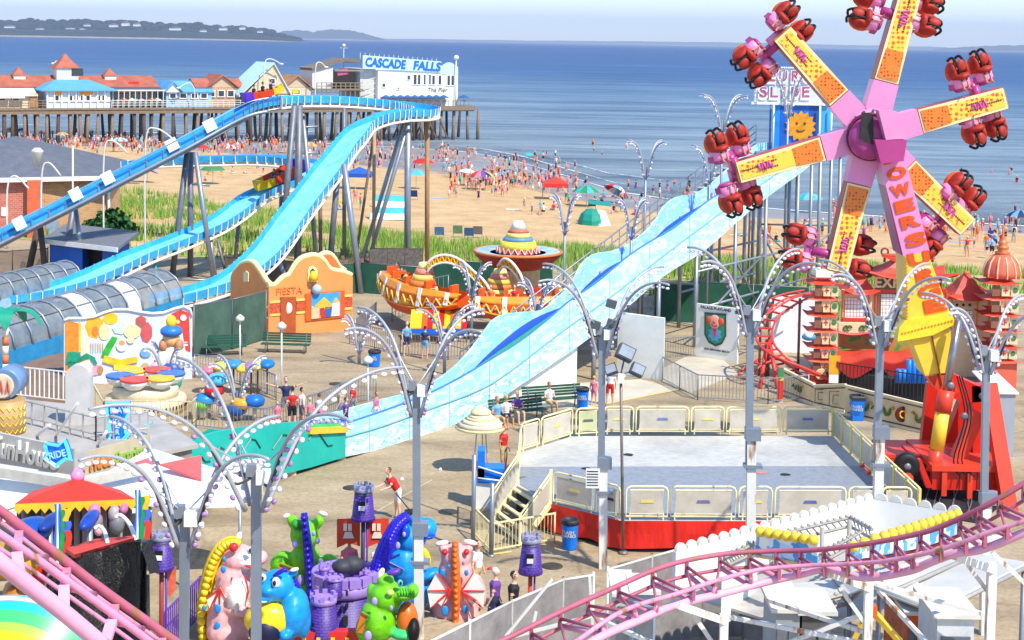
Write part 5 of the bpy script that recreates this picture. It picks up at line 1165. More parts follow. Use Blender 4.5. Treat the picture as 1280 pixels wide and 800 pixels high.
for (tx,ty) in TIPS:
    tip=A(tx,ty,SD); d=(tip-hub); d.y=0; L=d.length; d.normalize(); s=V(-d.z,0,d.x); P=hub.copy()
    # pink root
    m=MB(); m.m(PK); w0,w1=1.0,.92; dep=.75
    m.prism([P+d*.3-s*w0/2+FY*dep/2,P+d*L*.36-s*w1/2+FY*dep/2,P+d*L*.36+s*w1/2+FY*dep/2,P+d*.3+s*w0/2+FY*dep/2],-FY*dep); ar=m.build('arm_root',sg_)
    m=MB(); m.m(ARD); a0,a1=L*.363,L*1.0; wa,wb=.9,.8
    m.prism([P+d*a0-s*wa/2+FY*.34,P+d*a1-s*wb/2+FY*.34,P+d*a1+s*wb/2+FY*.34,P+d*a0+s*wa/2+FY*.34],-FY*.7); arm=m.build('arm',sg_)
    face(arm,P,d,s,a0+.02,a1-.02,wa-.03,wb-.03,AC,'face_panel',.345,.02)
    face(arm,P,d,s,lerp(a0,a1,.30),lerp(a0,a1,.97),(wa-.3),(wb-.22),AYS,'yellow_panel',.367,.015)
    face(arm,P,d,s,lerp(a0,a1,.03),lerp(a0,a1,.34),(wa-.14),(wa-.26),AOS,'orange_panel',.385,.015)
    m=MB(); m.m(M((120,30,60),.5,name='plum_dots'))
    for i in range(16):
        c=P+d*lerp(lerp(a0,a1,.55),lerp(a0,a1,.93),i/15)+FY*.39; m.box(c+s*(.12 if i<8 else -.02),(.055,.012,.055)); 
        if i<8: m.box(c-s*.1,(.05,.012,.05))
    m.build('plum_dots',arm)
    m=MB(); m.m(M((215,90,160),.4,name='pink_scroll')); pts=[P+d*lerp(lerp(a0,a1,.60),lerp(a0,a1,.78),i/14)+s*(.14*math.sin(i*1.3))+FY*.40 for i in range(15)]; m.path(pts,.045,4); m.build('scroll',arm)
    
    m=MB(); m.m(M((225,160,60),.4)); m.prism([P+d*a1-s*wb/2+FY*.3,P+d*(a1+.05)-s*wb*.4+FY*.2,P+d*(a1+.05)+s*wb*.4+FY*.2,P+d*a1+s*wb/2+FY*.3],-FY*.5); m.build('end_cap',arm)
    armroots.append((P,d,s,L,arm))
# hub
for k in range(16):
    a=2*math.pi*k/16; m=MB(); m.m(STEELD).lathe(hub+V(.9*math.cos(a),-.5,.9*math.sin(a)),[(.06,0),(.05,.08)],6,FY); m.build('hub_bolt',sg_)
m=MB(); m.m(M((90,30,60),.5,name='plum_ring')).path([hub+V(.82*math.cos(a)-.1,-.6,.82*math.sin(a)-.05) for a in [2*math.pi*i/28 for i in range(28)]],.07,6,closed=True); m.build('hub_seal',sg_)
m=MB(); m.m(PK).lathe(hub+V(0,.5,0),[(.92,0),(.98,.15),(.98,.85),(.88,1.0),(.82,1.05)],24,FY); m.build('hub_drum',sg_)
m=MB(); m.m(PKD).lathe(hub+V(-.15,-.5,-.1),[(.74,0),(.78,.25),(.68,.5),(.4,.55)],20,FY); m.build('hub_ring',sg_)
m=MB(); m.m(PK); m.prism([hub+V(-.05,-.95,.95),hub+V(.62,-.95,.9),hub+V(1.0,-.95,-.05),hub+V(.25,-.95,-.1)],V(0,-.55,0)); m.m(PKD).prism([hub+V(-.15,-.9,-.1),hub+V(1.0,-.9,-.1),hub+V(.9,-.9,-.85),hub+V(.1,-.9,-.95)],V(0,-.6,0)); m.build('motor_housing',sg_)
m=MB(); m.m(DARK); m.prism([hub+V(-.55,-1.05,.85),hub+V(-.15,-1.05,.8),hub+V(-.1,-1.05,-.3),hub+V(-.6,-1.05,-.1)],V(0,-.1,0)); m.build('painted_hub_shadow',sg_)  # dark plate paints the recess shadow at the hub's upper left
# main leg, leaning in front of the hub plane
LP=SD-.9
def poly(pts,D,mat,nm,th,root=sg_): 
    m=MB(); m.m(mat).prism([A(x,y,D) for x,y in pts],V(0,th,0)); return m.build(nm,root)
poly([(1094,178),(1126,176),(1162,314),(1129,320)],LP,PK,'leg_upper',1.3)
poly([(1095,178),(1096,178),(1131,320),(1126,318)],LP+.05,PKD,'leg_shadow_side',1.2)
yl=poly([(1131,320),(1159,314),(1188,393),(1133,403)],LP,AY,'leg_lower',1.4)
poly([(1131,401),(1189,390),(1195,405),(1166,419),(1122,427),(1124,410)],LP-.1,M((250,214,50),.4,name='collar_yellow'),'collar',1.6)
m=MB(); m.m(AO); 
for i in range(16): p=A(lerp(1128,1190,i/15),lerp(417,401,i/15),LP-.12); m.box(p,(.05,.02,.05))
m.build('collar_dots',yl)
poly([(1139,423),(1188,412),(1190,450),(1186,468),(1157,470)],LP+.1,AY,'cone_yellow',1.2)
poly([(1157,468),(1187,466),(1199,490),(1184,496),(1172,488)],LP+.1,RR2,'cone_red',1.1)
m=MB(); m.m(M((150,90,20),.5)).tube(A(1165,420,LP+.05),A(1178,482,LP+.05),.03,n=5); m.build('cone_seam',yl)
LTR=M((230,84,14),.45,name='leg_letters'); 
for ch,x,y,s in (('P',1113,197,.72),('O',1119,217,.72),('W',1124,238,.72),('E',1128,258,.72),('R',1134,278,.72),('S',1143,300,.78),('U',1147,324,.8),('R',1154,345,.8),('G',1160,364,.82),('E',1166,383,.82)):
    up=(A(1100,178,LP)-A(1138,320,LP)).normalized() if y<315 else (A(1145,320,LP)-A(1160,400,LP)).normalized(); rt=up.cross(V(0,-1,0)); rt=-rt if rt.x<0 else rt
    text(ch,A(x+2,y,LP-.03),rt,up,1,LTR,sg_,'letter',.02,.05,0,s*.98,s*.6)
m=MB(); m.m(AO)
for i in range(20): p=A(lerp(1133,1134,i/19),lerp(322,400,i/19),LP-.03); m.box(p,(.06,.02,.06))
m.build('leg_bulbs',yl)
# base
def bar(x0,y0,x1,y1,w,h,D,mat=RR2,nm='strut',D2=None,par=None):
    m=MB(); m.m(mat).bar(A(x0,y0,D),A(x1,y1,D2 or D),w,h,V(0,-1,0)); return m.build(nm,par or sg_)
poly([(1190,466),(1200,472),(1230,486),(1230,502),(1205,504),(1190,497),(1180,490)],SD-.5,RR_,'pivot_frame',.9)
for x,y in ((1188,482),(1228,495),(1240,560),(1175,608),(1205,520)):
    m=MB(); m.m(STEELD).lathe(A(x,y,SD-1.6),[(.14,0),(.14,.06),(.06,.1)],10,FY); m.build('pin',sg_)
for k in range(3):
    m=MB(); m.m(BLACK).path(smoothpts([A(1196+k*3,470,SD-1),A(1206+k*4,520,SD-1.6),A(1192+k*5,575,SD-2),A(1200+k*9,596,SD-2.5)],5),.03,5); m.build('hydraulic_hose',sg_)
for x in (1180,1200,1222,1245):
    m=MB(); m.m(M((150,24,16),.5,name='seam_red')).box(A(x,600,SD-2.22),(.03,.03,.62)); m.build('panel_seam',sg_)
bar(1152,604,1165,478,.42,.35,SD+1.6,RR_); bar(1170,600,1207,500,.5,.5,SD+1.2,M((170,24,16),.4,name='shaded_red') if False else RR_); bar(1185,600,1222,515,.45,.5,SD-1.1,RR2)
bar(1224,480,1226,590,.7,.6,SD-.2,RR_,'tower_post'); bar(1236,480,1262,640,.5,.45,SD-1.3,RR2,'outrigger_leg',SD-3.0); bar(1228,540,1250,640,.4,.4,SD+1.5,RR_,'outrigger_leg')
m=MB(); m.m(M((160,150,150),.3,.8,name='ram_chrome')).tube(A(1198,400,SD-1.3),A(1181,498,SD-1.5),.14,n=10); m.build('ram_rod',sg_)
m=MB(); m.m(RR2).tube(A(1183,488,SD-1.5),A(1178,515,SD-1.6),.3,n=12); m.m(AY).tube(A(1178,515,SD-1.6),A(1171,562,SD-1.7),.26,n=12); m.m(RR2).tube(A(1171,562,SD-1.7),A(1166,590,SD-1.8),.25,n=12); m.build('ram_cylinder',sg_)
# trailer bed: low plates, chassis, wheels
def blk(x0,x1,y0,y1,D,dep,mat,nm):
    a=A(x0,y1,D);b=A(x1,y0,D); m=MB(); m.m(mat).prism([V(a.x,D,a.z),V(b.x,D,a.z),V(b.x,D,b.z),V(a.x,D,b.z)],(0,dep,0)); return m.build(nm,sg_)
blk(1106,1160,569,573,SD-.5,2.2,RR2,'deck_plate'); blk(1140,1175,570,575,SD-.9,1.6,RR2,'deck_plate')
blk(1165,1262,588,612,SD-2.2,.3,RR_,'chassis_side'); blk(1165,1262,584,589,SD-2.4,3.8,RR2,'chassis_top'); blk(1110,1170,578,588,SD-.2,2,DARK,'axle_gear'); blk(1160,1262,590,612,SD+1.2,.3,RR_,'chassis_rear')
blk(1106,1165,575,578,SD-.5,.4,RR2,'edge_beam')
m=MB(); m.m(RR_); a=A(1146,577,SD-2.3); b=A(1163,600,SD-2.3); m.prism([A(1146,575,SD-2.3),A(1152,575,SD-2.3),A(1166,610,SD-2.3),A(1158,610,SD-2.3)],(0,.3,0)); m.build('gusset',sg_)
for x,y in ((1212,607),(1232,609),(1180,604)): 
    m=MB(); m.m(RR2).box(A(x,y,SD-2.3),(.18,.12,.9)); m.build('rib',sg_)
for D_,x in ((SD-2.4,1133),(SD+1.3,1133)):
    c=A(x,582,D_); m=MB(); m.m(BLACK).lathe(c+V(0,.17,0),[(.28,0),(.42,.02),(.46,.1),(.46,.25),(.42,.33),(.28,.35)],24,FY); wt_=m.build('wheel',sg_); m=MB(); m.m(STEELD).lathe(c+V(0,.1,0),[(.3,0),(.28,.2),(.14,.24),(.12,.3),(.02,.31)],16,FY); m.build('rim',wt_)
bar(1070,596,1098,577,.5,.15,SD-1.5,RR2,'ramp_plate'); bar(1078,607,1100,588,.5,.2,SD-2.4,RR2,'ramp_plate'); blk(1120,1142,596,618,SD-3.2,.5,RR2,'jack_block'); bar(1120,604,1106,608,.3,.2,SD-3,RR_,'jack_arm')
m=MB(); m.m(M((40,38,40),.8,0,.3,2,name='painted_shadow')).prism([G(1142,640,.01),G(1225,655,.01),G(1262,622,.01),G(1150,600,.01)],(0,0,.02)); m.build('painted_trailer_shadow',sg_)  # dark sheet on the paving paints in the trailer's cast shadow
for i in range(9):
    a=G(1165+i*9,600+i*1.5,.05); b=G(1150+i*11,648,.05); m=MB(); m.m(STEELD).path(smoothpts([a,lerp(a,b,.5)+V(.3*math.sin(i*3),0,0),b],4),.025,5); m.build('cable',sg_)
# cabinet
g=G(1258,585); cb_=thing('switch_cabinet','tall pale grey electric cabinet with a sloping white top behind the red trailer','cabinet',(g.x,61,0))
x0=A(1243,480,61).x;x1=A(1270,480,61).x;z0=A(1250,570,61).z;z1=A(1250,492,61).z
m=MB(); m.m(M((165,172,182),.5,.2,.06,1,name='cabinet_grey')).prism([V(x0,61,.3),V(x1,61,.3),V(x1,61,z1),V(x0,61,z1)],(0,1.1,0)); bd=m.build('body',cb_)
m=MB(); m.m(WHITE).prism([V(x0-.1,60.9,z1),V(x1+.1,60.9,z1),V(x1-.4,62.3,z1+.55),V(x0-.5,62.3,z1+.55)],(0,0,.06)); m.build('sloping_top',cb_)
m=MB(); m.m(DARK).box(V(lerp(x0,x1,.35),60.97,z1*.62),(.06,.05,.12)); m.build('handle',bd)
m=MB(); m.m(M((165,172,182),.5)).box(V(A(1216,560,61).x,61,.9),(.9,.6,1.6)); solo('switch_cabinet',m,'low grey box half hidden behind the red trailer legs','cabinet')
# gondolas
gp=thing('gondola','','',(0,0,0)); 
for kx in ('label','category'): 
    if kx in gp: del gp[kx]
GR=M((172,42,26),.6,0,.3,6,name='seat_red'); GO=M((226,96,36),.6,0,.3,6,name='seat_orange')
def rbox(m,c,d,r=.08):
    m.ell(c,(d[0]/2,d[1]/2,d[2]/2),None,10,8)
for sx in (-.42,.42):
    m=MB(); m.m(PK).lathe((sx,.1,-.42),[(.05,0),(.28,.03),(.33,.12),(.31,.34),(.27,.38)],14); m.m(PKD).lathe((sx,.1,-.5),[(.2,0),(.3,.1)],12); m.build('shell',gp)
    m=MB(); m.m(GO).ell((sx,.26,.14),(.36,.2,.4)); m.m(GR).ell((sx-.22,.03,.2),(.12,.26,.32)); m.ell((sx+.22,.03,.2),(.12,.26,.32)); m.ell((sx,-.05,.0),(.3,.35,.14)); m.build('seat',gp)
    m=MB(); m.m(BLACK)
    for q in (-.13,.13): m.path(smoothpts([(sx+q,.3,.56),(sx+q,-.02,.64),(sx+q,-.24,.42),(sx+q*.8,-.2,.05)],4),.045,6)
    m.m(GR).ell((sx,-.25,.35),(.16,.08,.2)); m.build('harness',gp)
m=MB(); m.m(PKD).bar(V(-.75,.15,-.3),V(.75,.15,-.3),.3,.2); m.m(PK).tube(V(0,.15,-.35),V(0,.15,-.85),.16,n=8); m.build('carrier',gp)
GN=kidsof(gp)
names=['upward pointing','upper left','lower left','downward pointing','lower right','right hand']
# two gondolas per arm, on either edge near the tip; world tilt angle about the view axis
GANG=[(0,-1,100),(0,1,-70),(1,1,-20),(1,-1,110),(2,1,10),(2,-1,190),(3,1,75),(3,-1,-95),(4,1,-35),(4,-1,160),(5,1,12),(5,-1,185)]
GPOS=[(1090,10),(1150,14),(984,36),(949,76),(913,185),(925,238),(1004,310),(1064,318),(1200,248),(1163,292),(1215,95),(1230,152)]
RIDERS=[]
for i,((ai,sd,ang),(gx,gy)) in enumerate(zip(GANG,GPOS)):
    P,d,s,L,arm=armroots[ai]; pos=A(gx,gy,SD+(.1 if i%2 else -.1))
    # orient so the carrier stem points to the arm axis
    ax=P+d*((pos-P).dot(d)); ax.y=pos.y; v=(ax-pos).normalized()      # towards arm = local -Z
    zz=-v; yy=V(0,1,0); xx=yy.cross(zz).normalized(); tw_=Matrix.Rotation(R([25,-30,15,-20][i%4]),3,zz)
    rot=(tw_@Matrix((xx,yy,zz)).transposed()).to_4x4(); mt=Matrix.Translation(pos+zz*.12)@rot@Matrix.Scale(1.12,4)
    for o in GN:
        c=o.copy(); C.objects.link(c); c.parent=sg_; c.matrix_local=Matrix.Translation(-sg_.location)@mt; 
    RIDERS.append((mt,names[ai],i))
    q=MB(); q.m(PKD).tube(pos+v*.35,ax,.16,n=8); q.build('gondola_stem',sg_)
for o in GN: bpy.data.objects.remove(o)
bpy.data.objects.remove(gp)
# ---------------- pagoda coaster ----------------
PR=M((210,66,44),.5,0,.12,1.5,name='pagoda_red'); PRL=M((226,104,78),.5,0,.1,1.5,name='pagoda_salmon'); PC=M((232,206,160),.6,0,.1,2,name='pagoda_cream'); PDK=M((70,44,34),.7,0,.2,3,name='lattice_brown'); PG=M((70,130,70),.6,name='jade')
def swoop(c,hx,hy,h,lift,tx=.25,ty=.25,ov=1.0,rz=0):
    """hipped roof with upturned corners"""
    m=MB(); n=6; per=[]
    for k in range(4*n):
        sde,t=divmod(k,n); t=t/n*2-1
        x,y=[(t,-1),(1,t),(-t,1),(-1,-t)][sde]; per.append((x,y))
    rings=[]
    prof=[(1,1,0),(.96,.96,.04),(.72,.72,.22),(.5,.5,.46),(.34,.36,.74),(tx,ty,1)]
    for (ax,ay,z) in prof:
        r=[]
        for x,y in per:
            cn=(abs(x)*abs(y))**3; zz=z*h+(lift*cn if z<.1 else lift*cn*.25*(1-z)); e=1+.10*cn*(1-z); r.append(V(x*hx*ax*e,y*hy*ay*e,zz))
        rings.append(r)
    rt=Matrix.Rotation(rz,3,'Z'); C_=Vector(c); N=4*n
    vs=[C_+rt@p for r in rings for p in r]; fs=[]
    for i in range(len(rings)-1):
        for k in range(N): k2=(k+1)%N; fs.append((i*N+k,i*N+k2,(i+1)*N+k2,(i+1)*N+k))
    fs.append(tuple((len(rings)-1)*N+k for k in range(N))); fs.append(tuple(range(N))[::-1])
    m.add(vs,fs,False); return m
def roof(root,px,py,D,wpx,h,dep,mat=PR,lift=.25,tx=.3,nm='roof'):
    c=A(px,py,D); m=swoop(c,wpx*D/F/2,dep/2,h,lift,tx,tx*.6); m.ms=[mat]; o=m.build(nm,root); 
    q=MB(); q.m(PRL).path([c+V(-wpx*D/F/2*tx,0,h+.05),c+V(wpx*D/F/2*tx,0,h+.05)],.1,6); q.build('ridge',o); return o
def boxp(root,x0,x1,y0,y1,D,dep,mat,nm,o=0):
    a=A(x0,y1,D);b=A(x1,y0,D); m=MB(); m.m(mat).prism([V(a.x,D+o,a.z),V(b.x,D+o,a.z),V(b.x,D+o,b.z),V(a.x,D+o,b.z)],(0,dep,0)); return m.build(nm,root)
TD_=75.0
def tower(px,ybase,tiers,D,wpx,top,label):
    g=A(px,ybase,D); r=thing('pagoda_tower',label,'pagoda',(g.x,D,0)); w_=wpx*D/F; y=ybase; 
    m=MB(); m.m(PRL).prism([V(g.x-w_*.45,D,0),V(g.x+w_*.45,D,0),V(g.x+w_*.45,D,A(px,tiers[-1]+2,D).z),V(g.x-w_*.45,D,A(px,tiers[-1]+2,D).z)],(0,w_*.9,0)); m.build('shaft',r)
    for i,ty in enumerate(tiers):
        c=A(px-0,ty,D); m=swoop(V(c.x,D+w_*.45,c.z-.14),w_*.57,w_*.57,.3,.1,.74,.74); m.ms=[PRL if i%2 else M((214,74,50),.5,name='tier_red')]; m.build('tier_roof',r)
    for a,b_ in zip(tiers[:-1],tiers[1:]):
        z=(A(px,a,D).z+A(px,b_,D).z)/2+ -.02; hgt=abs(A(px,a,D).z-A(px,b_,D).z)*.5
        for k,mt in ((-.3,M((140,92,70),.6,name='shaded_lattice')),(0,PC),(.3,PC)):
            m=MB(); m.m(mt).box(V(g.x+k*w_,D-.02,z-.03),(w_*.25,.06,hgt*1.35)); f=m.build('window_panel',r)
            m=MB(); 
            if k==.3: m.m(PG).lathe(V(g.x+k*w_,D-.05,z),[(hgt*.34,0),(hgt*.3,.03)],10,FY); m.build('round_light',f)
            elif k==0: m.m(PR).box(V(g.x,D-.07,z),(w_*.16,.02,.05)); m.box(V(g.x,D-.07,z),(.04,.02,hgt*.7)); m.build('fretwork',f)
    return r,g,w_
tl,g,w_=tower(1030,478,[352,372,392,412,432,449,466],TD_,34,None,'salmon red six tier pagoda tower at the left of the pagoda ride')
boxp(tl,1020,1042,338,350,TD_+.3,1,WHITE,'top_lantern'); roof(tl,1031,340,TD_+.8,22,.3,.9,PRL,.05,.8,'top_cap')
boxp(tl,1017,1041,470,480,TD_-.1,.3,PR,'plinth'); 
m=MB(); c=A(1026,468,TD_-.15); m.m(PC).lathe(c,[(.28,0),(.25,.04)],14,FY); m.build('medallion',tl)
tr,g2,w2=tower(1253,470,[352,372,392,412,432,450],TD_,40,None,'red pagoda tower with a ribbed dome and golden spire at the right edge')
dc=A(1252,346,TD_+.8)
m=MB(); m.m(PRL).lathe(dc,[(.85,0),(.86,.25),(.74,.7),(.5,1.0),(.3,1.12)],16); dm=m.build('dome',tr)
m=MB(); m.m(PC)
for k in range(12):
    a=2*math.pi*k/12; m.path([dc+V(r_*math.cos(a),r_*math.sin(a),z) for r_,z in ((.87,0),(.88,.25),(.76,.7),(.52,1.0))],.035,4)
m.build('dome_ribs',dm)
m=MB(); m.m(M((215,120,70),.4,.2,name='spire_gold')).lathe(dc+V(0,0,1.1),[(.34,0),(.38,.08),(.22,.15),(.3,.28),(.3,.36),(.18,.42),(.24,.52),(.2,.6),(.1,.68),(.12,.75),(.06,.85),(.05,1.3),(.01,1.45)],12); m.build('spire',tr)
# facade between the towers
pf=thing('pagoda_gate','oriental style ride front with red roofs, lattice windows and EXPRESS lettering','ride front',(A(1140,480,77).x,77,0))
LW=bpy.data.materials.new('lattice_window'); LW.use_nodes=True; t,b=nodes(LW)
n_=t.nodes.new('ShaderNodeTexBrick'); n_.offset=0; n_.inputs['Scale'].default_value=3.2; n_.inputs['Brick Width'].default_value=.5; n_.inputs['Row Height'].default_value=.6; n_.inputs['Mortar Size'].default_value=.045
tc_=t.nodes.new('ShaderNodeTexCoord'); mp_=t.nodes.new('ShaderNodeMapping'); mp_.inputs['Rotation'].default_value=(R(90),0,0); t.links.new(tc_.outputs['Object'],mp_.inputs[0]); t.links.new(mp_.outputs[0],n_.inputs['Vector'])
for k,c in (('Color1',(236,234,228)),('Color2',(222,222,220)),('Mortar',(150,130,100))): n_.inputs[k].default_value=(s2l(c[0]),s2l(c[1]),s2l(c[2]),1)
t.links.new(n_.outputs[0],b.inputs['Base Color'])
boxp(pf,1052,1096,364,440,77,.5,PC,'wall'); boxp(pf,1096,1178,343,440,77.2,.5,PC,'wall'); boxp(pf,1180,1240,372,470,77,.5,PC,'wall')
for x0,x1,y0,y1 in ((1056,1081,373,398),(1101,1119,368,397),(1124,1150,368,397),(1193,1216,388,412)): boxp(pf,x0,x1,y0,y1,76.93,.05,LW,'lattice_window')
for x in (1095,1121,1176): boxp(pf,x-1.8,x+1.8,343,412,76.85,.3,PR,'red_pillar')
for x in (1053,1086,1183,1190,1222,1238): boxp(pf,x-1.2,x+1.2,366,412,76.9,.2,PRL if x%2 else M((235,120,60),.5),'pilaster')
for (x0,x1,y0,y1) in ((1053,1090,398,405),(1096,1178,363,366),(1053,1096,364,367),(1182,1240,370,374)): boxp(pf,x0,x1,y0,y1,76.84,.25,PR,'red_beam')
boxp(pf,1097,1140,345,362,76.9,.08,M((120,110,70),.6,name='olive_panel'),'name_panel')
text('EXPRESS',A(1128,354,76.8),(1,0,0),(0,0,1),1,PC,pf,'lettering',.03,.03,0,2.7,.55)
roof(pf,1134,345,77.6,104,.95,2.6,PR,.35,.62)
for x in (1106,1166):
    m=MB(); c=A(x,316,77.6); m.m(M((120,60,45),.5)).path([c+V(.17*math.cos(t),0,.17*math.sin(t)+.05) for t in [2*math.pi*k/12 for k in range(12)]],.05,6,closed=True); m.tube(c+V(0,0,-.12),c+V(0,0,-.45),.06,n=6); m.build('ring_finial',pf)
roof(pf,1073,365,77.4,40,1.05,1.9,PR,.22,.1); roof(pf,1207,372,77.4,52,1.15,2.2,PR,.25,.12)
for x,y in ((1073,339),(1207,343)):
    m=MB(); c=A(x,y,77.4); m.m(PRL).lathe(c-V(0,0,.25),[(.14,0),(.08,.12),(.15,.28),(.02,.48)],8); m.build('finial',pf)
for k in range(3):
    m=MB(); c=A(1196+k*8,381,76.9); m.m(PC).lathe(c,[(.14,0),(.12,.03)],12,FY); m.m(PDK).lathe(c+V(0,-.04,0),[(.08,0),(.07,.01)],10,FY); m.build('round_light',pf)
m=MB(); m.m(PR); m.tube(A(1180,352,79),A(1225,364,79),.05,n=5); m.tube(A(1225,358,79),A(1238,366,79),.05,n=5); m.build('high_rail',pf)
# frieze, scene panel, red canopy, dark platform
boxp(pf,1048,1126,405,416,76.2,.3,PC,'frieze'); m=MB(); m.m(PG)
for x in (1058,1062,1078,1082,1100): 
    c=A(x,410,76.15); m.path([c+V(.12*math.cos(t),0,.12*math.sin(t)) for t in [k*.8 for k in range(7)]],.035,4)
m.build('dragon_motif',pf)
m=MB(); m.m(PR); P=[A(x,416+2.5*abs(math.sin((x-1048)*.08)),76.1) for x in range(1048,1130,4)]; m.path(P,.07,5); m.build('scalloped_edge',pf)
SCN=bpy.data.materials.new('garden_mural'); SCN.use_nodes=True; t,b=nodes(SCN); t.links.new(ramp(t,noise(t,1.4,4),[(.34,(70,120,50)),(.46,(120,150,60)),(.52,(190,130,60)),(.6,(210,110,50)),(.68,(90,140,60))]),b.inputs['Base Color'])
boxp(pf,1048,1140,416,441,76.7,.2,SCN,'garden_mural')
m=MB(); m.m(PR); xs=[1046+i*5 for i in range(24)]; sw=lambda x:3.5*math.sin((x-1048)*.115)
m.slab([A(x,452+sw(x),73.2) for x in xs],[A(x,440+.3*sw(x),75.6) for x in xs],V(0,0,.08),True); m.build('red_canopy',pf)
m=MB(); m.m(M((170,30,22),.6,name='canopy_valance')); 
for i in range(len(xs)-1):
    a=A(xs[i],452+sw(xs[i]),73.15);b_=A(xs[i+1],452+sw(xs[i+1]),73.15); l0=.25+.45*abs(math.sin((xs[i]-1046)*.058)); l1=.25+.45*abs(math.sin((xs[i+1]-1046)*.058)); m.quad(a,b_,b_-V(0,0,l1),a-V(0,0,l0))
m.build('valance',pf)
boxp(pf,1048,1160,450,492,76.2,.2,DARK,'dark_platform_wall')
m=MB(); m.m(DARK).prism([G(1048,488)+V(0,0,.0),G(1165,505),G(1170,480),G(1048,466)],(0,0,.9)); m.build('station_floor',pf)
for x in (1048,1077,1100,1130,1160): boxp(pf,x-1,x+1,448,492,73.6,.15,PR,'canopy_post')
picket('queue_rail','black queue railing in front of the dark pagoda station',[V(*(G(1048,497)+V(0,0,.4))),V(*(G(1180,519)+V(0,0,.4)))],1.2,.18,DARK,.02)
m=MB(); m.m(BINB)
g=G(1142,503)
for i in range(7): m.tube(g+V(-.75+i*.22,-.2,.95),g+V(-.75+i*.22,-.2,1.55+(.0 if i<2 else .45 if i<4 else .85)),.13,n=8)
m.box(g+V(-.1,-.1,1.1),(1.6,.15,.4)); 
solo('blue_height_board',m,'stepped blue slatted board in front of the pagoda station','board')
r=thing('yellow_sign_board','yellow board above a white notice beside the left pagoda tower','sign',tuple(G(1042,492))); g=G(1042,492)
m=MB(); m.m(M((236,165,40),.5)).box(g+V(0,0,1.35),(.52,.06,.85)); m.build('yellow_board',r); m=MB(); m.m(WHITE).box(g+V(0,-.01,.7),(.48,.06,.4)); m.build('white_notice',r); m=MB(); m.m(STEELD).box(g+V(0,.05,.3),(.06,.05,.6)); m.build('stand',r)
# height measuring post
r=thing('height_post','green, yellow and red striped height post by the picket fence','sign',tuple(G(975,503))); g=G(975,503)
for z0,z1,c in ((0,.15,(200,180,160)),(.15,1.0,(215,50,35)),(1.0,1.15,(240,200,60)),(1.15,1.5,(60,140,70)),(1.5,1.58,(110,110,110))):
    m=MB(); m.m(M(c,.5)).box(g+V(0,0,(z0+z1)/2),(.24,.1,z1-z0)); m.build('stripe',r)
# cream dragon wall
q=[G(985,497),G(1052,515),G(1053,520)]
def cwall(a,b,h0,h1,label):
    r=thing('low_wall',label,'wall',tuple(a)); m=MB(); m.m(PC).prism([a,b,b+V(0,0,h1),a+V(0,0,h0)],V(.03,.15,0)); m.build('panel',r)
    m=MB(); m.m(M((236,216,176),.5)).bar(a+V(0,-.03,h0),b+V(0,-.03,h1),.14,.1); m.bar(a+V(0,-.03,.06),b+V(0,-.03,.06),.12,.12); m.build('rail',r)
    m=MB(); m.m(PDK)
    for z in (.16,): m.tube(lerp(a,b,.02)+V(0,-.02,z),lerp(a,b,.98)+V(0,-.02,z),.02,n=4)
    m.tube(lerp(a,b,.02)+V(0,-.02,h0-.14),lerp(a,b,.98)+V(0,-.02,h1-.14),.02,n=4); m.build('line',r); return r
r1=cwall(G(978,492),G(1017,507),1.15,.95,'cream low wall with a small green dragon left of the height post')
r2=cwall(G(1017,507),G(1056,516),.9,1.25,'cream low wall with fretwork squares in front of the left pagoda')
r3=cwall(G(1056,519),G(1232,560),1.3,1.15,'long cream low wall painted with green dragons behind the trailer')
def dragon(root,a,b,f,z,s,mir=1):
    c=lerp(a,b,f)+V(0,-.05,z); d=(b-a).normalized()*mir; m=MB(); m.m(M((80,120,50),.5,name='dragon_green')); pts=[(-.9,-.1),(-.65,.12),(-.4,-.15),(-.1,.12),(.1,-.2),(.35,-.15),(.4,.12),(.6,.22)]
    P=smoothpts([c+d*x*s+V(0,0,y*s) for x,y in pts],4); m.path(P,[.03+.05*math.sin(math.pi*i/(len(P)-1)) for i in range(len(P))],5); m.build('dragon',root)
    m=MB(); m.m(M((225,150,60),.5)).ell(P[-1],(.12*s,.04,.1*s),None,6,5); m.path([c+d*x*s+V(0,-.02,(y+.1)*s) for x,y in pts[3:7]],.03,4); m.build('dragon_crest',root)
a,b_=G(1056,519),G(1232,560)
for f,mi in ((.13,1),(.29,1),(.56,-1),(.80,1)): dragon(r3,a,b_,f,.62,.75,mi)
c=lerp(a,b_,.42)+V(.03,-.08,.62); m=MB(); m.m(M((95,25,20),.5)).lathe(c,[(.34,0),(.3,.04)],16,FY); md=m.build('medallion',r3); m=MB(); m.m(YELLOW).path([c+V(.15*math.cos(t),-.06,.15*math.sin(t)) for t in [k*.7 for k in range(8)]],.035,4); m.build('medallion_motif',md)
dragon(r1,G(978,492),G(1017,507),.5,.55,.6)
m=MB(); m.m(PDK)
for f,s in ((.25,.3),(.75,.36)):
    c=lerp(G(1017,507),G(1056,516),f)+V(0,-.05,.52)
    for k in (1,.55): 
        P=[c+V(x*s*k,0,y*s*k) for x,y in ((-1,-1),(1,-1),(1,1),(-1,1))]; m.path(P,.022,4,closed=True)
m.build('fretwork',r2)
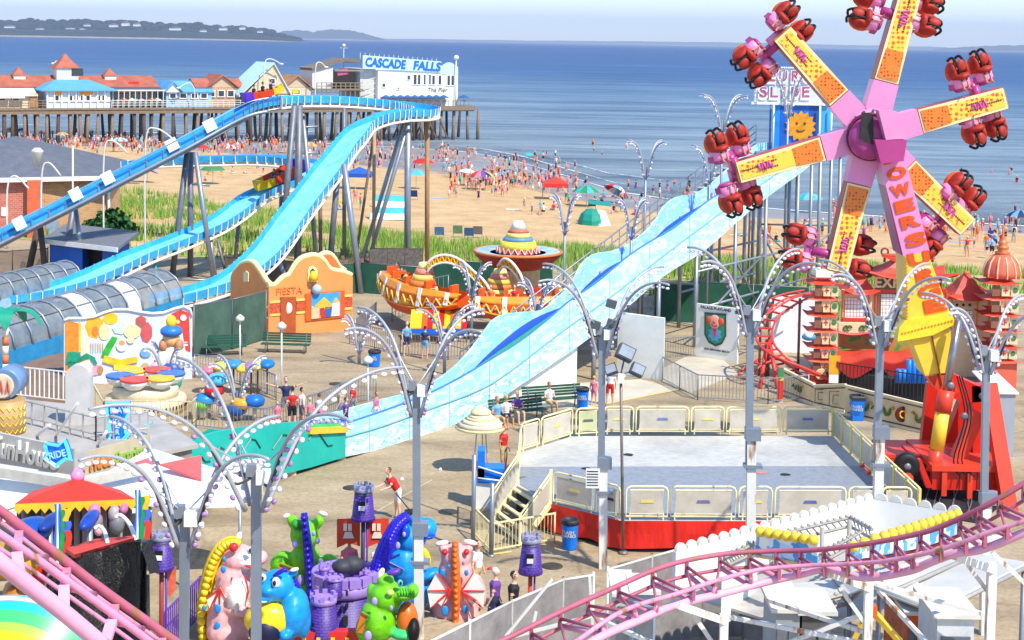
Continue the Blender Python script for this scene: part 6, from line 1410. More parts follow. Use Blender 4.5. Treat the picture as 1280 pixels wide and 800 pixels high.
# small red coaster
cw=thing('kiddie_coaster','small red tubular coaster track looping in front of a white sheet','coaster',tuple(G(975,470)))
def rail3(pts,gauge,mat,root,r=.07,ties=2,nm='track',spine=None,n=5):
    P=smoothpts([A(x,y,D) for x,y,D in pts],n); S=[]
    for i in range(len(P)):
        d=P[min(i+1,len(P)-1)]-P[max(i-1,0)]; d.z=0; d.normalize(); S.append(V(d.y,-d.x,0))
    for s in (-1,1):
        m=MB(); m.m(mat).path([p+q*s*gauge/2 for p,q in zip(P,S)],r,8); m.build('rail',root)
    m=MB(); m.m(mat)
    for i in range(0,len(P),ties): m.bar(P[i]-S[i]*gauge/2-V(0,0,.08),P[i]+S[i]*gauge/2-V(0,0,.08),.12,.08)
    if spine: m.path([p-V(0,0,spine) for p in P],r*1.3,8)
    m.build('ties',root); return P,S
KR=M((222,66,58),.4,0,.1,2,name='coaster_red')
P,S=rail3([(1022,368,78),(1000,373,77.5),(980,384,77),(962,398,76.5),(955,415,75.5),(958,430,74.5),(972,443,73.8),(990,453,73.6),(1010,462,73.8),(1030,470,74)],.75,KR,cw,.055,3)
P2,_=rail3([(946,405,79),(952,388,80),(966,377,81),(985,369,81.5),(1010,364,82)],.75,KR,cw,.05,3)
rail3([(930,470,76),(945,455,76.5),(965,450,76.8),(985,462,76),(1005,478,75)],.75,KR,cw,.05,3)
for x,y,yb in ((1000,373,475),(962,400,492),(958,430,492),(995,455,480),(951,390,490)): 
    p=A(x,y,77); m=MB(); m.m(M((140,90,85),.5)).tube(V(p.x,p.y,0),p,.07,n=6); m.build('support',cw)
for x,xb in ((959,950),(962,972)): p=A(x,425,75.6); q=A(xb,490,74); m=MB(); m.m(KR).tube(V(q.x,q.y,0),p,.1,n=6); m.build('leg',cw)
m=MB(); m.m(M((70,150,200),.4)).ell(A(1011,421,74.4),(.34,.28,.18)); m.m(WHITE).ell(A(1011,419.5,74.3),(.2,.2,.15)); solo('coaster_car',m,'small blue coaster car by the left pagoda tower','coaster car')
a=A(958,425,83);b_=A(1022,425,83); m=MB(); m.m(M((240,240,240),.7,name='white_sheet')).prism([V(a.x,83,0),V(b_.x,83,0),V(b_.x,83,A(1020,364,83).z),V(a.x+.4,83,A(962,372,83).z)],(0,.1,0)); solo('white_sheet',m,'large white sheet screen behind the small red coaster','screen')
# ---------------- fountain shaped light poles ----------------
GALV=M((142,150,162),.42,.35,.1,1.2,name='pole_grey'); ARMC=M((176,178,182),.4,.2,.06,1.5,name='arm_pale_grey'); BULB=M((236,228,238),.12,0,.05,4,name='bulb_glass'); BULBP=M((168,128,176),.15,0,.2,6,name='bulb_lilac')
PROF=[(.07,0),(.14,.22),(.22,.46),(.31,.68),(.43,.88),(.58,1.03),(.74,1.12),(.90,1.16),(1.04,1.15)]
def bulbmesh(mat,r,nm):
    m=MB(); m.m(ARMC).lathe((0,0,.0),[(r*.5,0),(r*.9,-r*.3)],8); m.m(mat).ell((0,0,-r*.75),(r*1.25,r*1.25,r*.85),None,8,6); me=bpy.data.meshes.new(nm)
    me.from_pydata(m.v,[],m.f); 
    for q in m.ms: me.materials.append(q)
    me.polygons.foreach_set('material_index',m.mi); me.polygons.foreach_set('use_smooth',[True]*len(m.f)); return me
BM1=bulbmesh(BULB,.075,'bulb'); BM2=bulbmesh(BULBP,.075,'bulb')
def fountain(label,px,ytop,yj,D,R_,H_,xb=None,yb=None,w=.24,white=None,rz=45,group='fountain shaped light poles',n=15,small=False,tall=.35,bow=.62):
    j=A(px,yj,D); g=V(j.x,D,0) if xb is None else V(A(xb,yb,D).x,D,0); t_=thing('fountain_lamp',label,'light pole',tuple(g),group); g0=t_.location
    top=j+V(0,0,H_*tall); zc0=g if white is None else lerp(g,j,(A(px,white,D).z-1.0)/j.z)
    m=MB(); m.m(GALV).bar(zc0,top,w,w,V(0,1,0)) if not small else m.m(GALV).tube(g,top,w*.6,w*.5,8); pole=m.build('pole',t_)
    if white is not None:      # square white post beside the lower part
        zc=A(px,white,D).z; d=(j-g)/max(.1,(j.z-g.z)); 
        m=MB(); m.m(WHITER).bar(g+V(.06,0,0),g+d*zc+V(.06,-.0,0),.25,.25,V(0,1,0)); m.build('white_post',t_)
        m=MB(); m.m(GALV).box(g+d*(zc)+V(.1,-.02,0),(.42,.34,.34)); m.build('clamp',t_); m=MB(); m.m(GALV).box(g+d*(zc-.9)+V(.1,-.02,0),(.5,.36,.09)); m.build('clamp',t_)
    P=smoothpts([(r*R_,z*H_,0) for r,z in PROF],2); N=len(P)
    for k in range(4):
        a=R(rz+90*k); ca,sa=math.cos(a),math.sin(a); arm=MB(); q=[j+V(p.x*ca,p.x*sa,p.y) for p in P]
        arm.m(ARMC).path(q,[lerp(.055,.034,i/(N-1))*(1.15 if small else 1) for i in range(N)],6); ao=arm.build('arm',t_)
        if 1:
            for i in range(n):
                u=(i+.7)/n*(N-1); i0=min(int(u),N-2); p=lerp(q[i0],q[i0+1],u-i0); dd=(q[i0+1]-q[i0]).normalized(); out=V(-ca,-sa,0) if False else V(ca,sa,0)
                nrm=(out-dd*out.dot(dd)).normalized() if abs(out.dot(dd))<.95 else V(0,0,-1)
                if nrm.z>0: nrm=-nrm
                nrm=(V(ca,sa,0)*dd.z-V(0,0,1)*max(.15,(dd.x*ca+dd.y*sa))).normalized()
                o=bpy.data.objects.new('bulb',BM2 if (i<n*.5 and (i+k)%3==0) else BM1); C.objects.link(o); o.parent=ao
                o.rotation_euler=nrm.to_track_quat('-Z','Y').to_euler(); o.location=p+nrm*.08-g0; o.scale=(bow,)*3
    if not small:
        m=MB(); m.m(WHITE).box(top+V(.18,-.2,-.05),(.28,.22,.3)); m.m(STEEL).box(top+V(-.1,-.05,.05),(.2,.2,.25)); m.build('ballast_box',t_)
        for k in range(4):
            a=R(rz+90*k); r_,z_=PROF[3]; e=j+V(r_*R_*math.cos(a),r_*R_*math.sin(a),z_*H_); s0=top+V(0,0,-.05); mid_=lerp(s0,e,.5)-V(0,0,.5)
            m=MB(); m.m(M((75,70,66),.6,name='cable_dark')).path(smoothpts([s0,mid_,e],5),.034,5); m.build('cable',t_); m=MB(); m.m(ARMC).tube(top-V(0,0,.05)+V(0,0,.02),e,.018,n=5); m.build('tie_rod',t_)
    return t_
q2=math.sqrt(.5)
def sp_(w,D): return w*D/F/q2
fountain('largest fountain light pole, grey square shaft left of centre among the dragons',320,500,636,33,sp_(152,33),2.25,321,900,.2,rz=38,n=17,bow=.78)
fountain('fountain light pole beside the purple tower at lower left, behind the pink track',231,570,682,32,sp_(108,32),1.95,229,900,.18,rz=50,n=16,bow=.74)
fountain('tall fountain light pole with white lower post before the cloud painted slide',520,405,520,42,sp_(80,42),2.25,521,814,.2,white=660)
fountain('fountain light pole with floodlights and a notice at the left corner of the stage',752,350,446,48,sp_(76,48),2.2,751,722,.2,white=578,rz=42)
fountain('fountain light pole rising before the middle of the stage beside the clown sign',937,330,420,44,sp_(70,44),1.95,934,808,.19,white=542)
fountain('fountain light pole in front of the dragon wall and yellow slatted rail',1100,345,432,44,sp_(68,44),1.85,1089,808,.19,white=540,rz=40)
fountain('rightmost fountain light pole in front of the red trailer legs',1232,388,467,43,sp_(64,43),1.7,1227,820,.18,white=622)
# floodlights and notice on the stage corner pole
j=A(752,446,48); t_=thing('flood_light','pair of small grey floodlights clamped on top of the pole at the stage corner','flood light',tuple(j+V(0,0,.9)))
for dx,dz in ((.25,1.35),(.28,.75),(-.22,.7)):
    m=MB(); m.m(M((90,95,100),.4,.3,name='lamp_housing2')).box(j+V(dx,-.15,dz+.3),(.3,.2,.24),0,Matrix.Rotation(R(15),3,'Y')); m.build('lamp_head',t_)
m=MB(); c=A(741,598,47.8); m.m(WHITE).box(c,(.42,.03,.6)); m.m(DARK)
for k in range(6): m.box(c+V(-.01,-.02,.22-k*.085),(.34,.01,.028))
solo('rules_notice',m,'white rules notice hung on the light pole at the stage corner','notice')
# slender far ones
FAR=[(903,120,164,92,26,1.9,None,None,'in front of the sea left of the EURO SLIDE sign'),(807,180,222,88,22,1.85,None,None,'with its base behind the slide near the wave crest'),(706,250,292,86,17,1.9,None,None,'above the sombrero hat on the beach side'),(789,255,298,84,18,1.9,None,None,'in front of the upper slide beside the stair rail'),(887,186,228,90,20,1.85,None,None,'before the painted slide near the left hand gondola'),(985,88,146,97,24,2.5,None,None,'in front of the painted sun'),(590,330,372,82,20,1.6,None,None,'before the fiesta cars'),(672,352,392,80,22,1.5,None,None,'at the slide edge below the sombrero'),(556,385,432,76,30,1.7,None,None,'behind the plaza umbrella fence in blue and cream'),(449,395,440,78,20,1.6,None,None,'right of the orange facade bench'),(207,430,490,70,22,1.9,None,None,'in front of the painted backdrop'),(297,452,505,66,30,1.7,None,None,'by the kiddie ride canopies')]
for px,yt,yj,D,sp,H_,a,b_,lab in FAR:
    fountain('slim fountain light pole '+lab,px,yt,yj,D,sp_(sp,D),H_*.95,w=.14,small=True,n=10,bow=.72,group='slim distant fountain poles',rz=45 if px%2 else 35)
# clamp-on poles by the slide
for x,y0,y1,D in ((545,476,560,62),(674,372,470,70),(787,298,365,80),(887,230,305,88)):
    p=NP(x,y0)-NB*.12; q=NP(x,y1)-NB*.12; 
for x,yt,D,lab in ((132,432,72,'short white post lamp near the palm'),(452,512,62,'thin white post behind the teal panels'),(551,410,68,'thin white post at the open paving')):
    pass
for x,yt,yb,lab in ((352,412,492,'left of the people queue under the dark green bench'),(460,455,520,'thin one standing on open paving by the blue bin'),(300,402,460,'before the green screen panels')):
    g=G(x,yb); tp=A(x,yt,g.y); m=MB(); m.m(WHITE).tube(g,tp,.035,n=6); m.m(OFFW).lathe(tp,[(.06,0),(.2,.05),(.22,.2),(.05,.35)],8); solo('post_lamp',m,'white post lamp '+lab,'lamp')
# ---------------- left middle: backdrop, kiddie rides, fun house roof ----------------
bd=thing('painted_backdrop','wavy topped carnival backdrop painted with cooks, fruit and candy colours','backdrop',tuple(G(160,492)))
ba_=A(79,490,72);bb_=A(240,482,74); ba_.z=bb_.z=0
def bp_(pts,mat,nm='painted_shape',o=.0,th=.05,root=bd):
    n=V((bb_-ba_).y,-(bb_-ba_).x,0).normalized(); m=MB(); m.m(mat).prism([PLN(x,y,ba_,bb_)+n*o for x,y in pts],n*th); return m.build(nm,root)
OUT=[(80,402),(86,399),(104,399),(118,397),(130,392),(144,388),(160,388),(175,391),(190,393),(205,392),(218,387),(230,384),(238,388),(240,396)]
z0=[(240,484),(80,478)]
base=bp_(OUT+z0,M((214,224,240),.5,0,.08,1,name='backdrop_lilac'),'panel',-.1,.1)
m=MB(); m.m(WHITE).path([PLN(x,y,ba_,bb_)+V(0,-.05,.05) for x,y in OUT],.07,6)
m.build('scalloped_trim',bd)
def blob(cx,cy,rx,ry,c,o,n=12,ph=0,jag=0): 
    return bp_([(cx+rx*(1+jag*(k%2))*math.cos(2*math.pi*k/n+ph),cy+ry*(1+jag*(k%2))*math.sin(2*math.pi*k/n+ph)) for k in range(n)][::-1],M(c,.5,0,.1,3),'painted_shape',o,.02)
def pg(pts,c,o): return bp_(pts,M(c,.5,0,.2,3),'painted_shape',o,.02)
pg([(81,476),(98,474),(98,404),(86,401),(81,404)],(240,140,50),.0); pg([(98,440),(101,440),(101,402),(98,402)],(250,200,90),.02)
pg([(101,470),(112,470),(112,410),(101,406)],(250,226,190),.0)
pg([(214,392),(226,387),(236,391),(238,440),(232,438),(228,415),(216,405)],(222,70,60),.0); blob(229,397,4,4,(245,225,215),.03); blob(222,402,2.5,2.5,(245,200,120),.03)
blob(118,408,11,14,(245,175,50),.0,14,0,.12); blob(138,398,9,7,(250,190,40),.01,14,0,.1); blob(119,414,4,6,(235,130,50),.03)
blob(130,415,7,10,(246,214,160),.03); blob(150,410,9,7,(206,222,236),.03,14,0,.15); blob(165,414,11,9,(248,222,160),.04); blob(176,401,6,6,(190,90,80),.045,12,0,.2); blob(183,415,7,12,(206,90,90),.03,14,0,.1)
pg([(126,445),(134,446),(147,422),(140,420),(132,432)],(50,170,50),.06); blob(152,432,7,7,(225,228,235),.05); blob(152,428,4,3,(235,160,90),.07); blob(163,425,5,4,(240,210,170),.06)
pg([(128,452),(148,458),(172,452),(171,445),(150,449),(130,444)],(252,200,40),.08); pg([(142,462),(170,462),(172,456),(142,456)],(250,215,70),.09); pg([(137,482),(170,482),(172,474),(137,474)],(228,80,70),.08); pg([(140,474),(170,474),(172,463),(140,463)],(246,240,230),.07)
for k in range(6): pg([(113+k*3,440),(114.2+k*3,440),(114.2+k*3,428),(113+k*3,428)],(205,190,150),.04)
pg([(82,455),(101,452),(100,441),(92,439),(84,440)],(30,150,115),.05); pg([(86,462),(98,462),(99,452),(85,452)],(30,140,110),.05); pg([(100,446),(108,441),(118,446),(122,455),(118,455),(112,447),(102,450)],(30,150,115),.06)
pg([(104,470),(122,468),(126,455),(116,458)],(245,160,180),.05); blob(182,440,7,6,(120,170,215),.07); pg([(176,465),(190,466),(194,450),(188,455)],(245,180,215),.05); blob(125,462,4,5,(180,130,90),.07); blob(181,458,5,5,(200,170,130),.07)
# cook figure standing at the right of the backdrop
ck=thing('carnival_statue','large white cartoon cook statue with a blue and gold cap before the backdrop','statue',tuple(A(215,520,70.5)*1)); g=A(215,505,70.5); ck.location=V(g.x,70.5,0)
def es(root,px,py,D,rx,ry,rz_,mat,nm,rot=None):
    m=MB(); m.m(mat).ell(A(px,py,D),(rx,ry,rz_),rot,12,9); return m.build(nm,root)
wm_=M((238,236,228),.45,0,.06,1.5,name='statue_white')
es(ck,214,445,70.5,.55,.45,.75,wm_,'torso'); es(ck,214,462,70.4,.6,.5,.45,M((40,90,180),.4,0,.2,3),'blue_trousers'); es(ck,214,424,70.4,.4,.4,.4,M((226,180,120),.5),'head'); es(ck,214,414,70.3,.5,.48,.28,M((50,120,200),.4),'blue_cap'); es(ck,214,402,70.3,.24,.22,.3,M((245,205,50),.4),'gold_pompom')
es(ck,204,432,70.2,.2,.25,.3,M((190,130,90),.5),'ear'); es(ck,224,432,70.2,.2,.25,.3,M((190,130,90),.5),'ear'); es(ck,226,448,70.2,.22,.22,.5,wm_,'arm'); es(ck,203,448,70.2,.22,.22,.5,wm_,'arm'); es(ck,206,476,70.2,.2,.3,.35,TEAL,'boot'); es(ck,222,476,70.2,.2,.3,.35,TEAL,'boot')
# round cup ride platform
rp=thing('kiddie_round_ride','round cream kiddie ride platform with white saucers and a slatted rim','kiddie ride',tuple(G(182,512)))
c=G(182,512); rr=51*c.y/F
m=MB(); m.m(M((222,206,170),.6,0,.1,2)).lathe(c,[(rr,0),(rr,.5),(rr*.96,.62),(.1,.62)],36); m.build('platform',rp)
m=MB(); m.m(DARK)
for k in range(60): a=2*math.pi*k/60; m.box(c+V(rr*1.005*math.cos(a),rr*1.005*math.sin(a),.3),(.06,.04,.14),a+math.pi/2)
m.build('slots',rp)
m=MB(); m.m(M((226,210,176),.6)).lathe(c+V(0,0,.62),[(rr*.8,0),(rr*.8,.35),(rr*.76,.42),(.1,.42)],36); m.build('turntable',rp)
for k in range(6):
    a=k*math.pi/3+.3; p=c+V(rr*.62*math.cos(a),rr*.62*math.sin(a),1.05); m=MB(); m.m(wm_).lathe(p,[(.2,0),(.55,.25),(.6,.5),(.5,.45),(.2,.2)],12); m.m(M([(60,120,200),(225,80,70),(240,190,60)][k%3],.4)).lathe(p,[(.61,.42),(.62,.5),(.6,.52)],12); m.build('saucer',rp)
picket('ride_fence','cream picket fence round the round kiddie ride',[G(112,500),G(128,530),G(240,532),G(265,505)],1.0,.18,M((222,204,164),.5),.015)
picket('ride_fence','white picket fence on the raised ride floor at the left edge',[V(*(G(20,520)+V(0,0,.8))),V(*(G(85,528)+V(0,0,.8)))],1.3,.22,WHITE,.03)
picket('ride_fence','grey picket fence behind the kiddie canopies',[G(243,472),G(300,480),G(345,500)],1.1,.16,STEEL,.014)
# low stage boxes at left
m=MB(); m.m(M((130,104,86),.8,0,.15,1.5)); m.prism([G(-10,470),G(78,452),G(110,500),G(0,520)],(0,0,.45)); solo('brown_ride_floor',m,'low brown ride floor beside the teal palm leaves','platform')
# palm leaf and pillars
pt=thing('fake_palm','striped trunk plastic palm with teal leaves by the tunnel','fake palm',tuple(G(7,500))); g=G(7,500)
for k in range(9): m=MB(); m.m(M([(215,120,70),(235,225,205)][k%2],.6)).tube(g+V(0,0,k*.4),g+V(0,0,k*.4+.4),.14,n=8); m.build('trunk_band',pt)
for a in (0,1.2,2.4,3.6,4.9):
    m=MB(); m.m(M((25,150,120),.4,0,.1,3,name='leaf_teal')); P=smoothpts([g+V(r_*math.cos(a),r_*.6*math.sin(a),3.6+z) for r_,z in ((0,0),(.6,.35),(1.2,.25),(1.6,-.3))],4); S=V(-math.sin(a),math.cos(a),0)
    wd=[.08+.26*math.sin(math.pi*i/(len(P)-1)) for i in range(len(P))]; m.slab([p-S*w_ for p,w_ in zip(P,wd)],[p+S*w_ for p,w_ in zip(P,wd)],V(0,0,.04),True); m.build('leaf',pt)
# fun house block
FH=M((176,170,162),.7,.1,.15,.8,name='grey_deck'); 
fh=thing('fun_house','grey steel framed fun house roof with cut lettering, neon signs and a round pillar','fun house',tuple(A(100,560,58)))
fh.location=V(A(100,560,58).x,58,0)
hz0=2.6
def hq(x,y,z=hz0): return G(x,y,z)
m=MB(); m.m(FH).prism([hq(-30,520),hq(22,502),hq(190,520),hq(248,560),hq(98,592),hq(-30,560)],(0,0,.12)); m.build('roof_deck',fh)
m=MB(); m.m(M((150,140,128),.7,0,.2,2)).prism([V(p.x,p.y,0) for p in (hq(-25,525),hq(22,506),hq(186,522),hq(240,560),hq(98,588),hq(-25,562))],(0,0,hz0-.05)); m.build('walls',fh)
# fascia with lettering
def fascia(x0,y0,x1,y1,hgt,mat,nm): a=hq(x0,y0);b=hq(x1,y1); m=MB(); m.m(mat).prism([a,b,b+V(0,0,hgt),a+V(0,0,hgt)],V(.0,.12,0)); m.build(nm,fh); return a,b
a,b_=fascia(-30,572,92,600,.95,M((190,186,176),.6,0,.1,1),'fascia'); d=(b_-a).normalized(); text('FunHouse',lerp(a,b_,.52)+V(0,-.05,.5),d,(0,0,1),1,M((206,202,192),.4,name='silver_letters'),fh,'lettering',.06,.03,.1,2.9,.66)
a,b_=fascia(106,600,186,577,.85,M((196,182,150),.6,0,.15,1),'fascia'); d=(b_-a).normalized(); text('rides',lerp(a,b_,.24)+V(0,-.05,.42),d,(0,0,1),1,M((225,130,60),.4),fh,'lettering',.04,.04,.1,.9,.4); text('Surprise',lerp(a,b_,.68)+V(0,-.05,.42),d,(0,0,1),1,M((150,185,90),.4),fh,'lettering',.04,.03,.2,1.2,.5)
# monument block and deck posts
p=hq(97,535,hz0); m=MB(); m.m(M((196,192,186),.8,0,.08,1.5)); pts=[p+V(-.42,0,0),p+V(.42,0,0),p+V(.42,0,1.75)]+[p+V(.42*math.cos(t),0,1.75+.42*math.sin(t)) for t in [math.pi*k/8 for k in range(1,8)]]+[p+V(-.42,0,1.75)]; m.prism(pts,(0,.45,0)); m.build('arched_block',fh)
m=MB(); m.m(WHITE); 
for (x0,y0,z_0,x1,y1,z_1) in ((68,548,hz0,97,520,hz0+2.0),(44,547,hz0,62,538,hz0+1.0),(120,560,hz0,133,545,hz0+.8)): m.tube(hq(x0,y0,z_0)+V(0,0,0),hq(x1,y1+ (z_1-hz0)*32,hz0)+V(0,0,z_1-hz0),.05,n=6)
m.build('white_props',fh)
m=MB(); m.m(FH)
for (x0,y0,x1,y1) in ((24,532,120,556),(120,556,185,548)):
    a=hq(x0,y0);b_=hq(x1,y1)
    for z in (.35,.9): m.tube(a+V(0,0,z),b_+V(0,0,z),.03,n=5)
    for k in range(7): q=lerp(a,b_,k/6); m.tube(q,q+V(0,0,.95),.035,n=5)
m.build('deck_rail',fh)
# round pillar at the left edge
p=hq(8,545,hz0); m=MB(); m.m(M((186,150,96),.5,0,.1,2,name='tan_column')).lathe(p,[(.62,0),(.62,1.25)],20); m.m(AY)
for k in range(9):
    a=-2.6+k*.3
    for j in range(4): m.path([p+V(.63*math.cos(a),.63*math.sin(a),.2+j*.25),p+V(.63*math.cos(a+.15),.63*math.sin(a+.15),.32+j*.25),p+V(.63*math.cos(a+.3),.63*math.sin(a+.3),.2+j*.25)],.018,4)
m.build('patterned_column',fh)
m=MB(); q=p+V(-.05,.1,1.75); m.m(M((120,150,185),.4,.2,.1,2)).lathe(q+V(.0,.9,0),[(.5,0),(.5,1.1)],20,FY); dr=m.build('drum',fh); m=MB(); m.m(M((226,200,170),.5)).lathe(q+V(0,-.42,0),[(.42,0),(.38,.05)],20,FY); m.build('drum_face',dr)
m=MB(); m.m(M((200,110,90),.5)); 
for k in range(3): m.path([q+V((k-1)*.22-.06,-.5,-.2),q+V((k-1)*.22,-.5,.2),q+V((k-1)*.22+.06,-.5,-.2)],.04,4)
m.build('drum_lettering',dr)
# neon blue signs
NB1=M((20,110,210),.4,0,.1,2,emit=.15,name='neon_board_blue'); NB2=M((90,200,240),.3,0,.05,2,emit=.3,name='neon_tube_cyan')
def neon(label,pts,D,words,tilt=0):
    q=[A(x,y,D+tilt*(x-pts[0][0])) for x,y in pts]; ce=sum(q,V(0,0,0))/len(q); r=thing('neon_sign',label,'sign',(ce.x,ce.y,min(p.z for p in q))); m=MB(); m.m(NB1).prism(q,V(0,.15,0)); m.build('board',r)
    for k in (1.0,.86): m=MB(); m.m(NB2).path([ce+(p-ce)*k+V(0,-.05,0) for p in q],.035,5,closed=True); m.build('neon_tube',r)
    for (wd,x,y,w_,h_,rot) in words:
        rt=V(math.cos(rot),0,math.sin(rot)); text(wd,A(x,y,D-.06+tilt*(x-pts[0][0]))+V(0,-.04,0),rt,V(-math.sin(rot),0,math.cos(rot)),1,M((170,225,245),.3,name='neon_letter'),r,'lettering',.015,.02,0,w_,h_)
neon('tall blue arrow shaped neon sign pointing down, reading PLAY HERE',[(133,503),(162,502),(162,515),(158,523),(158,543),(163,541),(148,560),(134,550),(138,546),(136,525),(133,515)],52,[('PLAY',148,513,.52,.2,.06),('H',147,524,.13,.17,0),('E',147,532,.13,.17,0),('R',147,540,.13,.17,0),('E',147.5,549,.13,.17,0)])
neon('blue neon arrow with pale letters tipped to the lower left',[(56,557),(58,553),(74,556),(82,549),(86,559),(90,575),(84,573),(70,583),(55,572),(60,569)],45,[('RIDE',72,568,.48,.2,.25)])
neon('small pale blue neon bow shaped sign right of the tall arrow',[(162,538),(172,535),(190,528),(186,539),(194,548),(178,546),(164,547)],54,[('OPEN',176,540,.4,.14,.15)])
neon('blue zigzag neon shape lying on the white railed deck at left',[(26,515),(30,497),(42,506),(50,512),(66,518),(60,524),(44,522),(36,518)],60,[])
# green tent panel behind and black/blue clutter below
m=MB(); m.m(TEAL).prism([A(232,552,57),A(232,585,57),A(285,590,57),A(290,540,57),A(262,536,57)][::-1],V(0,.05,0)); solo('teal_awning',m,'small teal awning cloth left of the slide run out','awning')
# white box shed in front of the slide foot
g=G(290,632); r=thing('white_counter','white counter cabinet at the foot of the slide behind the big light pole','counter',tuple(g)); a=G(262,634);b_=G(322,628)
m=MB(); m.m(OFFW).prism([a,b_,b_+V(0,1.2,0),a+V(0,1.2,0)],(0,0,1.15)); m.build('cabinet',r); m=MB(); m.m(WHITE).prism([a+V(-.1,-.1,1.15),b_+V(.1,-.1,1.15),b_+V(.1,1.3,1.15),a+V(-.1,1.3,1.15)],(0,0,.07)); m.build('counter_top',r)
# white roofs and red cloth
h_=2.4
rf=thing('white_awning','large white canvas awning roof along the front of the fun house','awning',tuple(G(120,690)))
def hp(x,y,z): return G(x,y,z)
m=MB(); m.m(CV if 'CV' in globals() else WHITE).prism([hp(-40,592,3.0),hp(98,612,3.0),hp(-40,650,2.2)],(0,0,.05)); m.build('canvas',rf)
m=MB(); m.m(WHITE).prism([hp(98,612,3.0),hp(188,562,3.2),hp(310,600,2.7),hp(300,634,2.3),hp(230,636,2.3),hp(112,628,2.6)],(0,0,.05)); m.build('canvas',rf)
m=MB(); m.m(WHITE).prism([hp(-40,655,2.2),hp(98,614,3.0),hp(112,630,2.6),hp(190,640,2.3),hp(60,640,2.2)],(0,0,.05)); m.build('canvas',rf)
m=MB(); m.m(M((226,92,92),.6,0,.1,1,name='faded_red_cloth')).prism([hp(200,582,3.2),hp(252,571,3.3),hp(252,602,2.8)],(0,0,.05)); m.build('red_cloth',rf)
m=MB(); m.m(M((226,100,110),.6)).prism([hp(168,580,3.25),hp(186,574,3.25),hp(196,580,3.2),hp(176,584,3.2)],(0,0,.05)); m.build('red_patch',rf)
m=MB(); m.m(M((205,200,186),.6)); m.bar(hp(-40,582,3.4),hp(96,604,3.3),.35,.3); m.bar(hp(96,604,3.3),hp(186,585,3.3),.3,.25); m.build('eaves_beam',rf)
for x,y,z in ((98,612,3),(230,636,2.3),(300,634,2.3),(188,562,3.2)): m=MB(); p=hp(x,y,z); m.m(STEEL).tube(V(p.x,p.y,0),p,.05,n=6); m.build('pole',rf)
# kiddie ride canopies with striped shells
kr=thing('kiddie_carousel','kiddie ride with small yellow, blue and pink striped canopies on poles','kiddie ride',tuple(G(300,505)))
CC=[(225,120,140),(245,215,70),(60,140,220),(245,205,60),(170,120,200),(245,210,80),(30,120,200)]
for k,(x,y) in enumerate(((262,462),(276,458),(292,455),(304,460),(314,458),(322,457),(334,455))):
    p=A(x,y,71); m=MB(); m.m(M(CC[k],.4)).ell(p,(.36,.6,.2),None,10,6); m.build('canopy',kr)
    if k%2==0 or k>4: m=MB(); m.m(M((120,95,70),.6)).tube(V(p.x,p.y,0),p,.05,n=6); m.build('post',kr)
for k,(x,y,c) in enumerate(((272,475,(90,190,225)),(268,488,(215,40,40)),(252,505,(120,200,70)),(256,500,(40,140,220)),(302,505,(240,170,50)),(318,502,(30,110,200)),(296,512,(40,90,160)))):
    g=A(x,y,66); m=MB(); m.m(M(c,.4)).lathe(g-V(0,0,.25),[(.15,0),(.4,.12),(.45,.35),(.3,.5),(.05,.55)],12); m.m(M((230,220,200),.5)).tube(V(g.x,g.y,.1),g-V(0,0,.2),.08,n=6); m.build('ride_tub',kr)
picket('ride_fence','grey picket fence between the kiddie ride and the slide run out',[G(245,535),G(330,545),G(400,523),G(440,505),G(470,498)],1.1,.17,STEEL,.014)
# ---------------- pink coaster in the foreground ----------------
PKT=M((222,146,174),.55,0,.12,2.5,rust=.25,name='track_pink'); PKR=M((184,96,118),.6,0,.12,2,rust=.35,name='rail_rose'); PKL=M((232,166,194),.45,0,.08,2,name='spine_pink')
pc=thing('pink_coaster','pink tubular roller coaster track sweeping across the foreground','roller coaster',tuple(V(0,26,0)))
def strand(pts,r,mat,nm,n=5):
    P=smoothpts([A(x,y,D) for x,y,D in pts],n); m=MB(); m.m(mat).path(P,r,8); m.build(nm,pc); return P
farR=[(575,822,27),(640,795,27.5),(700,765,28),(760,738,28.7),(830,708,29.5),(900,693,30),(960,689,30),(1010,688,29.6),(1060,683,29),(1110,675,28.5),(1160,664,28),(1200,648,27.6),(1240,628,27.2),(1290,598,27),(1330,570,27)]
nearR=[(690,825,26),(720,802,26.3),(780,763,27),(847,742,27.9),(895,726,28.6),(950,712,29),(1010,707,28.8),(1060,705,28.3),(1110,701,27.7),(1160,691,27.1),(1200,679,26.7),(1240,664,26.4),(1290,648,26.1),(1330,630,26)]
SPN=[(720,815,26.2),(755,794,26.6),(797,776,27.2),(847,755,28.1),(890,745,28.6),(925,736,28.9),(960,727,29.1),(1000,718,29),(1036,711,28.7),(1080,722,28.2),(1135,714,27.6),(1165,702,27.2),(1194,692,26.9),(1230,686,26.6),(1290,662,26.2),(1330,645,26)]
FR=strand(farR,.05,PKR,'rail'); NR=strand(nearR,.042,PKT,'rail'); SP=strand(SPN,.075,PKL,'spine')
def near_on(P,q): return min(P,key=lambda p:(p-q).length)
i=0
for k in range(1,len(FR)-2,3):
    a=FR[k]; b_=near_on(NR,a+V(.35,-.9,0)); s=near_on(SP,b_+V(0,0,-.3)); 
    m=MB(); m.m(PKR).tube(a-V(0,0,.12),b_-V(0,0,.12),.03,n=6); m.bar(a,a-V(0,0,.28),.07,.08); m.bar(b_,b_-V(0,0,.22),.06,.07); m.build('cross_tie',pc)
    m=MB(); m.m(PKT).tube(a-V(0,0,.25),s,.05,n=6); m.tube(b_-V(0,0,.1),s,.045,n=6); m.build('strut',pc)
    a2=FR[min(k+3,len(FR)-1)]
    m=MB(); m.m(PKR).tube(b_-V(0,0,.14),a2-V(0,0,.16),.025,n=6); m.build('diagonal',pc)
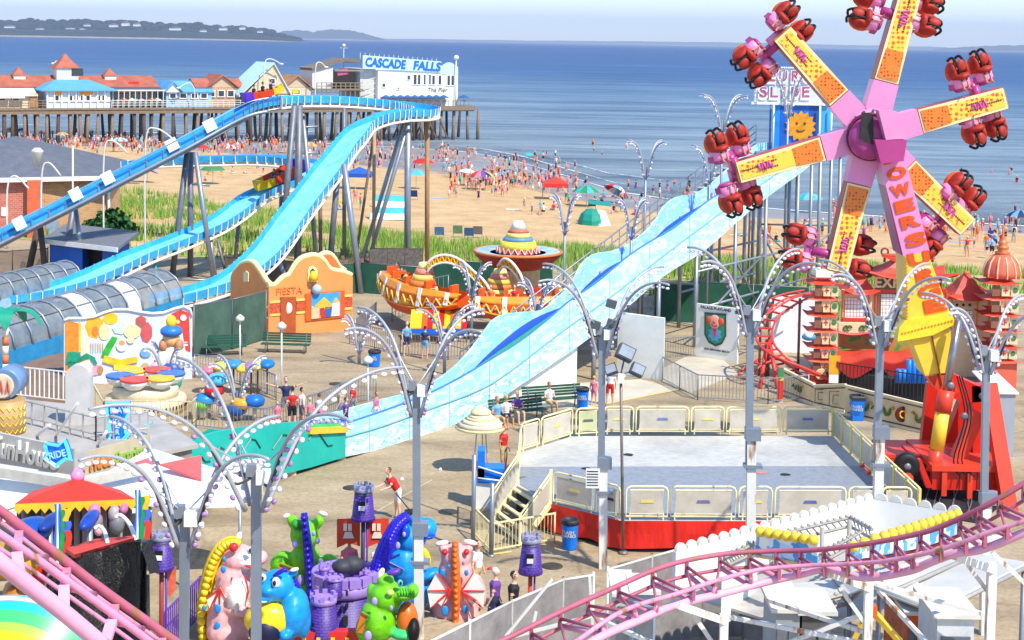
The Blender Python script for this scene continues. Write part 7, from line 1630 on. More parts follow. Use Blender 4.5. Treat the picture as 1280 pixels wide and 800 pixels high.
m=MB(); m.m(PKR).path([p-V(0,0,.3) for p in FR],.035,6); m.build('lower_chord',pc)
# left descending stretch
fr=[(-60,594,19),(0,638,19.4),(60,684,19.8),(120,731,20.2),(180,774,20.6),(230,810,21)]
nr=[(-60,628,18),(0,668,18.3),(50,702,18.7),(100,738,19.1),(150,774,19.5),(200,812,19.9)]
sp1=[(-60,655,17.6),(0,703,17.9),(40,735,18.2),(80,766,18.5),(130,808,18.9)]
F2=strand(fr,.06,PKR,'rail'); N2=strand(nr,.05,PKT,'rail'); S2=strand(sp1,.1,PKL,'spine'); 
m=MB(); m.m(PKT).path([p-V(0,0,.14) for p in F2],.03,6); m.build('lower_chord',pc); m=MB(); m.m(PKT).path([p-V(0,0,.17) for p in N2],.03,6); m.build('lower_chord',pc)
for k in range(2,len(F2)-1,5):
    a=F2[k]; b_=near_on(N2,a+V(.1,-1.1,-.1)); s=near_on(S2,b_+V(0,-.4,-.4)); m=MB(); m.m(PKT).bar(a-V(0,0,.1),b_-V(0,0,.1),.1,.08); m.build('cross_tie',pc)
    m=MB(); m.m(PKL).bar(b_-V(0,0,.1),s,.13,.07); m.build('bracket',pc)
    a2=F2[min(k+3,len(F2)-1)]; m=MB(); m.m(PKT).tube(b_-V(0,0,.12),a2-V(0,0,.12),.035,n=6); m.build('diagonal',pc)
# white supports
WS=[((847,756),(905,776),28,.13),((1033,716),(1086,735),28.7,.13),((1193,695),(1240,712),27,.13)]
for (a,b_,D,w_) in WS:
    p=A(a[0],a[1],D);q=A(b_[0],b_[1],D+.8); m=MB(); m.m(WHITER).bar(p,q,w_,w_); m.bar(q+V(0,0,.12),V(q.x,q.y,0),w_*1.15,w_*1.15); m.build('white_bent',pc)
def wb(x0,y0,D0,x1,y1,D1,w_=.075,mt=None):
    m=MB(); m.m(mt or WHITER).bar(A(x0,y0,D0),A(x1,y1,D1),w_,w_); m.build('white_brace',pc)
for a in ((860,758,29,895,810,29),(750,775,31,830,810,30),(1050,735,29.5,1082,780,29.5),(1098,738,30,1160,805,29),(960,750,31,1080,790,29.5),(1080,725,30,1230,768,29.5),(1205,700,28,1235,740,28),(1240,690,28,1282,730,28),(955,815,30,1086,765,29.6),(1200,683,28,1262,668,29),(1085,805,29,905,770,30)): wb(*a)
wb(1065,805,30,1085,765,29.9,.1,AY); wb(1092,765,29.9,1125,802,29.5,.1,AY); m=MB(); m.m(ORANGE).box(A(1088,763,29.9),(.22,.2,.22)); m.build('orange_joint',pc)
for (x0,y0,x1,y1,D) in ((690,724,632,795,33),(670,765,660,810,32),(632,798,740,770,32),(737,720,742,800,33)): wb(x0,y0,D,x1,y1,D,.06,OFFW)
# ---------------- windscreen fence and white pavilion ----------------
WSC=M((158,152,150),.8,0,.25,1.5,alpha=.8,name='grey_windscreen')
def gat(x,y,h): # ground point whose top (height h) shows at x,y
    p=G(x,y,h); return V(p.x,p.y,0)
meshfence('windscreen_fence','grey translucent windscreen fence with riveted rail behind the pink coaster, left run',[gat(530,806,2.6),gat(640,752,2.6),gat(704,725,2.6),gat(742,719,2.6)],2.6,WSC,2.2,OFFW)
meshfence('windscreen_fence','grey translucent windscreen fence behind the pink coaster, middle run rising to the right',[gat(760,712,2.6),gat(815,696,2.6),gat(880,678,2.6),gat(932,680,2.6),gat(968,692,2.6)],2.6,WSC,2.2,OFFW)
pvn=thing('white_pavilion','low white pavilion with scalloped parapets and blue tiled sign boards','pavilion',tuple(gat(1092,640,3.2)))
h=3.9
def par(pts,hh,th=.1,mat=WHITE,nm='parapet',scal=True):
    a,b=pts; d=(b-a).normalized(); n=V(-d.y,d.x,0); m=MB(); m.m(mat).prism([a+V(0,0,h-hh),b+V(0,0,h-hh),b+V(0,0,h),a+V(0,0,h)],n*th); o=m.build(nm,pvn)
    if scal:
        L=(b-a).length; k=int(L/.36); m=MB(); m.m(OFFW)
        for i in range(k):
            c=lerp(a,b,(i+.5)/k)+V(0,0,h+.01); m.prism([c+d*(.17*math.cos(t))+V(0,0,.17*math.sin(t)) for t in [math.pi*j/8 for j in range(9)]],n*.08)
        m.build('scalloped_edge',o)
    m=MB(); m.m(M((150,150,150),.6)).tube(a+V(0,0,h-hh)+n*-.03,b+V(0,0,h-hh)+n*-.03,.03,n=5); m.build('lower_rail',o)
hh=lambda x,y:V(G(x,y,h).x,G(x,y,h).y,0)
par((hh(845,690),hh(1092,624)),.95); par((hh(1092,624),hh(1202,642)),.95)
m=MB(); m.m(M((176,172,166),.8,0,.2,1.2,name='flat_roof_grey')).prism([hh(845,690)+V(0,0,h-1),hh(1092,624)+V(0,0,h-1),hh(1202,642)+V(0,0,h-1),hh(1185,690)+V(0,0,h-1),hh(1000,735)+V(0,0,h-1)],(0,0,.06)); m.build('roof',pvn)
TR=M((165,160,152),.6,.1,.1,2,name='truss_grey')
def truss(pts,r=.045,hgt=.22):
    m=MB(); m.m(TR)
    for a,b in zip(pts[:-1],pts[1:]):
        m.tube(a,b,r,n=5); m.tube(a-V(0,0,hgt),b-V(0,0,hgt),r,n=5); k=max(2,int((b-a).length/.25))
        for i in range(k): m.tube(lerp(a,b,i/k),lerp(a,b,(i+1)/k)-V(0,0,hgt),r*.5,n=4); m.ell(lerp(a,b,(i+.5)/k)+V(0,0,.05),.05,None,5,4)
    m.build('truss',pvn)
truss([A(905,697,36),A(965,670,38),A(1062,647,40),A(1090,662,38.5)]); truss([A(985,760,33),A(1060,742,34),A(1075,728,35)]); truss([A(1000,700,36),A(1040,685,37),A(1078,664,38.5)])
m=MB(); m.m(TR)
for x,y in ((1028,660),(965,672),(1062,650)): p=A(x,y,39); m.tube(V(p.x,p.y,0),p,.06,n=6)
m.build('truss_post',pvn)
# blue and white tile boards with yellow bulbs
TBM=bpy.data.materials.new('blue_white_tiles'); TBM.use_nodes=True; t,b=nodes(TBM); n_=t.nodes.new('ShaderNodeTexVoronoi'); n_.inputs['Scale'].default_value=3.5; n_.distance='CHEBYCHEV'
tc_=t.nodes.new('ShaderNodeTexCoord'); t.links.new(tc_.outputs['Object'],n_.inputs['Vector']); t.links.new(ramp(t,n_.outputs['Color'],[(.35,(80,160,215)),(.45,(235,240,245)),(.6,(60,130,205)),(.7,(238,236,225))]),b.inputs['Base Color'])
def board(x0,y0,x1,y1,D0,D1,hh_,nb):
    a=A(x0,y0,D0);b=A(x1,y1,D1); m=MB(); m.m(TBM).prism([a-V(0,0,hh_),b-V(0,0,hh_),b,a],V(.05,.12,0)); o=m.build('tile_board',pvn); m=MB(); m.m(M((235,190,120),.5)).tube(a-V(0,.05,hh_),b-V(0,.05,hh_),.035,n=5); m.build('gold_strip',o)
    for i in range(nb): 
        m=MB(); m.m(M((250,205,60),.35,name='bulb_yellow')).ell(lerp(a,b,(i+.5)/nb)+V(0,-.03,.09),.13,None,8,6); m.build('bulb',o)
board(945,668,1022,680,37,35.5,.5,7); board(1100,676,1200,645,35.5,39,.55,11); board(1060,690,1100,676,34.5,35.5,.45,3)
m=MB(); m.m(WHITE).prism([A(903,700,36)-V(0,0,1.6),A(945,672,37.5)-V(0,0,1.6),A(945,672,37.5),A(903,690,36)],V(.1,.3,0)); m.build('wing_wall',pvn)
# lower canvas roofs and booths under the coaster
h=3.0
cr_=thing('canvas_roof','broad white canvas roof over the station at lower right','canopy',tuple(G(1180,760)))
CV=M((200,198,190),.75,0,.08,.7,bump=.2,bscale=3,name='white_canvas')
def canv(pts,nm='canvas'):
    m=MB(); m.m(CV); q=[A(x,y,D) for x,y,D in pts]; m.prism(q,V(0,0,.04)); return m.build(nm,cr_)
canv([(1085,735,33),(1160,765,31.5),(1172,768,31.5),(1285,705,35),(1200,690,37.5),(1100,712,36)]); canv([(1060,745,33.5),(1085,735,33),(1100,712,36),(1040,722,36)]); canv([(960,735,35),(1050,725,36),(1062,747,34),(978,765,33)])
m=MB(); m.m(TR)
for a,b_ in (((1120,742,33),(1210,702,36)),((1080,735,33.2),(1172,770,31.4)),((1172,770,31.4),(1286,712,35)),((1100,722,35),(1182,757,32.5))): m.tube(A(*a)+V(0,0,.08),A(*b_)+V(0,0,.08),.05,n=6)
m.build('ridge_tubes',cr_)
m=MB(); m.m(STEEL)
for x,y,D in ((1172,770,31.4),(1100,715,35.8),(1062,750,34),(1280,712,35),(985,766,33)): p=A(x,y,D); m.tube(V(p.x,p.y,0),p,.06,n=6)
m.build('poles',cr_)
def booth(label,x0,x1,yt,D,dep,mat,cat='booth',extra=None):
    a=A(x0,yt,D);b=A(x1,yt,D); r=thing('booth',label,cat,((a.x+b.x)/2,D,0)); m=MB(); m.m(mat).box(V((a.x+b.x)/2,D+dep/2,a.z/2),(b.x-a.x,dep,a.z)); m.build('body',r)
    m=MB(); m.m(OFFW).box(V((a.x+b.x)/2,D+dep/2,a.z+.05),(b.x-a.x+.2,dep+.2,.08)); m.build('top',r)
    w_=b.x-a.x
    for i in range(extra or 2):
        m=MB(); m.m(M((110,114,120),.5,.2,name='door_grey')).box(V(a.x+w_*(i+.5)/(extra or 2),D-.02,a.z*.5),(w_*.8/(extra or 2),.05,a.z*.86)); d_=m.build('door',r); m=MB(); m.m(DARK).box(V(a.x+w_*(i+.8)/(extra or 2),D-.06,a.z*.5),(.05,.05,.12)); m.build('handle',d_)
    return r
booth('grey service booth with double doors under the coaster curve',970,1000,765,31,1.5,M((150,158,162),.5,.1,.1,1))
r=booth('dark booth with a black grille next to the grey service booth',1003,1040,768,31,1.2,M((90,88,86),.6,0,.2,2)); 
booth('pale blue grey cabinet behind the left part of the pink track',792,820,742,34,1,M((150,170,190),.5),'cabinet',1)
r=booth('white framed glass cabinet beside the canvas roof',1172,1218,772,30,1.4,M((205,208,208),.4),'cabinet',1)
booth('orange and red painted game booth under the canvas roof',1135,1168,768,32,2,M((214,96,40),.5,0,.3,4),'booth',3)
booth('pale shed behind the blue grey cabinet near the windscreen',770,790,745,36,1.5,M((196,196,190),.6),'shed',1)
a=A(1240,745,33); m=MB(); m.m(M((160,130,110),.8,0,.3,2)).box(V(a.x,36,1.0),(5,2,2)); solo('brown_shed',m,'plain brown shed wall at the lower right corner','shed')
for x,y0,D,lab in ((1058,790,29.5,'grey girder'),): pass
# ---------------- dragon tub ride ----------------
DGN=M((116,206,24),.4,0,.16,5,name='dragon_lime'); DGD=M((50,160,40),.4,0,.16,5,name='dragon_deep_green'); DB=M((24,150,228),.4,0,.16,5,name='dragon_blue'); DBD=M((40,30,170),.35,0,.08,3,name='dragon_indigo'); DP=M((246,176,172),.4,0,.16,5,name='dragon_pink'); DW=M((246,236,228),.3,0,.04,2,name='dragon_white'); DR=M((215,50,45),.35,0,.06,2,name='dragon_red'); DOR=M((236,112,36),.35,0,.08,2,name='dragon_orange'); DY=M((250,214,40),.3,0,.06,2,name='dragon_yellow'); DS=M((40,140,215),.35,0,.05,3,name='spot_blue'); DL=M((170,160,215),.35,0,.05,3,name='spot_lilac'); DK=M((22,22,60),.5,name='dark_navy'); EW=M((240,240,240),.2,name='eye_white')
def dragonp(label,D,body,parts,base):
    """body: lumps (px,py,rx,ry,depth,yoff,mat[,tilt]); fused to one skin. parts: (name, lumps)"""
    g=A(base[0],base[1],D); r=thing('dragon_car',label,'ride figure',(g.x,D,0),'fibreglass dragons of the tub ride')
    def lumps(m,L):
        for l in L:
            px,py,rx,ry,dz,yo,mt=l[:7]; rot=Matrix.Rotation(R(l[7]),3,'Y') if len(l)>7 else None; k=(D+yo)/F
            m.m(mt).ell(A(px,py,D+yo),(rx*k,dz,ry*k),rot,14,10)
    m=MB(); lumps(m,body); me=fuse(m,.045,3); me.transform(Matrix.Translation(-r.location)); link('body',me,r)
    for nm,L in parts: m=MB(); lumps(m,L); m.build(nm,r)
    return r
def spine(r,pts,D,rad,mat,nm='spine',n=7):
    P=smoothpts([A(x,y,D+o) for x,y,o in pts],4); N=len(P)
    for i in range(0,1): pass
    m=MB(); m.m(mat).path(P,[rad*(.55+.45*math.sin(math.pi*min(1,(i+1)/N))) for i in range(N)],8)
    for i in range(1,N-1): 
        d=(P[i+1]-P[i-1]).normalized(); m.lathe(P[i]+V(0,-rad*.6,0),[(rad*.75,0),(rad*.45,rad*.5),(.01,rad*.8)],6,V(0,-1,.2))
    m.build(nm,r)
def wing(r,pts,D,mat,rib,nm='wing',root=0):
    q=[A(x,y,D) for x,y in pts]; m=MB(); m.m(mat).prism(q,V(0,.06,0)); o=m.build(nm,r); m=MB(); m.m(rib)
    for p in q[1:]: m.tube(q[0]+V(0,-.03,0),p+V(0,-.03,0),.03,.015,5)
    m.build('wing_ribs',o)
def spots(r,L,D,mat):
    for x,y,a in L: m=MB(); m.m(mat).ell(A(x,y,D),(a*D/F,.04,a*1.4*D/F),None,10,6); m.build('spot',r)
# green, seen from behind
r=dragonp('lime green dragon seen from behind with a long indigo spine and pale horns',45.5,[(381,745,24,42,.7,0,DGN),(381,700,20,22,.55,0,DGN),(381,668,19,20,.5,0,DGN),(366,652,7,10,.2,0,DGN,-25),(398,652,7,10,.2,0,DGN,25),(352,702,16,12,.35,0,DGN,-35),(412,705,14,12,.35,0,DGN,35),(343,716,7,16,.25,.1,DGN,10),(420,718,6,16,.25,.1,DGN,-10),(372,655,8,6,.25,-.3,DGD),(370,780,16,30,.5,-.1,DGN)],[('horns',[(358,645,5,3,.08,0,DW,-20),(404,642,6,3,.08,0,DW,20)])],(381,800))
spine(r,[(380,641,-.5),(383,670,-.62),(386,700,-.65),(388,730,-.7),(389,765,-.75),(389,800,-.8)],45.5,.15,DBD)
spots(r,[(369,680,4),(397,676,3),(376,725,5),(401,703,4),(392,667,2.5)],44.9,DL); wing(r,[(372,712),(350,704),(345,722),(356,720),(362,728),(370,724)],44.85,DOR,DGD); wing(r,[(392,712),(412,702),(419,720),(408,718),(402,728),(394,724)],44.85,DOR,DGD)
# pink facing right, left side
r=dragonp('pink and white dragon facing right with a yellow mane and blue spots',41.5,[(287,775,30,40,.7,0,DP),(292,725,24,30,.6,0,DP),(298,697,21,17,.5,0,DP),(312,700,14,11,.4,-.1,DW),(326,697,9,8,.35,-.1,DP),(297,745,14,22,.45,-.35,DW),(300,764,22,7,.25,-.5,DP,8),(283,788,26,20,.6,-.2,DP)],[('horn',[(298,672,4,8,.1,0,DW,20)]),('ear',[(292,684,6,6,.12,-.45,DR,30)]),('eye',[(312,688,4,5,.06,-.5,EW),(313,688,2,3,.06,-.56,BLACK)]),('mouth',[(314,708,9,2,.1,-.45,DR,10)])],(285,800))
spine(r,[(300,676,0),(282,680,0),(268,700,0),(259,730,0),(253,765,0),(256,800,0)],41.5,.2,DY,'mane'); spots(r,[(279,712,3.5),(280,699,2.5),(272,761,4.5),(272,783,4.5),(255,760,3)],40.85,DS); wing(r,[(275,735),(258,748),(262,762),(268,754),(275,760),(282,748)],40.9,DW,DR)
m=MB(); m.m(DR); 
for pts in ([(306,720),(310,740),(306,758),(322,762)],[(282,768),(300,772),(318,768)],[(290,722),(287,738),(292,754)]): m.path(smoothpts([A(x,y,40.95) for x,y in pts],3),.025,4)
m.build('red_outline',r)
# blue front left
r=dragonp('grinning sky blue dragon with yellow belly in front of the largest light pole',40,[(345,732,24,20,.55,0,DB),(330,744,18,9,.4,-.25,DB),(336,735,14,9,.4,-.3,DB),(368,765,20,32,.6,0,DB),(345,790,26,24,.6,.1,DB),(380,775,9,24,.4,.1,DB),(322,718,5,9,.12,0,DB,-20),(366,716,7,5,.12,0,DB,-20),(357,793,9,7,.25,-.5,DB)],[('horn',[(368,712,6,2.5,.08,-.1,DW,-15)]),('eye',[(345,728,5.5,7,.08,-.5,EW),(343,729,2.2,3.5,.06,-.6,BLACK),(329,722,4,5,.08,-.5,EW),(328,723,1.8,2.6,.06,-.6,BLACK)]),('brow',[(350,715,11,3,.1,-.45,DBD,-30)]),('nostril',[(320,742,2,1.5,.05,-.55,BLACK)]),('yellow_belly',[(334,775,30,24,.35,-.35,DY)]),('dark_opening',[(331,790,21,19,.3,-.5,DK)]),('teeth',[(325,752,9,1.6,.05,-.6,EW)])],(345,800))
spine(r,[(352,712,.1),(364,722,.1),(372,738,.1),(376,760,.1),(380,785,.1)],40,.1,DBD)
# blue rear right
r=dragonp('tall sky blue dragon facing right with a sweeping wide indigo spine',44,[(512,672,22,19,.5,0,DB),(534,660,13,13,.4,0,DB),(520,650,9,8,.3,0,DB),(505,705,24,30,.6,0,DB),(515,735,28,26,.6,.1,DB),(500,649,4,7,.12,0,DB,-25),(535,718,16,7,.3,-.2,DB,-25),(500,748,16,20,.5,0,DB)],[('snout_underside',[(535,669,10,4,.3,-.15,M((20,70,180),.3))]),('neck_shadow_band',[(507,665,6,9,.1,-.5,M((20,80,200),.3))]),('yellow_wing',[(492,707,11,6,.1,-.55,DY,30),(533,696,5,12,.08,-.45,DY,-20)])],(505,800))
spine(r,[(508,645,-.2),(497,655,-.45),(488,672,-.6),(480,690,-.7),(473,710,-.8),(465,735,-.9),(455,760,-1),(446,790,-1.1)],44,.24,M((46,30,200),.35,0,.08,3,name='spine_indigo')); spots(r,[(497,682,3.5),(505,668,2.5)],43.4,DL); wing(r,[(482,700),(500,692),(506,712),(498,708),(492,718),(484,712)],43.3,DB,DBD)
# pink right, from behind
r=dragonp('pink dragon seen from behind with orange spine and white wings',44,[(569,765,30,36,.65,0,DP),(569,715,22,26,.55,0,DP),(570,695,20,16,.5,0,DP),(555,686,7,6,.2,0,DP,20),(585,686,7,6,.2,0,DP,-20),(543,735,10,22,.3,.1,DP,12),(598,738,10,22,.3,.1,DP,-12)],[('horns',[(552,679,9,3.4,.1,0,DW,-12),(588,678,9,3.4,.1,0,DW,12)]),('ears',[(556,690,4,4,.1,-.4,DR),(583,690,4,4,.1,-.4,DR)])],(569,800))
spine(r,[(569,677,-.3),(569,700,-.55),(570,730,-.65),(570,760,-.7),(568,790,-.7)],44,.13,DOR); wing(r,[(563,738),(546,715),(534,738),(538,760),(546,752),(552,758),(560,750)],43.3,DW,DR); wing(r,[(577,738),(592,715),(606,738),(604,760),(596,750),(590,758),(580,750)],43.3,DW,DR)
spots(r,[(553,716,3.6),(583,716,3),(561,708,2),(579,704,1.8),(556,764,5),(581,762,4),(543,779,4)],43.35,DS)
# green front
r=dragonp('lime green dragon with ridged snout and orange belly facing right at the front',40,[(483,745,22,20,.5,0,DGN),(472,775,24,30,.6,0,DGN),(505,742,18,8,.35,-.2,DGN),(516,738,8,8,.35,-.2,DGN),(482,725,11,8,.3,0,DGN),(458,785,14,18,.4,.1,DGN),(505,792,18,8,.3,-.2,M((70,200,120),.3)),(466,740,8,12,.3,.15,DGN)],[('brow',[(492,715,9,4,.12,-.3,M((100,60,170),.4),-15)]),('eye',[(500,729,3.6,4.6,.08,-.4,M((90,200,210),.2)),(501,729,1.5,2.4,.06,-.48,BLACK)]),('cheek',[(488,741,5,4,.06,-.5,M((214,230,120),.4))]),('orange_belly',[(509,775,14,24,.35,.0,DOR)]),('dark_arch',[(517,788,8,16,.3,-.3,BLACK)]),('horn',[(476,717,4,8,.1,0,DW,25)])],(485,800))
m=MB(); m.m(DGD)
for i in range(6): m.path([A(500+i*3.4,735+i*.4,39.5),A(501+i*3.4,741,39.42),A(500+i*3.4,747,39.5)],.018,4)
m.build('snout_ridges',r); spots(r,[(468,752,4),(460,795,5),(489,760,2.5)],39.35,DL); wing(r,[(462,770),(452,765),(445,790),(455,792)],39.4,DOR,DGD)
# castle
PB_=bpy.data.materials.new('purple_castle_brick'); PB_.use_nodes=True; t,b=nodes(PB_); n_=t.nodes.new('ShaderNodeTexBrick'); n_.inputs['Scale'].default_value=3.4; n_.inputs['Mortar Size'].default_value=.03; tc_=t.nodes.new('ShaderNodeTexCoord'); sx_=t.nodes.new('ShaderNodeSeparateXYZ'); cx_=t.nodes.new('ShaderNodeCombineXYZ'); ad_=t.nodes.new('ShaderNodeMath'); ad_.operation='ADD'
t.links.new(tc_.outputs['Object'],sx_.inputs[0]); t.links.new(sx_.outputs[0],ad_.inputs[0]); t.links.new(sx_.outputs[1],ad_.inputs[1]); t.links.new(ad_.outputs[0],cx_.inputs[0]); t.links.new(sx_.outputs[2],cx_.inputs[1]); t.links.new(cx_.outputs[0],n_.inputs['Vector'])
for k,c in (('Color1',(92,58,165)),('Color2',(76,44,146)),('Mortar',(34,20,74))): n_.inputs[k].default_value=(s2l(c[0]),s2l(c[1]),s2l(c[2]),1)
t.links.new(n_.outputs[0],b.inputs['Base Color']); b.inputs['Roughness'].default_value=.5
PRM=M((160,130,205),.5,0,.08,3,name='parapet_lilac')
def tur(root,px,yt,yb,D,w0,w1,nm='turret',rim=PRM,mer=8):
    c=A(px,yb,D); z1=A(px,yt,D).z-c.z; k=D/F; a,b_=w0*k/2,w1*k/2; m=MB(); m.m(PB_).lathe(c,[(a*1.06,0),(a*1.06,.06),(a,.1),(b_*1.02,z1*.78)],16); o=m.build(nm,root)
    m=MB(); m.m(rim).lathe(c,[(b_*1.0,z1*.78),(b_*1.15,z1*.82),(b_*1.15,z1*.92),(b_*.92,z1*.92)],16); m.m(BLACK).lathe(c,[(b_*.92,z1*.90),(.01,z1*.88)],16); m.m(rim)
    for i in range(mer): t=2*math.pi*i/mer; m.box(c+V(b_*1.03*math.cos(t),b_*1.03*math.sin(t),z1*.96),(b_*.26,b_*.4,z1*.09),t)
    m.build('battlement',o); return o,c,z1,b_
ca_=thing('castle_car','purple brick play castle with turrets between the dragons','play castle',tuple(V(A(430,800,42).x,42,0)))
tur(ca_,431,713,830,43.0,74,74,'keep',PRM,16); tur(ca_,404,742,798,40.6,36,30,'front_turret'); tur(ca_,405,705,740,42.6,12,13); tur(ca_,443,702,730,43.2,12,13); tur(ca_,462,712,740,43,15,16); tur(ca_,418,720,745,42,20,20)
m=MB(); m.m(M((60,60,66),.6)).ell(A(440,706,43.2),(.35,.3,.25),None,8,6).ell(A(428,708,43),(.3,.3,.2),None,8,6); m.build('grey_rubble_top',ca_)
m=MB(); m.m(DARK)
for x,y in ((428,742),(434,741),(428,760),(434,757)): m.box(A(x,y,42.14),(.06,.1,.12))
m.box(A(432,776,42.12),(.12,.1,.26)); m.build('arrow_slits',ca_)
m=MB(); m.m(DR).prism([A(368,791,40.3),A(448,790,40.3),A(448,812,40.3),A(366,812,40.3)],V(0,.3,0)); bn_=m.build('red_banner_band',ca_); m=MB(); m.m(DY); 
for i in range(4): m.box(A(380+i*18,800,40.25),(.1,.04,.12))
m.build('gold_marks',bn_)
# tower shaped lanterns on posts
def towerpost(px,yt,yb,D,w0,w1,lab,ypost,pcol,banners=None,side=1):
    c=A(px,yb,D); r=thing('tower_lantern',lab,'tower post',(c.x,D,0),'purple tower posts of the dragon ride'); 
    m=MB(); m.m(pcol).tube(V(c.x,D,0),V(c.x,D,c.z),.06,n=8); m.m(PURPLE).tube(V(c.x+.12,D,0),V(c.x+.12,D,c.z),.03,n=6); m.build('post',r)
    o,cc,z1,b_=tur(r,px,yt,yb,D,w0,w1,'tower',M((150,150,175),.5,0,.1,4,name='battlement_grey'),9)
    m=MB(); m.m(M((70,72,84),.5)).lathe(cc,[(b_*1.04,z1*.7),(b_*1.08,z1*.72),(b_*1.04,z1*.76)],16); m.build('dark_collar',o)
    rr=w0*D/F/2*.9; m=MB(); m.m(BLACK).box(cc+V(-.02*side,-rr*1.0,z1*.52),(.2,.08,.1)); m.m(WHITE).box(cc+V(-.02*side,-rr*1.02,z1*.4),(.17,.08,.13)); m.build('window',o)
    return r,cc
r,cc=towerpost(454,605,649,44.5,29,22,'purple tower post with red banners behind the castle, highest of the three',720,M((70,60,90),.5))
for x0,x1 in ((421,450),(457,486)):
    m=MB(); q=[A(x0,649,44.6),A(x1,648,44.6),A(x1,683,44.6),A((x0+x1)/2,679,44.6),A(x0,685,44.6)]; m.m(M((222,70,34),.6,0,.08,2,name='banner_red')).prism(q,V(0,.04,0)); o=m.build('banner',r); m=MB(); m.m(M((245,225,190),.5)); xm=(x0+x1)/2
    for dx in (-4,2): m.box(A(xm+dx,659,44.55),(.1,.03,.2))
    m.prism([A(xm-7,673,44.56),A(xm+7,673,44.56),A(xm+4,665,44.56),A(xm-4,665,44.56)],V(0,.02,0)); m.build('castle_emblem',o)
towerpost(663,668,716,43.5,30,22,'purple tower post standing alone right of the pink dragon',745,M((226,90,60),.5))
r,cc=towerpost(202,665,711,40,30,22,'purple tower post beside the black tarpaulin and flags',800,M((150,60,60),.5))
m=MB(); m.m(M((226,110,80),.6,0,.2,4)).prism([A(206,713,40.2),A(220,708,40.2),A(219,738,40.2),A(212,746,40.2),A(206,738,40.2)],V(0,.04,0)); m.build('banner',r)
picket('picket_fence','purple picket fence in front of the pink dragon',[G(200,828),G(250,775),V(*G(255,772))],1.2,.15,M((112,70,170),.5,name='fence_purple'),.02)
# ---------------- lower left: tent, tarp, flags, rainbow ----------------
tn=thing('red_tent','red kiddie ride canopy with a yellow scalloped edge','tent',tuple(V(A(95,700,40).x,40,0)))
D=40.; ap=A(97,598,D+1.2); ex=[A(18,630,D-.3),A(170,624,D-.2),A(150,612,D+2.8),A(40,614,D+2.8)]
m=MB(); m.m(M((226,58,36),.6,0,.08,1.2,bump=.2,bscale=4,name='tent_red')).add([ex[0],ex[1],ex[2],ex[3],ap],[(0,1,4),(1,2,4),(2,3,4),(3,0,4)]); m.build('canopy',tn)
m=MB(); m.m(M((250,200,50),.6,name='tent_yellow')); n=14
for a,b_ in ((ex[0],ex[1]),(ex[1],ex[2])):
    for i in range(n): p=lerp(a,b_,i/n);q=lerp(a,b_,(i+1)/n); m.quad(p,q,q-V(0,0,.14),lerp(p,q,.5)-V(0,0,.27),p-V(0,0,.14))
m.build('scalloped_edge',tn)
m=MB(); m.m(M((150,135,120),.6))
for x in (96,106,55,30,130,150): p=A(x,632,D+.6); m.tube(V(p.x,p.y,0),p,.07,n=6)
m.build('tent_pole',tn); m=MB(); m.m(PK).lathe(ap,[(.16,-.05),(.2,.1),(.08,.25)],8); m.build('finial',tn)
for i,(x,y,c,w_,h_) in enumerate(((40,662,(20,80,170),26,14),(62,652,(30,60,140),10,7),(112,650,(30,70,170),9,9),(15,700,(200,150,40),40,24),(45,718,(215,45,30),20,12),(75,690,(90,50,40),14,8),(30,735,(190,120,40),26,14))):
    m=MB(); k=38/F; m.m(M(c,.4,0,.25,3)).ell(A(x,y,38+i*.1),(w_*k,.7,h_*k),None,12,8); m.m(DARK).ell(A(x,y-h_*.5,38+i*.1),(w_*k*.6,.5,h_*k*.4),None,10,6); m.m(STEEL).tube(V(A(x,y,38).x,38+i*.1,0),A(x,y,38+i*.1),.08,n=6)
    solo('ride_car',m,['dark blue ride car under the red tent','small navy ride car under the red tent','blue ride car beside the tent poles','long golden ride car at the left edge','red ride car with steering wheel near the pink track','small brown ride car before the tent','amber ride car low at the left edge'][i],'ride car')
sl_=thing('cartoon_figures','row of small pink and grey cartoon statues under the tent beside the flags','statues',tuple(V(A(130,670,39.5).x,39.5,0)))
for x,y,c,r_ in ((118,640,(220,130,160),8),(120,652,(150,140,145),9),(143,642,(170,160,160),8),(146,655,(120,120,125),10),(155,636,(200,110,150),5),(124,662,(235,170,180),6)): m=MB(); k=39.5/F; m.m(M(c,.5)).ell(A(x,y,39.5),(r_*k,.2,r_*k*1.3),None,10,8); m.build('figure',sl_)
m=MB(); m.m(DARK).prism([V(A(20,0,43).x,43,0),V(A(165,0,43).x,43,0),V(A(165,0,43).x,43,3.2),V(A(20,0,43).x,43,3.2)],(0,.2,0)); solo('dark_backwall',m,'dark panelled wall at the back of the red tent','wall')
for i,(x,y0,y1,D) in enumerate(((72,630,690,37),(172,612,682,38.5))):
    tp=A(x,y0,D); bt=A(x,y1,D); r=thing('ride_flags',['furled rainbow flag in front of the red tent','tall furled rainbow flag at the right end of the red tent'][i],'flag',(tp.x,D,0)); m=MB(); m.m(WHITE).tube(V(tp.x,D,0),tp,.03,n=6); m.build('pole',r); h=tp.z-bt.z
    for k,(c,o,w_,z0,z1) in enumerate((((40,110,215),0,.1,0,1),((40,150,80),.12,.08,.12,1),((240,200,50),.22,.09,.1,.35),((70,110,220),.24,.09,.35,.6),((222,60,40),.24,.1,.55,1))):
        m=MB(); m.m(M(c,.6)); P=[tp+V(o+.03*math.sin(t*5),-.03,-h*lerp(z0,z1,t)) for t in [j/6 for j in range(7)]]; m.slab([p-V(w_*.7,0,0) for p in P],[p+V(w_*.7,.02,0) for p in P],V(0,.02,0),True); m.build('flag_cloth',r)
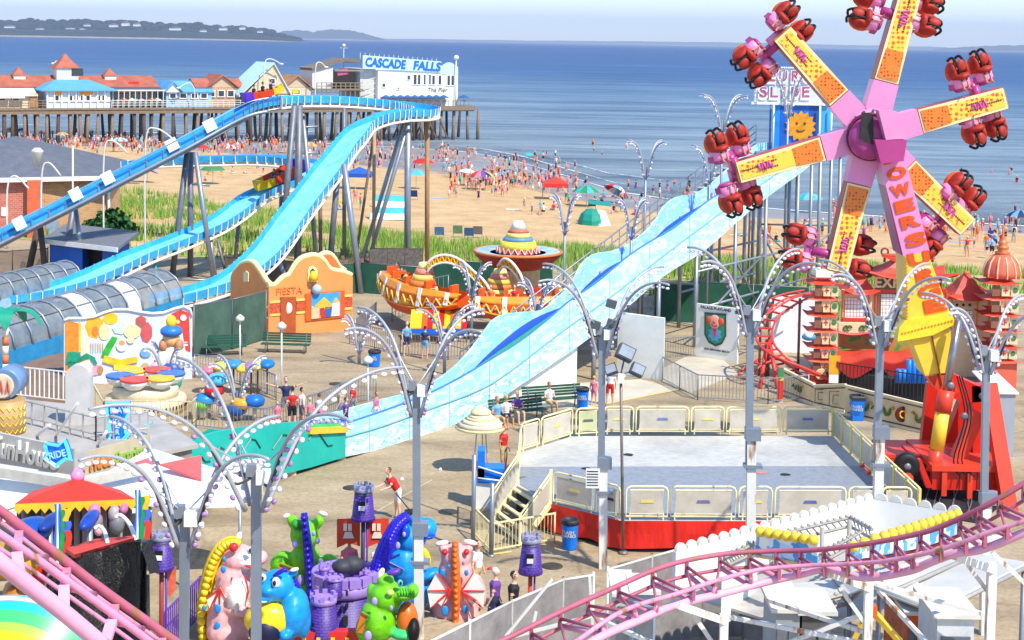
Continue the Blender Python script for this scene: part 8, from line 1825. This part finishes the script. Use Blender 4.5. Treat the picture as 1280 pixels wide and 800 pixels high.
# black tarpaulin
TP=bpy.data.materials.new('black_tarpaulin'); TP.use_nodes=True; t,b=nodes(TP); b.inputs['Base Color'].default_value=(.018,.018,.022,1); b.inputs['Roughness'].default_value=.3; bump(t,b,noise(t,1.6,6,(1.6,1,.8),.7),1,.9)
r=thing('tarp_booth','booth draped in creased black tarpaulin with a red roof strip','booth',tuple(V(A(140,760,30).x,33,0)))
D=33.; pts=[(92,697),(168,677),(178,690),(187,718),(187,800),(60,800),(58,722)]
q=[A(x,y,D-.02*(x-60)) for x,y in pts]; q2=[p+V(.2,2.2,-.0) for p in q]; m=MB(); m.m(TP); N=14
L=[lerp(q[6],q[0],.0),q[0],q[1],q[2],q[3]]; L=smoothpts([tuple(p) for p in L],6); Bm=[V(p.x,p.y-.25,0) for p in L]
rows=[]
for j in range(9):
    f=j/8; rows.append([lerp(a,b_,f)+V(.0,-.14*math.sin(i*.9+j*.5)-.06*math.sin(i*2.3),0) for i,(a,b_) in enumerate(zip(L,Bm))])
for a,b_ in zip(rows[:-1],rows[1:]): m.strip(a,b_,True)
m.strip([p+V(.1,.5,-.1) for p in L],L,True); m.build('tarpaulin',r)
m=MB(); m.m(M((220,62,40),.6)).prism([A(82,690,33.2),A(120,678,33.8),A(168,674,33.9),A(168,677,32.2),A(93,698,32.2)],(0,0,.08)); m.build('red_roof',r)
for x0,y0,x1,y1 in ((122,658,136,690),(148,644,172,682)): m=MB(); m.m(WHITE).path(smoothpts([A(x0-4,y0+3,34),A(x0+3,y0,34),A((x0+x1)/2+3,(y0+y1)/2-6,33.6),A(x1,y1,33)],4),.045,6); m.build('white_hoop',r)
m=MB(); m.m(M((195,192,186),.7,0,.1,1)).box(V(A(191,760,33).x,33,1.2),(.14,1.5,2.4)); m.build('end_post',r)
# rainbow arch in the corner
r=thing('rainbow_arch','rainbow striped domed roof in the bottom left corner','ride roof',tuple(V(A(0,800,24).x,24,0)))
cc=A(-10,900,24); k=24/F
RB=[((40,180,225),143,132),((70,215,110),132,119),((160,225,70),119,110),((250,215,30),110,88),((245,235,120),88,78),((240,240,240),78,62),((60,190,230),62,40)]
for c,r0,r1 in RB:
    m=MB(); m.m(M(c,.3,0,.04,1)); 
    def ar(rad,y): return [cc+V(rad*k*math.cos(t),y,rad*k*.92*math.sin(t)) for t in [math.pi*j/30 for j in range(31)]]
    m.strip(ar(r0,-.01*r0*.0),ar(r1,-.45*(143-r1)/143),True) if False else m.strip(ar(r0,.9-(143-r0)*.012),ar(r1,.9-(143-r1)*.012),True); m.build('rainbow_band',r)
m=MB(); m.m(WHITE).path([cc+V(143.5*k*math.cos(t),.9,143.5*k*.92*math.sin(t)) for t in [math.pi*j/30 for j in range(31)]],.04,6); m.m(CYAN).strip([cc+V(143*k*math.cos(t),.9,143*k*.92*math.sin(t)) for t in [math.pi*j/30 for j in range(31)]],[cc+V(143*k*math.cos(t),1.1,143*k*.92*math.sin(t)) for t in [math.pi*j/30 for j in range(31)]],True); m.build('outer_rim',r)
# ---------------- dune grass, shrubs ----------------
rnd=random.Random(33)
def blades(name,label,spots,mats,h0,h1,w_,per=4):
    m=MB(); ms=[m.m(q) and len(m.ms)-1 for q in mats]
    for (x,y,z,s) in spots:
        m.c=rnd.randrange(len(mats))
        for k in range(per):
            a=rnd.uniform(0,6.28); h=rnd.uniform(h0,h1)*s; r_=rnd.uniform(0,.3); bx=x+r_*math.cos(a*3);by=y+r_*math.sin(a*3); dx=math.cos(a)*w_;dy=math.sin(a)*w_*.4; lx=rnd.uniform(-.3,.3)*h;ly=rnd.uniform(-.3,.3)*h
            m.add([(bx-dx,by-dy,z-.1),(bx+dx,by+dy,z-.1),(bx+lx,by+ly,z+h)],[(0,1,2)])
    o=m.build(name); return tag(o,label,'grass',None,'stuff')
GG=[M((128,168,60),.8,0,.2,2,name='grass_light'),M((96,146,48),.8,0,.2,2,name='grass_mid'),M((170,178,96),.8,0,.2,2,name='grass_straw')]
sp=[]
for i in range(15000):
    x=rnd.uniform(-75,44); a=Ydi(x);b_=Ydo(x); y=rnd.uniform(a+.5,b_-.3)
    if x<-40 and y<a+8: continue
    n_=math.sin(x*.5+1.3*math.sin(y*.3))+math.sin(y*.45+x*.17)
    if y>b_-4 and n_<.1: continue
    if -.75*n_>rnd.random(): continue
    sp.append((x,y,gz(x,y),rnd.uniform(.7,1.25)))
for i in range(700):
    x=rnd.uniform(9,21); y=rnd.uniform(93,104); sp.append((x,y,0,rnd.uniform(.5,.9)))
blades('dune_grass','green and straw coloured dune grass between the park and the beach',sp,GG,.45,.95,.07,4)
m=MB(); xs=[-75+4*i for i in range(31)]; m.strip([V(x,Ydi(x)+.3,gz(x,Ydi(x)+.3)+.02) for x in xs],[V(x,lerp(Ydi(x),Ydo(x),.3),gz(x,lerp(Ydi(x),Ydo(x),.3))+.03) for x in xs],True)
m.strip([V(x,lerp(Ydi(x),Ydo(x),.3),gz(x,lerp(Ydi(x),Ydo(x),.3))+.03) for x in xs],[V(x,lerp(Ydi(x),Ydo(x),.6),gz(x,lerp(Ydi(x),Ydo(x),.6))+.03) for x in xs],True); struct('dune_ground',m,M((150,160,92),.9,0,.3,1,name='dune_soil'))
def shrub(px,py,r_,lab,D=None):
    g=G(px,py); m=MB(); m.m(M((40,92,36),.8,0,.25,3,name='shrub_leaf')); 
    for i in range(420):
        a=rnd.uniform(0,6.28);u=rnd.uniform(-.2,1);q=math.sqrt(max(0,1-u*u))*rnd.uniform(.6,1.05); p=g+V(r_*q*math.cos(a),r_*.8*q*math.sin(a),r_*(.2+u*rnd.uniform(.7,1.05))); s=rnd.uniform(.1,.2)*r_; d1=V(rnd.uniform(-1,1),rnd.uniform(-1,1),rnd.uniform(-1,1)).normalized()*s; d2=V(rnd.uniform(-1,1),rnd.uniform(-1,1),rnd.uniform(-1,1)).normalized()*s; m.quad(p-d1,p-d2,p+d1,p+d2)
    r=thing('shrub',lab,'shrub',tuple(g)); m.build('crown',r); m=MB(); m.m(WOODD); [m.tube(g,g+V(r_*.5*math.cos(k),r_*.4*math.sin(k),r_*.8),.05,.02,5) for k in (0,2,4)]; m.build('trunk',r)
shrub(115,295,1.1,'small round green shrub by the brick building corner'); shrub(140,300,2.0,'larger dark green shrub beside the bath house'); shrub(150,298,1.2,'low green shrub at the right of the larger shrub')
# ---------------- people ----------------
SKN=[M(c,.55,0,.06,4) for c in ((224,170,136),(205,148,112),(236,186,154),(150,100,72))]
PH=[M((60,50,120),.7),M((200,80,60),.7),M((60,80,150),.7),M((60,40,30),.8)]   # placeholder slots: skin, top, bottom, hair
def pose(kind,child=1.0):
    m=MB(); SK,TP_,BT,HR=PH; [m.m(q) for q in PH]
    def limb(a,b,r0,r1,mt): m.m(mt).path([a,lerp(Vector(a),Vector(b),.5),b],[r0,(r0+r1)/2,r1],8)
    lie=kind=='lie'; sit=kind=='sit'
    hip=V(0,0,.92) if not sit else V(0,0,.5)
    for s in (-1,1):
        h=hip+V(.09*s,0,0)
        if kind=='walk': kn=h+V(0,-.16*s,-.42); an=kn+V(0,.1 if s>0 else .12,-.42)
        elif sit: kn=h+V(.04*s,-.42,.02); an=kn+V(0,-.06,-.42)
        else: kn=h+V(.03*s,-.02,-.43); an=h+V(.05*s,.02,-.86)
        limb(h,kn,.095,.07,BT); limb(lerp(h,kn,.75),kn,.068,.06,SK if kind!='jeans' else BT); limb(kn,an,.06,.038,SK); m.m(SK).ell(an+V(0,-.07,-.03),(.045,.12,.04),None,8,6)
    lean=V(0,-.12,0) if kind=='bend' else V(0,0,0)
    ch=hip+V(0,0,.47)+lean*2.2; m.m(BT).ell(hip+V(0,0,.02),(.17,.13,.13),None,10,8); m.m(TP_).path([hip+V(0,0,.05),lerp(hip,ch,.5),ch-V(0,0,.05),ch+V(0,0,.05)],[.14,.145,.17,.1],10); m.ell(ch-V(0,0,.06),(.2,.12,.12),None,10,8)
    hd=ch+V(0,-.02,.27)+lean*.8; limb(ch,hd,.06,.05,SK); m.m(SK).ell(hd,(.082,.1,.115),None,12,10); m.ell(hd+V(0,-.1,-.01),(.018,.03,.025),None,6,5); m.m(HR).ell(hd+V(0,.03,.035),(.092,.1,.105),None,12,8)
    for s in (-1,1):
        sh=ch+V(.19*s,0,-.02)
        if kind=='arms': el=sh+V(.26*s,-.02,.06); wr=el+V(.24*s,-.03,.1)
        elif kind=='bend': el=sh+V(.03*s,-.16,-.2); wr=el+V(-.02*s,-.24,-.06)
        elif sit: el=sh+V(.05*s,-.05,-.26); wr=el+V(-.08*s,-.2,.02)
        elif kind=='phone' and s>0: el=sh+V(.05,-.1,-.24); wr=el+V(-.08,-.12,.2)
        else: el=sh+V(.06*s,.02,-.28); wr=el+V(.0,-.1 if kind!='walk' else -.12*s,-.24)
        limb(sh,el,.055,.042,TP_ if s else TP_); limb(lerp(sh,el,.45),el,.045,.04,SK); limb(el,wr,.04,.028,SK); d=(wr-el).normalized(); m.m(SK).ell(wr+d*.06,(.035,.035,.06),d.to_track_quat('Z','Y').to_matrix(),6,6)
    me=fuse(m,.026,2); me.name='person'
    if lie: me.transform(Matrix.Translation((0,.8,.14))@Matrix.Rotation(R(90),4,'X'))
    return me
PM={k:pose(k) for k in ('stand','walk','arms','bend','sit','phone')}; PM['lie']=pose('lie')
COL={'red':(205,45,40),'white':(232,230,226),'navy':(40,50,90),'pink':(232,120,140),'sky blue':(110,170,215),'black':(35,35,40),'green':(60,130,80),'orange':(230,120,50),'purple':(110,70,150),'yellow':(235,200,80),'khaki':(190,170,130),'grey':(130,130,135),'turquoise':(60,170,170)}
HAIR={'dark hair':(45,34,28),'brown hair':(95,66,44),'blond hair':(205,170,110),'white cap':(230,230,230),'blue cap':(50,90,170)}
def person(kind,loc,rz,top,bot,hair,label,group=None,scale=1.0,skin=None,mat=None):
    o=bpy.data.objects.new('person',PM[kind]); C.objects.link(o)
    if mat is not None: o.matrix_world=mat
    else: o.location=loc; o.rotation_euler=(0,0,rz); o.scale=(scale,)*3
    sk=skin if skin is not None else rnd.randrange(3)
    cols=[SKN[sk],SKN[sk] if top=='bare' else M(COL[top],.7,0,.1,5),M(COL[bot],.7,0,.1,5),M(HAIR[hair],.8,0,.1,8)]
    for i,q in enumerate(cols): o.material_slots[i].link='OBJECT'; o.material_slots[i].material=q
    return tag(o,label,'person',group)
# midway people
F_=lambda px,py,z=0: G(px,py,z)
for k,px,py,z,rz,top,bot,hair,s,lab in (('bend',497,648,0,-60,'red','white','brown hair',1,'person in a red shirt and white shorts leaning over a pushchair behind the dragons'),('stand',629,592,0,60,'red','khaki','dark hair',1.05,'person in a red shirt and khaki trousers waiting at the platform stairs'),('arms',357,528,0,10,'navy','grey','dark hair',1.08,'tall person in a navy vest with arms spread beside the kiddie ride'),('stand',365,537,0,-150,'red','black','dark hair',1,'person in a bright red shirt in the queue by the slide foot'),('stand',346,540,0,30,'pink','pink','dark hair',.72,'small child in pink by the kiddie ride'),('stand',377,535,0,120,'white','grey','dark hair',.95,'person in a white top with dark hair in the queue'),('stand',387,540,0,200,'pink','grey','blond hair',.8,'child in a pink top and grey shorts in the queue'),('stand',399,537,0,150,'white','pink','brown hair',.85,'child in a white tee in the queue fence'),('walk',426,532,0,90,'khaki','grey','brown hair',.95,'person in khaki behind the lamp arm near the slide foot'),('walk',441,523,0,80,'red','grey','blue cap',.85,'child in a blue cap and red top by the lamp arm'),('walk',470,532,0,70,'pink','white','brown hair',.8,'child in pink behind the cloud painted slide panel'),('walk',432,540,0,100,'purple','black','dark hair',.8,'small child in purple by the fence'),('stand',762,508,0,180,'white','red','dark hair',1,'person in a white top and red skirt walking past the bin'),('stand',742,507,0,150,'pink','pink','blond hair',.75,'child in pink next to the bin under the slide'),('stand',531,449,0,160,'navy','sky blue','dark hair',.95,'ride attendant in blue at the fiesta ride fence'),('stand',553,447,0,30,'yellow','orange','brown hair',.9,'person in yellow at the fiesta ride fence'),('stand',508,445,0,30,'sky blue','navy','brown hair',1,'person in pale blue beside the fiesta booth'),('stand',596,752,0,60,'white','khaki','brown hair',1,'person in a white shirt standing behind the pink dragon'),('walk',618,790,0,80,'purple','navy','white cap',1,'person in a white cap and purple plaid top near the windscreen'),('stand',641,795,0,80,'black','navy','dark hair',1,'dark haired person at the windscreen fence edge'),('stand',260,515,0,30,'green','navy','brown hair',.7,'small child by the green ride tub'),('stand',250,520,0,30,'pink','red','dark hair',.65,'small child in pink at the round ride fence'),('sit',0,0,-1,20,'pink','navy','brown hair',1,'person in a pink top seated in the dragon ride behind the castle'),('sit',0,0,-2,20,'white','grey','dark hair',1,'person in white seated in the dragon ride beside the banner post')):
    person(k,(A(436,728,45) if z==-1 else A(474,730,45.4) if z==-2 else F_(px,py,z)),R(rz),top,bot,hair,lab,None,s)
for i,(px,py,top,bot,hair,lab) in enumerate(((621,536,'sky blue','khaki','brown hair','person in pale blue sitting at the left end of the bench below the slide'),(632,533,'white','navy','blond hair','person in white sitting in the middle of the bench below the slide'),(646,528,'purple','khaki','blond hair','person in purple sitting with arms up at the right of the bench group'))): person('sit',G(px,py)+V(0,-.05,.0),R(25),top,bot,hair,lab)
person('sit',G(686,516),R(30),'white','khaki','dark hair','man in a white tee sitting on the right hand bench below the slide')
# pushchair
g=G(511,655); r=thing('pushchair','dark folding pushchair in front of the person in the red shirt','pushchair',tuple(g)); m=MB(); m.m(DARK).tube(g+V(-.45,.1,1.0),g+V(.2,0,.25),.02,n=6); m.tube(g+V(-.2,0,.1),g+V(.3,0,.5),.02,n=6); m.build('frame',r); m=MB(); m.m(M((40,42,55),.7)).prism([g+V(-.15,-.2,.35),g+V(.2,-.2,.4),g+V(.2,.2,.4),g+V(-.15,.2,.35)],(0,0,.08)); m.prism([g+V(.2,-.2,.4),g+V(.3,-.2,.85),g+V(.3,.2,.85),g+V(.2,.2,.4)],(.05,0,0)); m.build('seat',r)
for x,y in ((-.2,-.2),(-.2,.2),(.28,-.2),(.28,.2)): m=MB(); m.m(BLACK).lathe(g+V(x,y,.1),[(.1,0),(.1,.04)],12,FY); m.build('wheel',r)
m=MB(); m.m(M((215,215,220),.7)).ell(G(494,648)+V(-.22,.12,1.2),(.14,.13,.24),None,10,8); solo('backpack',m,'pale grey backpack on the back of the person in the red shirt','backpack')
# riders
for (mt,nm,i) in RIDERS:
    for s in (-.42,.42):
        top=['red','black','orange','black','purple'][(i*2+(s>0))%5]
        person('sit',None,0,top,'black','dark hair','%s clad rider in the %s gondola of the %s arm, %s seat'%(top,'first' if i%2==0 else 'second',nm,'left' if s<0 else 'right'),'riders on the spinning ride',mat=mt@Matrix.Translation((s,.1,-.5))@Matrix.Scale(.72,4),skin=1)
for bi,(a,d,U_) in enumerate(boats):
    d=d.normalized(); rz=math.atan2(d.y,d.x)+math.pi/2
    for k,t_ in enumerate((-.75,-.1,.5)):
        person('sit',a+d*t_-V(0,0,.12),rz,['black','black','navy'][k],'black','dark hair','rider in dark clothes in the %s log boat, %s row'%(['lower','top'][bi],['rear','middle','front'][k]),'riders in the log boats',.85,skin=1)
for ci,(pt,zt_) in enumerate(CARS):
    for k,i in enumerate((1,2,4,5,8,10) if ci==0 else (2,5,7,11)):
        p=pt(RC-.75,zt_,i); a=math.atan2(p.y-HC.y,p.x-HC.x); person('sit',p-V(0,0,.62),a+math.pi/2,['orange','red','black','yellow'][k%4],'black','dark hair','rider in the %s fiesta car, %s seat from the left'%(['left','right'][ci],['first','second','third','fourth','fifth','sixth'][k]),'riders on the fiesta ride',.92)
# beach crowd
ZN=[((0,190,170,193),26,'under the left pier'),((185,420,176,200),30,'before the pier piles'),((190,420,205,228),16,'behind the flume'),((430,560,186,216),22,'right of the flume'),((555,720,196,226),52,'on the wet flat'),((560,720,225,246),46,'at the dry sand edge'),((560,800,246,288),18,'above the sombrero'),((720,870,228,252),20,'wading left of the slide top'),((930,1050,268,312),22,'behind the slide tower'),((1050,1170,268,318),26,'behind the spinning ride'),((1180,1285,282,340),22,'at the right edge'),((425,560,222,262),8,'on the sand between the flume legs'),((880,1000,286,318),9,'below the left gondolas'),((700,860,150,235),6,'swimming left of the slide sign'),((1200,1280,215,280),6,'in the shallows at the right')]
TOPS=['bare','bare','red','white','navy','pink','sky blue','black','orange','purple','bare','turquoise']
for (x0,x1,y0,y1),n_,where in ZN:
    cl=[(rnd.uniform(x0,x1),rnd.uniform(y0,y1)) for _ in range(max(2,n_//4))]
    for i in range(n_):
        c_=rnd.choice(cl); px=min(x1,max(x0,c_[0]+rnd.gauss(0,14))); py=min(y1,max(y0,c_[1]+rnd.gauss(0,4.5)))
        p=onsand(px,py); sea_=p.y>Ysh(p.x)-.5
        if sea_: p=G(px,py,SEA); p.z=SEA-rnd.uniform(.2,.8)
        k=rnd.choice(['stand','walk','walk','arms','stand'] if sea_ or 'wet' in where or 'edge' in where else ['stand','walk','sit','sit','lie','stand','bend'])
        top=rnd.choice(TOPS); bot=rnd.choice(list(COL)); h=rnd.choice(list(HAIR)); s=rnd.choice([1,1,.95,1.05,.7,.62])
        if k=='sit': p.z-=.38
        verb={'stand':'standing','walk':'walking','arms':'waving','sit':'sitting','lie':'lying','bend':'bending over'}[k]
        person(k,p,rnd.uniform(0,6.28),top,bot,h,('bare chested' if top=='bare' else top+' topped')+(' child' if s<.8 else ' beachgoer')+' with '+h+', '+verb+' '+where,'people on the beach and in the water',s)
# the rest of the packed beach, too many to count, as one mass of small figures
m=MB(); CM=[M(COL[c],.7,0,.1,5) for c in ('red','white','navy','pink','sky blue','black','purple','turquoise','orange')]
for (x0,x1,y0,y1,n_) in ((0,190,172,190,170),(185,420,178,196,110),(430,560,190,210,60),(560,720,205,246,120),(1060,1280,272,300,60)):
    for i in range(n_):
        p=onsand(rnd.uniform(x0,x1),rnd.gauss((y0+y1)/2,(y1-y0)/3.2))
        if p.y>Ysh(p.x)+3: p.z=SEA-.3
        s=rnd.choice([1,.95,.7]); lo=rnd.random()<.35; h=.45*s if lo else .85*s
        m.m(SKN[rnd.randrange(3)]); 
        for q in (-.08,.08): m.path([p+V(q,0,0),p+V(q,0,h)],[.05*s,.085*s],5)
        m.ell(p+V(0,0,h+.78*s),(.09*s,.1*s,.12*s),None,6,5); m.m(CM[rnd.randrange(9)]).path([p+V(0,0,h-.1),p+V(0,0,h+.3*s),p+V(0,0,h+.6*s)],[.15*s,.13*s,.17*s],6)
        m.m(SKN[0]); [m.path([p+V(q*.18*s,0,h+.58*s),p+V(q*.24*s,-.05,h+.25*s),p+V(q*.22*s,-.1,h+.05)],.04*s,4) for q in (-1,1)]
tag(m.build('distant_crowd'),'packed mass of tiny bathers along the waterline and under the pier','crowd',None,'stuff')
# ---------------- beach umbrellas, tents, chairs ----------------
def segumb(px,py,cols,r_,lab,h=2.1,tilt=0.):
    p=onsand(px,py+4); t_=thing('beach_parasol',lab,'beach umbrella',tuple(p)); n=12
    m=MB(); m.m(OFFW).tube(p,p+V(0,0,h),.035,n=6); m.build('pole',t_)
    m=MB(); rt=Matrix.Rotation(tilt,3,'Y')@Matrix.Rotation(-tilt*.6,3,'X'); pr=[(r_,0),(r_*.8,.18*r_),(r_*.45,.36*r_),(.02,.45*r_)]; ap=p+V(0,0,h-.3*r_)
    for k in range(n):
        m.m(M(COL.get(cols[k%len(cols)],(240,240,240)),.7)); a0=2*math.pi*k/n;a1=2*math.pi*(k+1)/n
        for (ra,za),(rb,zb) in zip(pr[:-1],pr[1:]): m.quad(*[ap+rt@V(r*math.cos(a),r*math.sin(a),z) for r,z,a in ((ra,za,a0),(ra,za,a1),(rb,zb,a1),(rb,zb,a0))])
    m.build('canopy',t_)
for u in ((14,172,['white','khaki'],1.5,'cream beach parasol at the far left under the pier'),(28,172,['sky blue'],1.1,'light blue beach parasol at the far left under the pier'),(78,178,['orange','khaki'],1.1,'orange and sand coloured parasol behind the grey roof'),(150,186,['turquoise','white'],1.2,'turquoise and white parasol left of the lift hill'),(184,224,['purple','pink','sky blue'],1.4,'purple and pink parasol under the lift hill',2.0,.4),(172,226,['pink','white'],1.0,'small pink and white parasol under the lift hill'),(266,226,['green'],1.5,'flat green parasol between the flume legs'),(252,196,['red'],1.1,'red parasol under the flume loop'),(288,196,['white','red'],1.1,'white and red parasol under the flume loop'),(529,215,['red'],1.5,'bright red parasol right of the flume drop'),(520,232,['sky blue','turquoise'],1.4,'pale turquoise parasol below the red one'),(585,228,['white'],1.3,'white parasol near the waterline',1.9,.2),(601,233,['orange','red','pink','purple','navy','yellow'],1.6,'rainbow striped parasol on the sand'),(733,254,['green','turquoise'],1.6,'flat green and teal parasol by the dome tent'),(770,250,['white','red','sky blue'],1.6,'white, blue and red parasol behind the dome tent',1.8,.5),(1010,262,['sky blue','turquoise'],1.7,'light blue parasol behind the slide tower'),(1275,286,['navy','sky blue'],1.5,'blue parasol at the right edge'),(660,205,['turquoise'],.9,'tiny turquoise parasol on the wet flat'),(388,192,['khaki','orange'],1.2,'sand coloured parasol behind the flume drop'),(215,190,['sky blue','white'],1.1,'pale blue and white parasol before the piles')): segumb(*u)
def gazebo(px,py,w_,c1,c2,lab):
    p=onsand(px,py); r=thing('beach_canopy',lab,'beach canopy',tuple(p)); m=MB(); m.m(M(c1,.7)); q=[p+V(a*w_,b*w_,1.9) for a,b in ((-.5,-.5),(.5,-.5),(.5,.5),(-.5,.5))]; t_=p+V(0,0,2.6); m.add(q+[t_],[(0,1,4),(1,2,4),(2,3,4),(3,0,4)])
    m.m(M(c2,.7)); [m.quad(q[i],q[(i+1)%4],q[(i+1)%4]-V(0,0,.45),q[i]-V(0,0,.45)) for i in range(4)]; m.build('canopy',r); m=MB(); m.m(STEEL); [m.tube(V(a.x,a.y,p.z),a,.03,n=5) for a in q]; m.build('legs',r)
gazebo(449,236,3.0,(40,90,190),(30,80,170),'royal blue pop up canopy between the flume legs'); gazebo(694,249,2.9,(225,62,45),(205,50,40),'red pop up canopy near the water edge')
p=onsand(487,274); r=thing('beach_shelter','blue and white striped beach shelter between the flume legs','beach tent',tuple(p))
for k in range(4): m=MB(); m.m(M([(70,180,230),(240,240,240)][k%2],.7)); z0,z1=2.3-k*.55,2.3-(k+1)*.55; w0,w1=1.35+k*.12,1.35+(k+1)*.12; m.prism([p+V(-w1,-.3-k*.3,z1),p+V(w1,-.3-k*.3,z1),p+V(w0,-k*.3,z0),p+V(-w0,-k*.3,z0)],(0,.05,0)); m.build('stripe_panel',r)
p=onsand(744,281); r=thing('dome_tent','teal and white dome tent on the sand left of the slide','beach tent',tuple(p)); m=MB(); m.m(M((20,140,120),.6,0,.15,2,name='tent_teal')).lathe(p+V(-.4,0,0),[(1.3,0),(1.25,.5),(1.0,1.1),(.5,1.5),(.02,1.6)],8,None,False); m.build('dome',r); m=MB(); m.m(WHITE).prism([p+V(.3,-1.1,0),p+V(1.5,-.6,0),p+V(.9,-.3,1.4),p+V(.2,-.3,1.5)],(0,.06,0)); m.build('white_flap',r); m=MB(); m.m(M((20,140,130),.6)).prism([p+V(-.6,1,1.9),p+V(1.6,1,1.7),p+V(1.6,2.6,1.9),p+V(-.6,2.6,2.1)],(0,0,.06)); m.build('rear_canopy',r)
def chair(px,py,c,lab):
    p=onsand(px,py); r=thing('beach_chair',lab,'beach chair',tuple(p)); m=MB(); m.m(M(c,.7)).prism([p+V(-.4,0,.35),p+V(.4,0,.35),p+V(.4,.6,.3),p+V(-.4,.6,.3)],(0,0,.05)); m.build('seat',r); m=MB(); m.m(M(c,.7)).prism([p+V(-.4,-.0,.35),p+V(.4,-.0,.35),p+V(.4,-.3,1.1),p+V(-.4,-.3,1.1)],(0,.05,0)); m.build('backrest',r); m=MB(); m.m(STEEL); [m.tube(p+V(s,-.1,0),p+V(s,.5,.4),.02,n=5) for s in (-.4,.4)]; [m.tube(p+V(s,.5,0),p+V(s,-.25,1.0),.02,n=5) for s in (-.4,.4)]; m.build('legs',r)
for u in ((549,299,(70,120,170),'blue beach chair at the left end of the row behind the grass'),(572,297,(110,150,110),'green beach chair, second of the row behind the grass'),(586,300,(60,100,150),'dark blue beach chair, third of the row behind the grass'),(597,298,(120,120,110),'grey green beach chair at the right end of the row'),(1239,302,(50,70,170),'blue beach chair standing alone at the right'),(517,250,(40,60,120),'navy beach chair under the pale turquoise parasol'),(740,262,(60,60,70),'dark beach chair behind the dome tent')): chair(*u)
for u,(px,py,w_,c,lab) in enumerate(((545,248,1.6,(150,190,220),'pale blue towel right of the navy chair'),(1200,303,1.8,(120,170,215),'blue towel right of the spinning ride'),(1222,311,1.4,(235,150,140),'pink towel at the right'),(905,312,1.5,(215,80,60),'red towel below the left gondolas'),(640,262,1.3,(235,225,205),'cream towel above the sombrero'))):
    p=onsand(px,py); m=MB(); m.m(M(c,.8)).box(p+V(0,0,.03),(w_,.8,.03)); solo('beach_towel',m,lab,'towel')
m=MB(); p=onsand(1240,310); m.m(M((90,90,220),.4)).ell(p+V(0,0,.3),(.45,.4,.3),None,10,8); solo('cool_bag',m,'small violet blue bag on the sand at the right','bag')

# drains and painted marks on the paving
for px,py,lab in ((440,610,'round iron drain cover on open paving left of the tower banners'),(560,640,'round iron drain cover between the dragons and the stairs'),(690,708,'round iron drain cover in front of the red skirt'),(420,480,'round iron drain cover near the dark green bench'),(880,530,'round iron drain cover behind the platform rails')):
    g=G(px,py); m=MB(); m.m(M((80,74,68),.6,.4,.2,6)).lathe(g,[(.33,.0),(.33,.02),(.28,.03),(.02,.03)],18); solo('drain_cover',m,lab,'drain cover')
m=MB(); m.m(M((236,206,110),.8,0,.2,3)); 
for a,b in (((588,682),(606,690)),((612,694),(640,690))): p=G(*a,.012);q=G(*b,.012); m.strip([p,q],[p+V(0,.12,0),q+V(0,.12,0)])
struct('yellow_line',m)
m=MB(); m.m(M((214,202,178),.8,0,.2,3)); p=G(540,600,.012);q=G(470,640,.012); m.strip([p,q],[p+V(0,.1,0),q+V(0,.1,0)]); struct('painted_line',m)
for px,py,c,lab in ((548,588,(235,235,230),'white paper cup on the paving by the umbrella shadow'),(610,712,(220,70,60),'red drink cup on the paving near the lone purple tower'),(415,560,(240,220,120),'yellow paper cup lying beside the slide foot'),(500,600,(235,235,235),'plain white paper cup lying on the open paving behind the red shirted person')):
    g=G(px,py); m=MB(); m.m(M(c,.7)).lathe(g+V(0,0,.0),[(.05,0),(.07,.12),(.06,.13)],8,(1,.3,.4)); solo('paper_cup',m,lab,'paper cup')
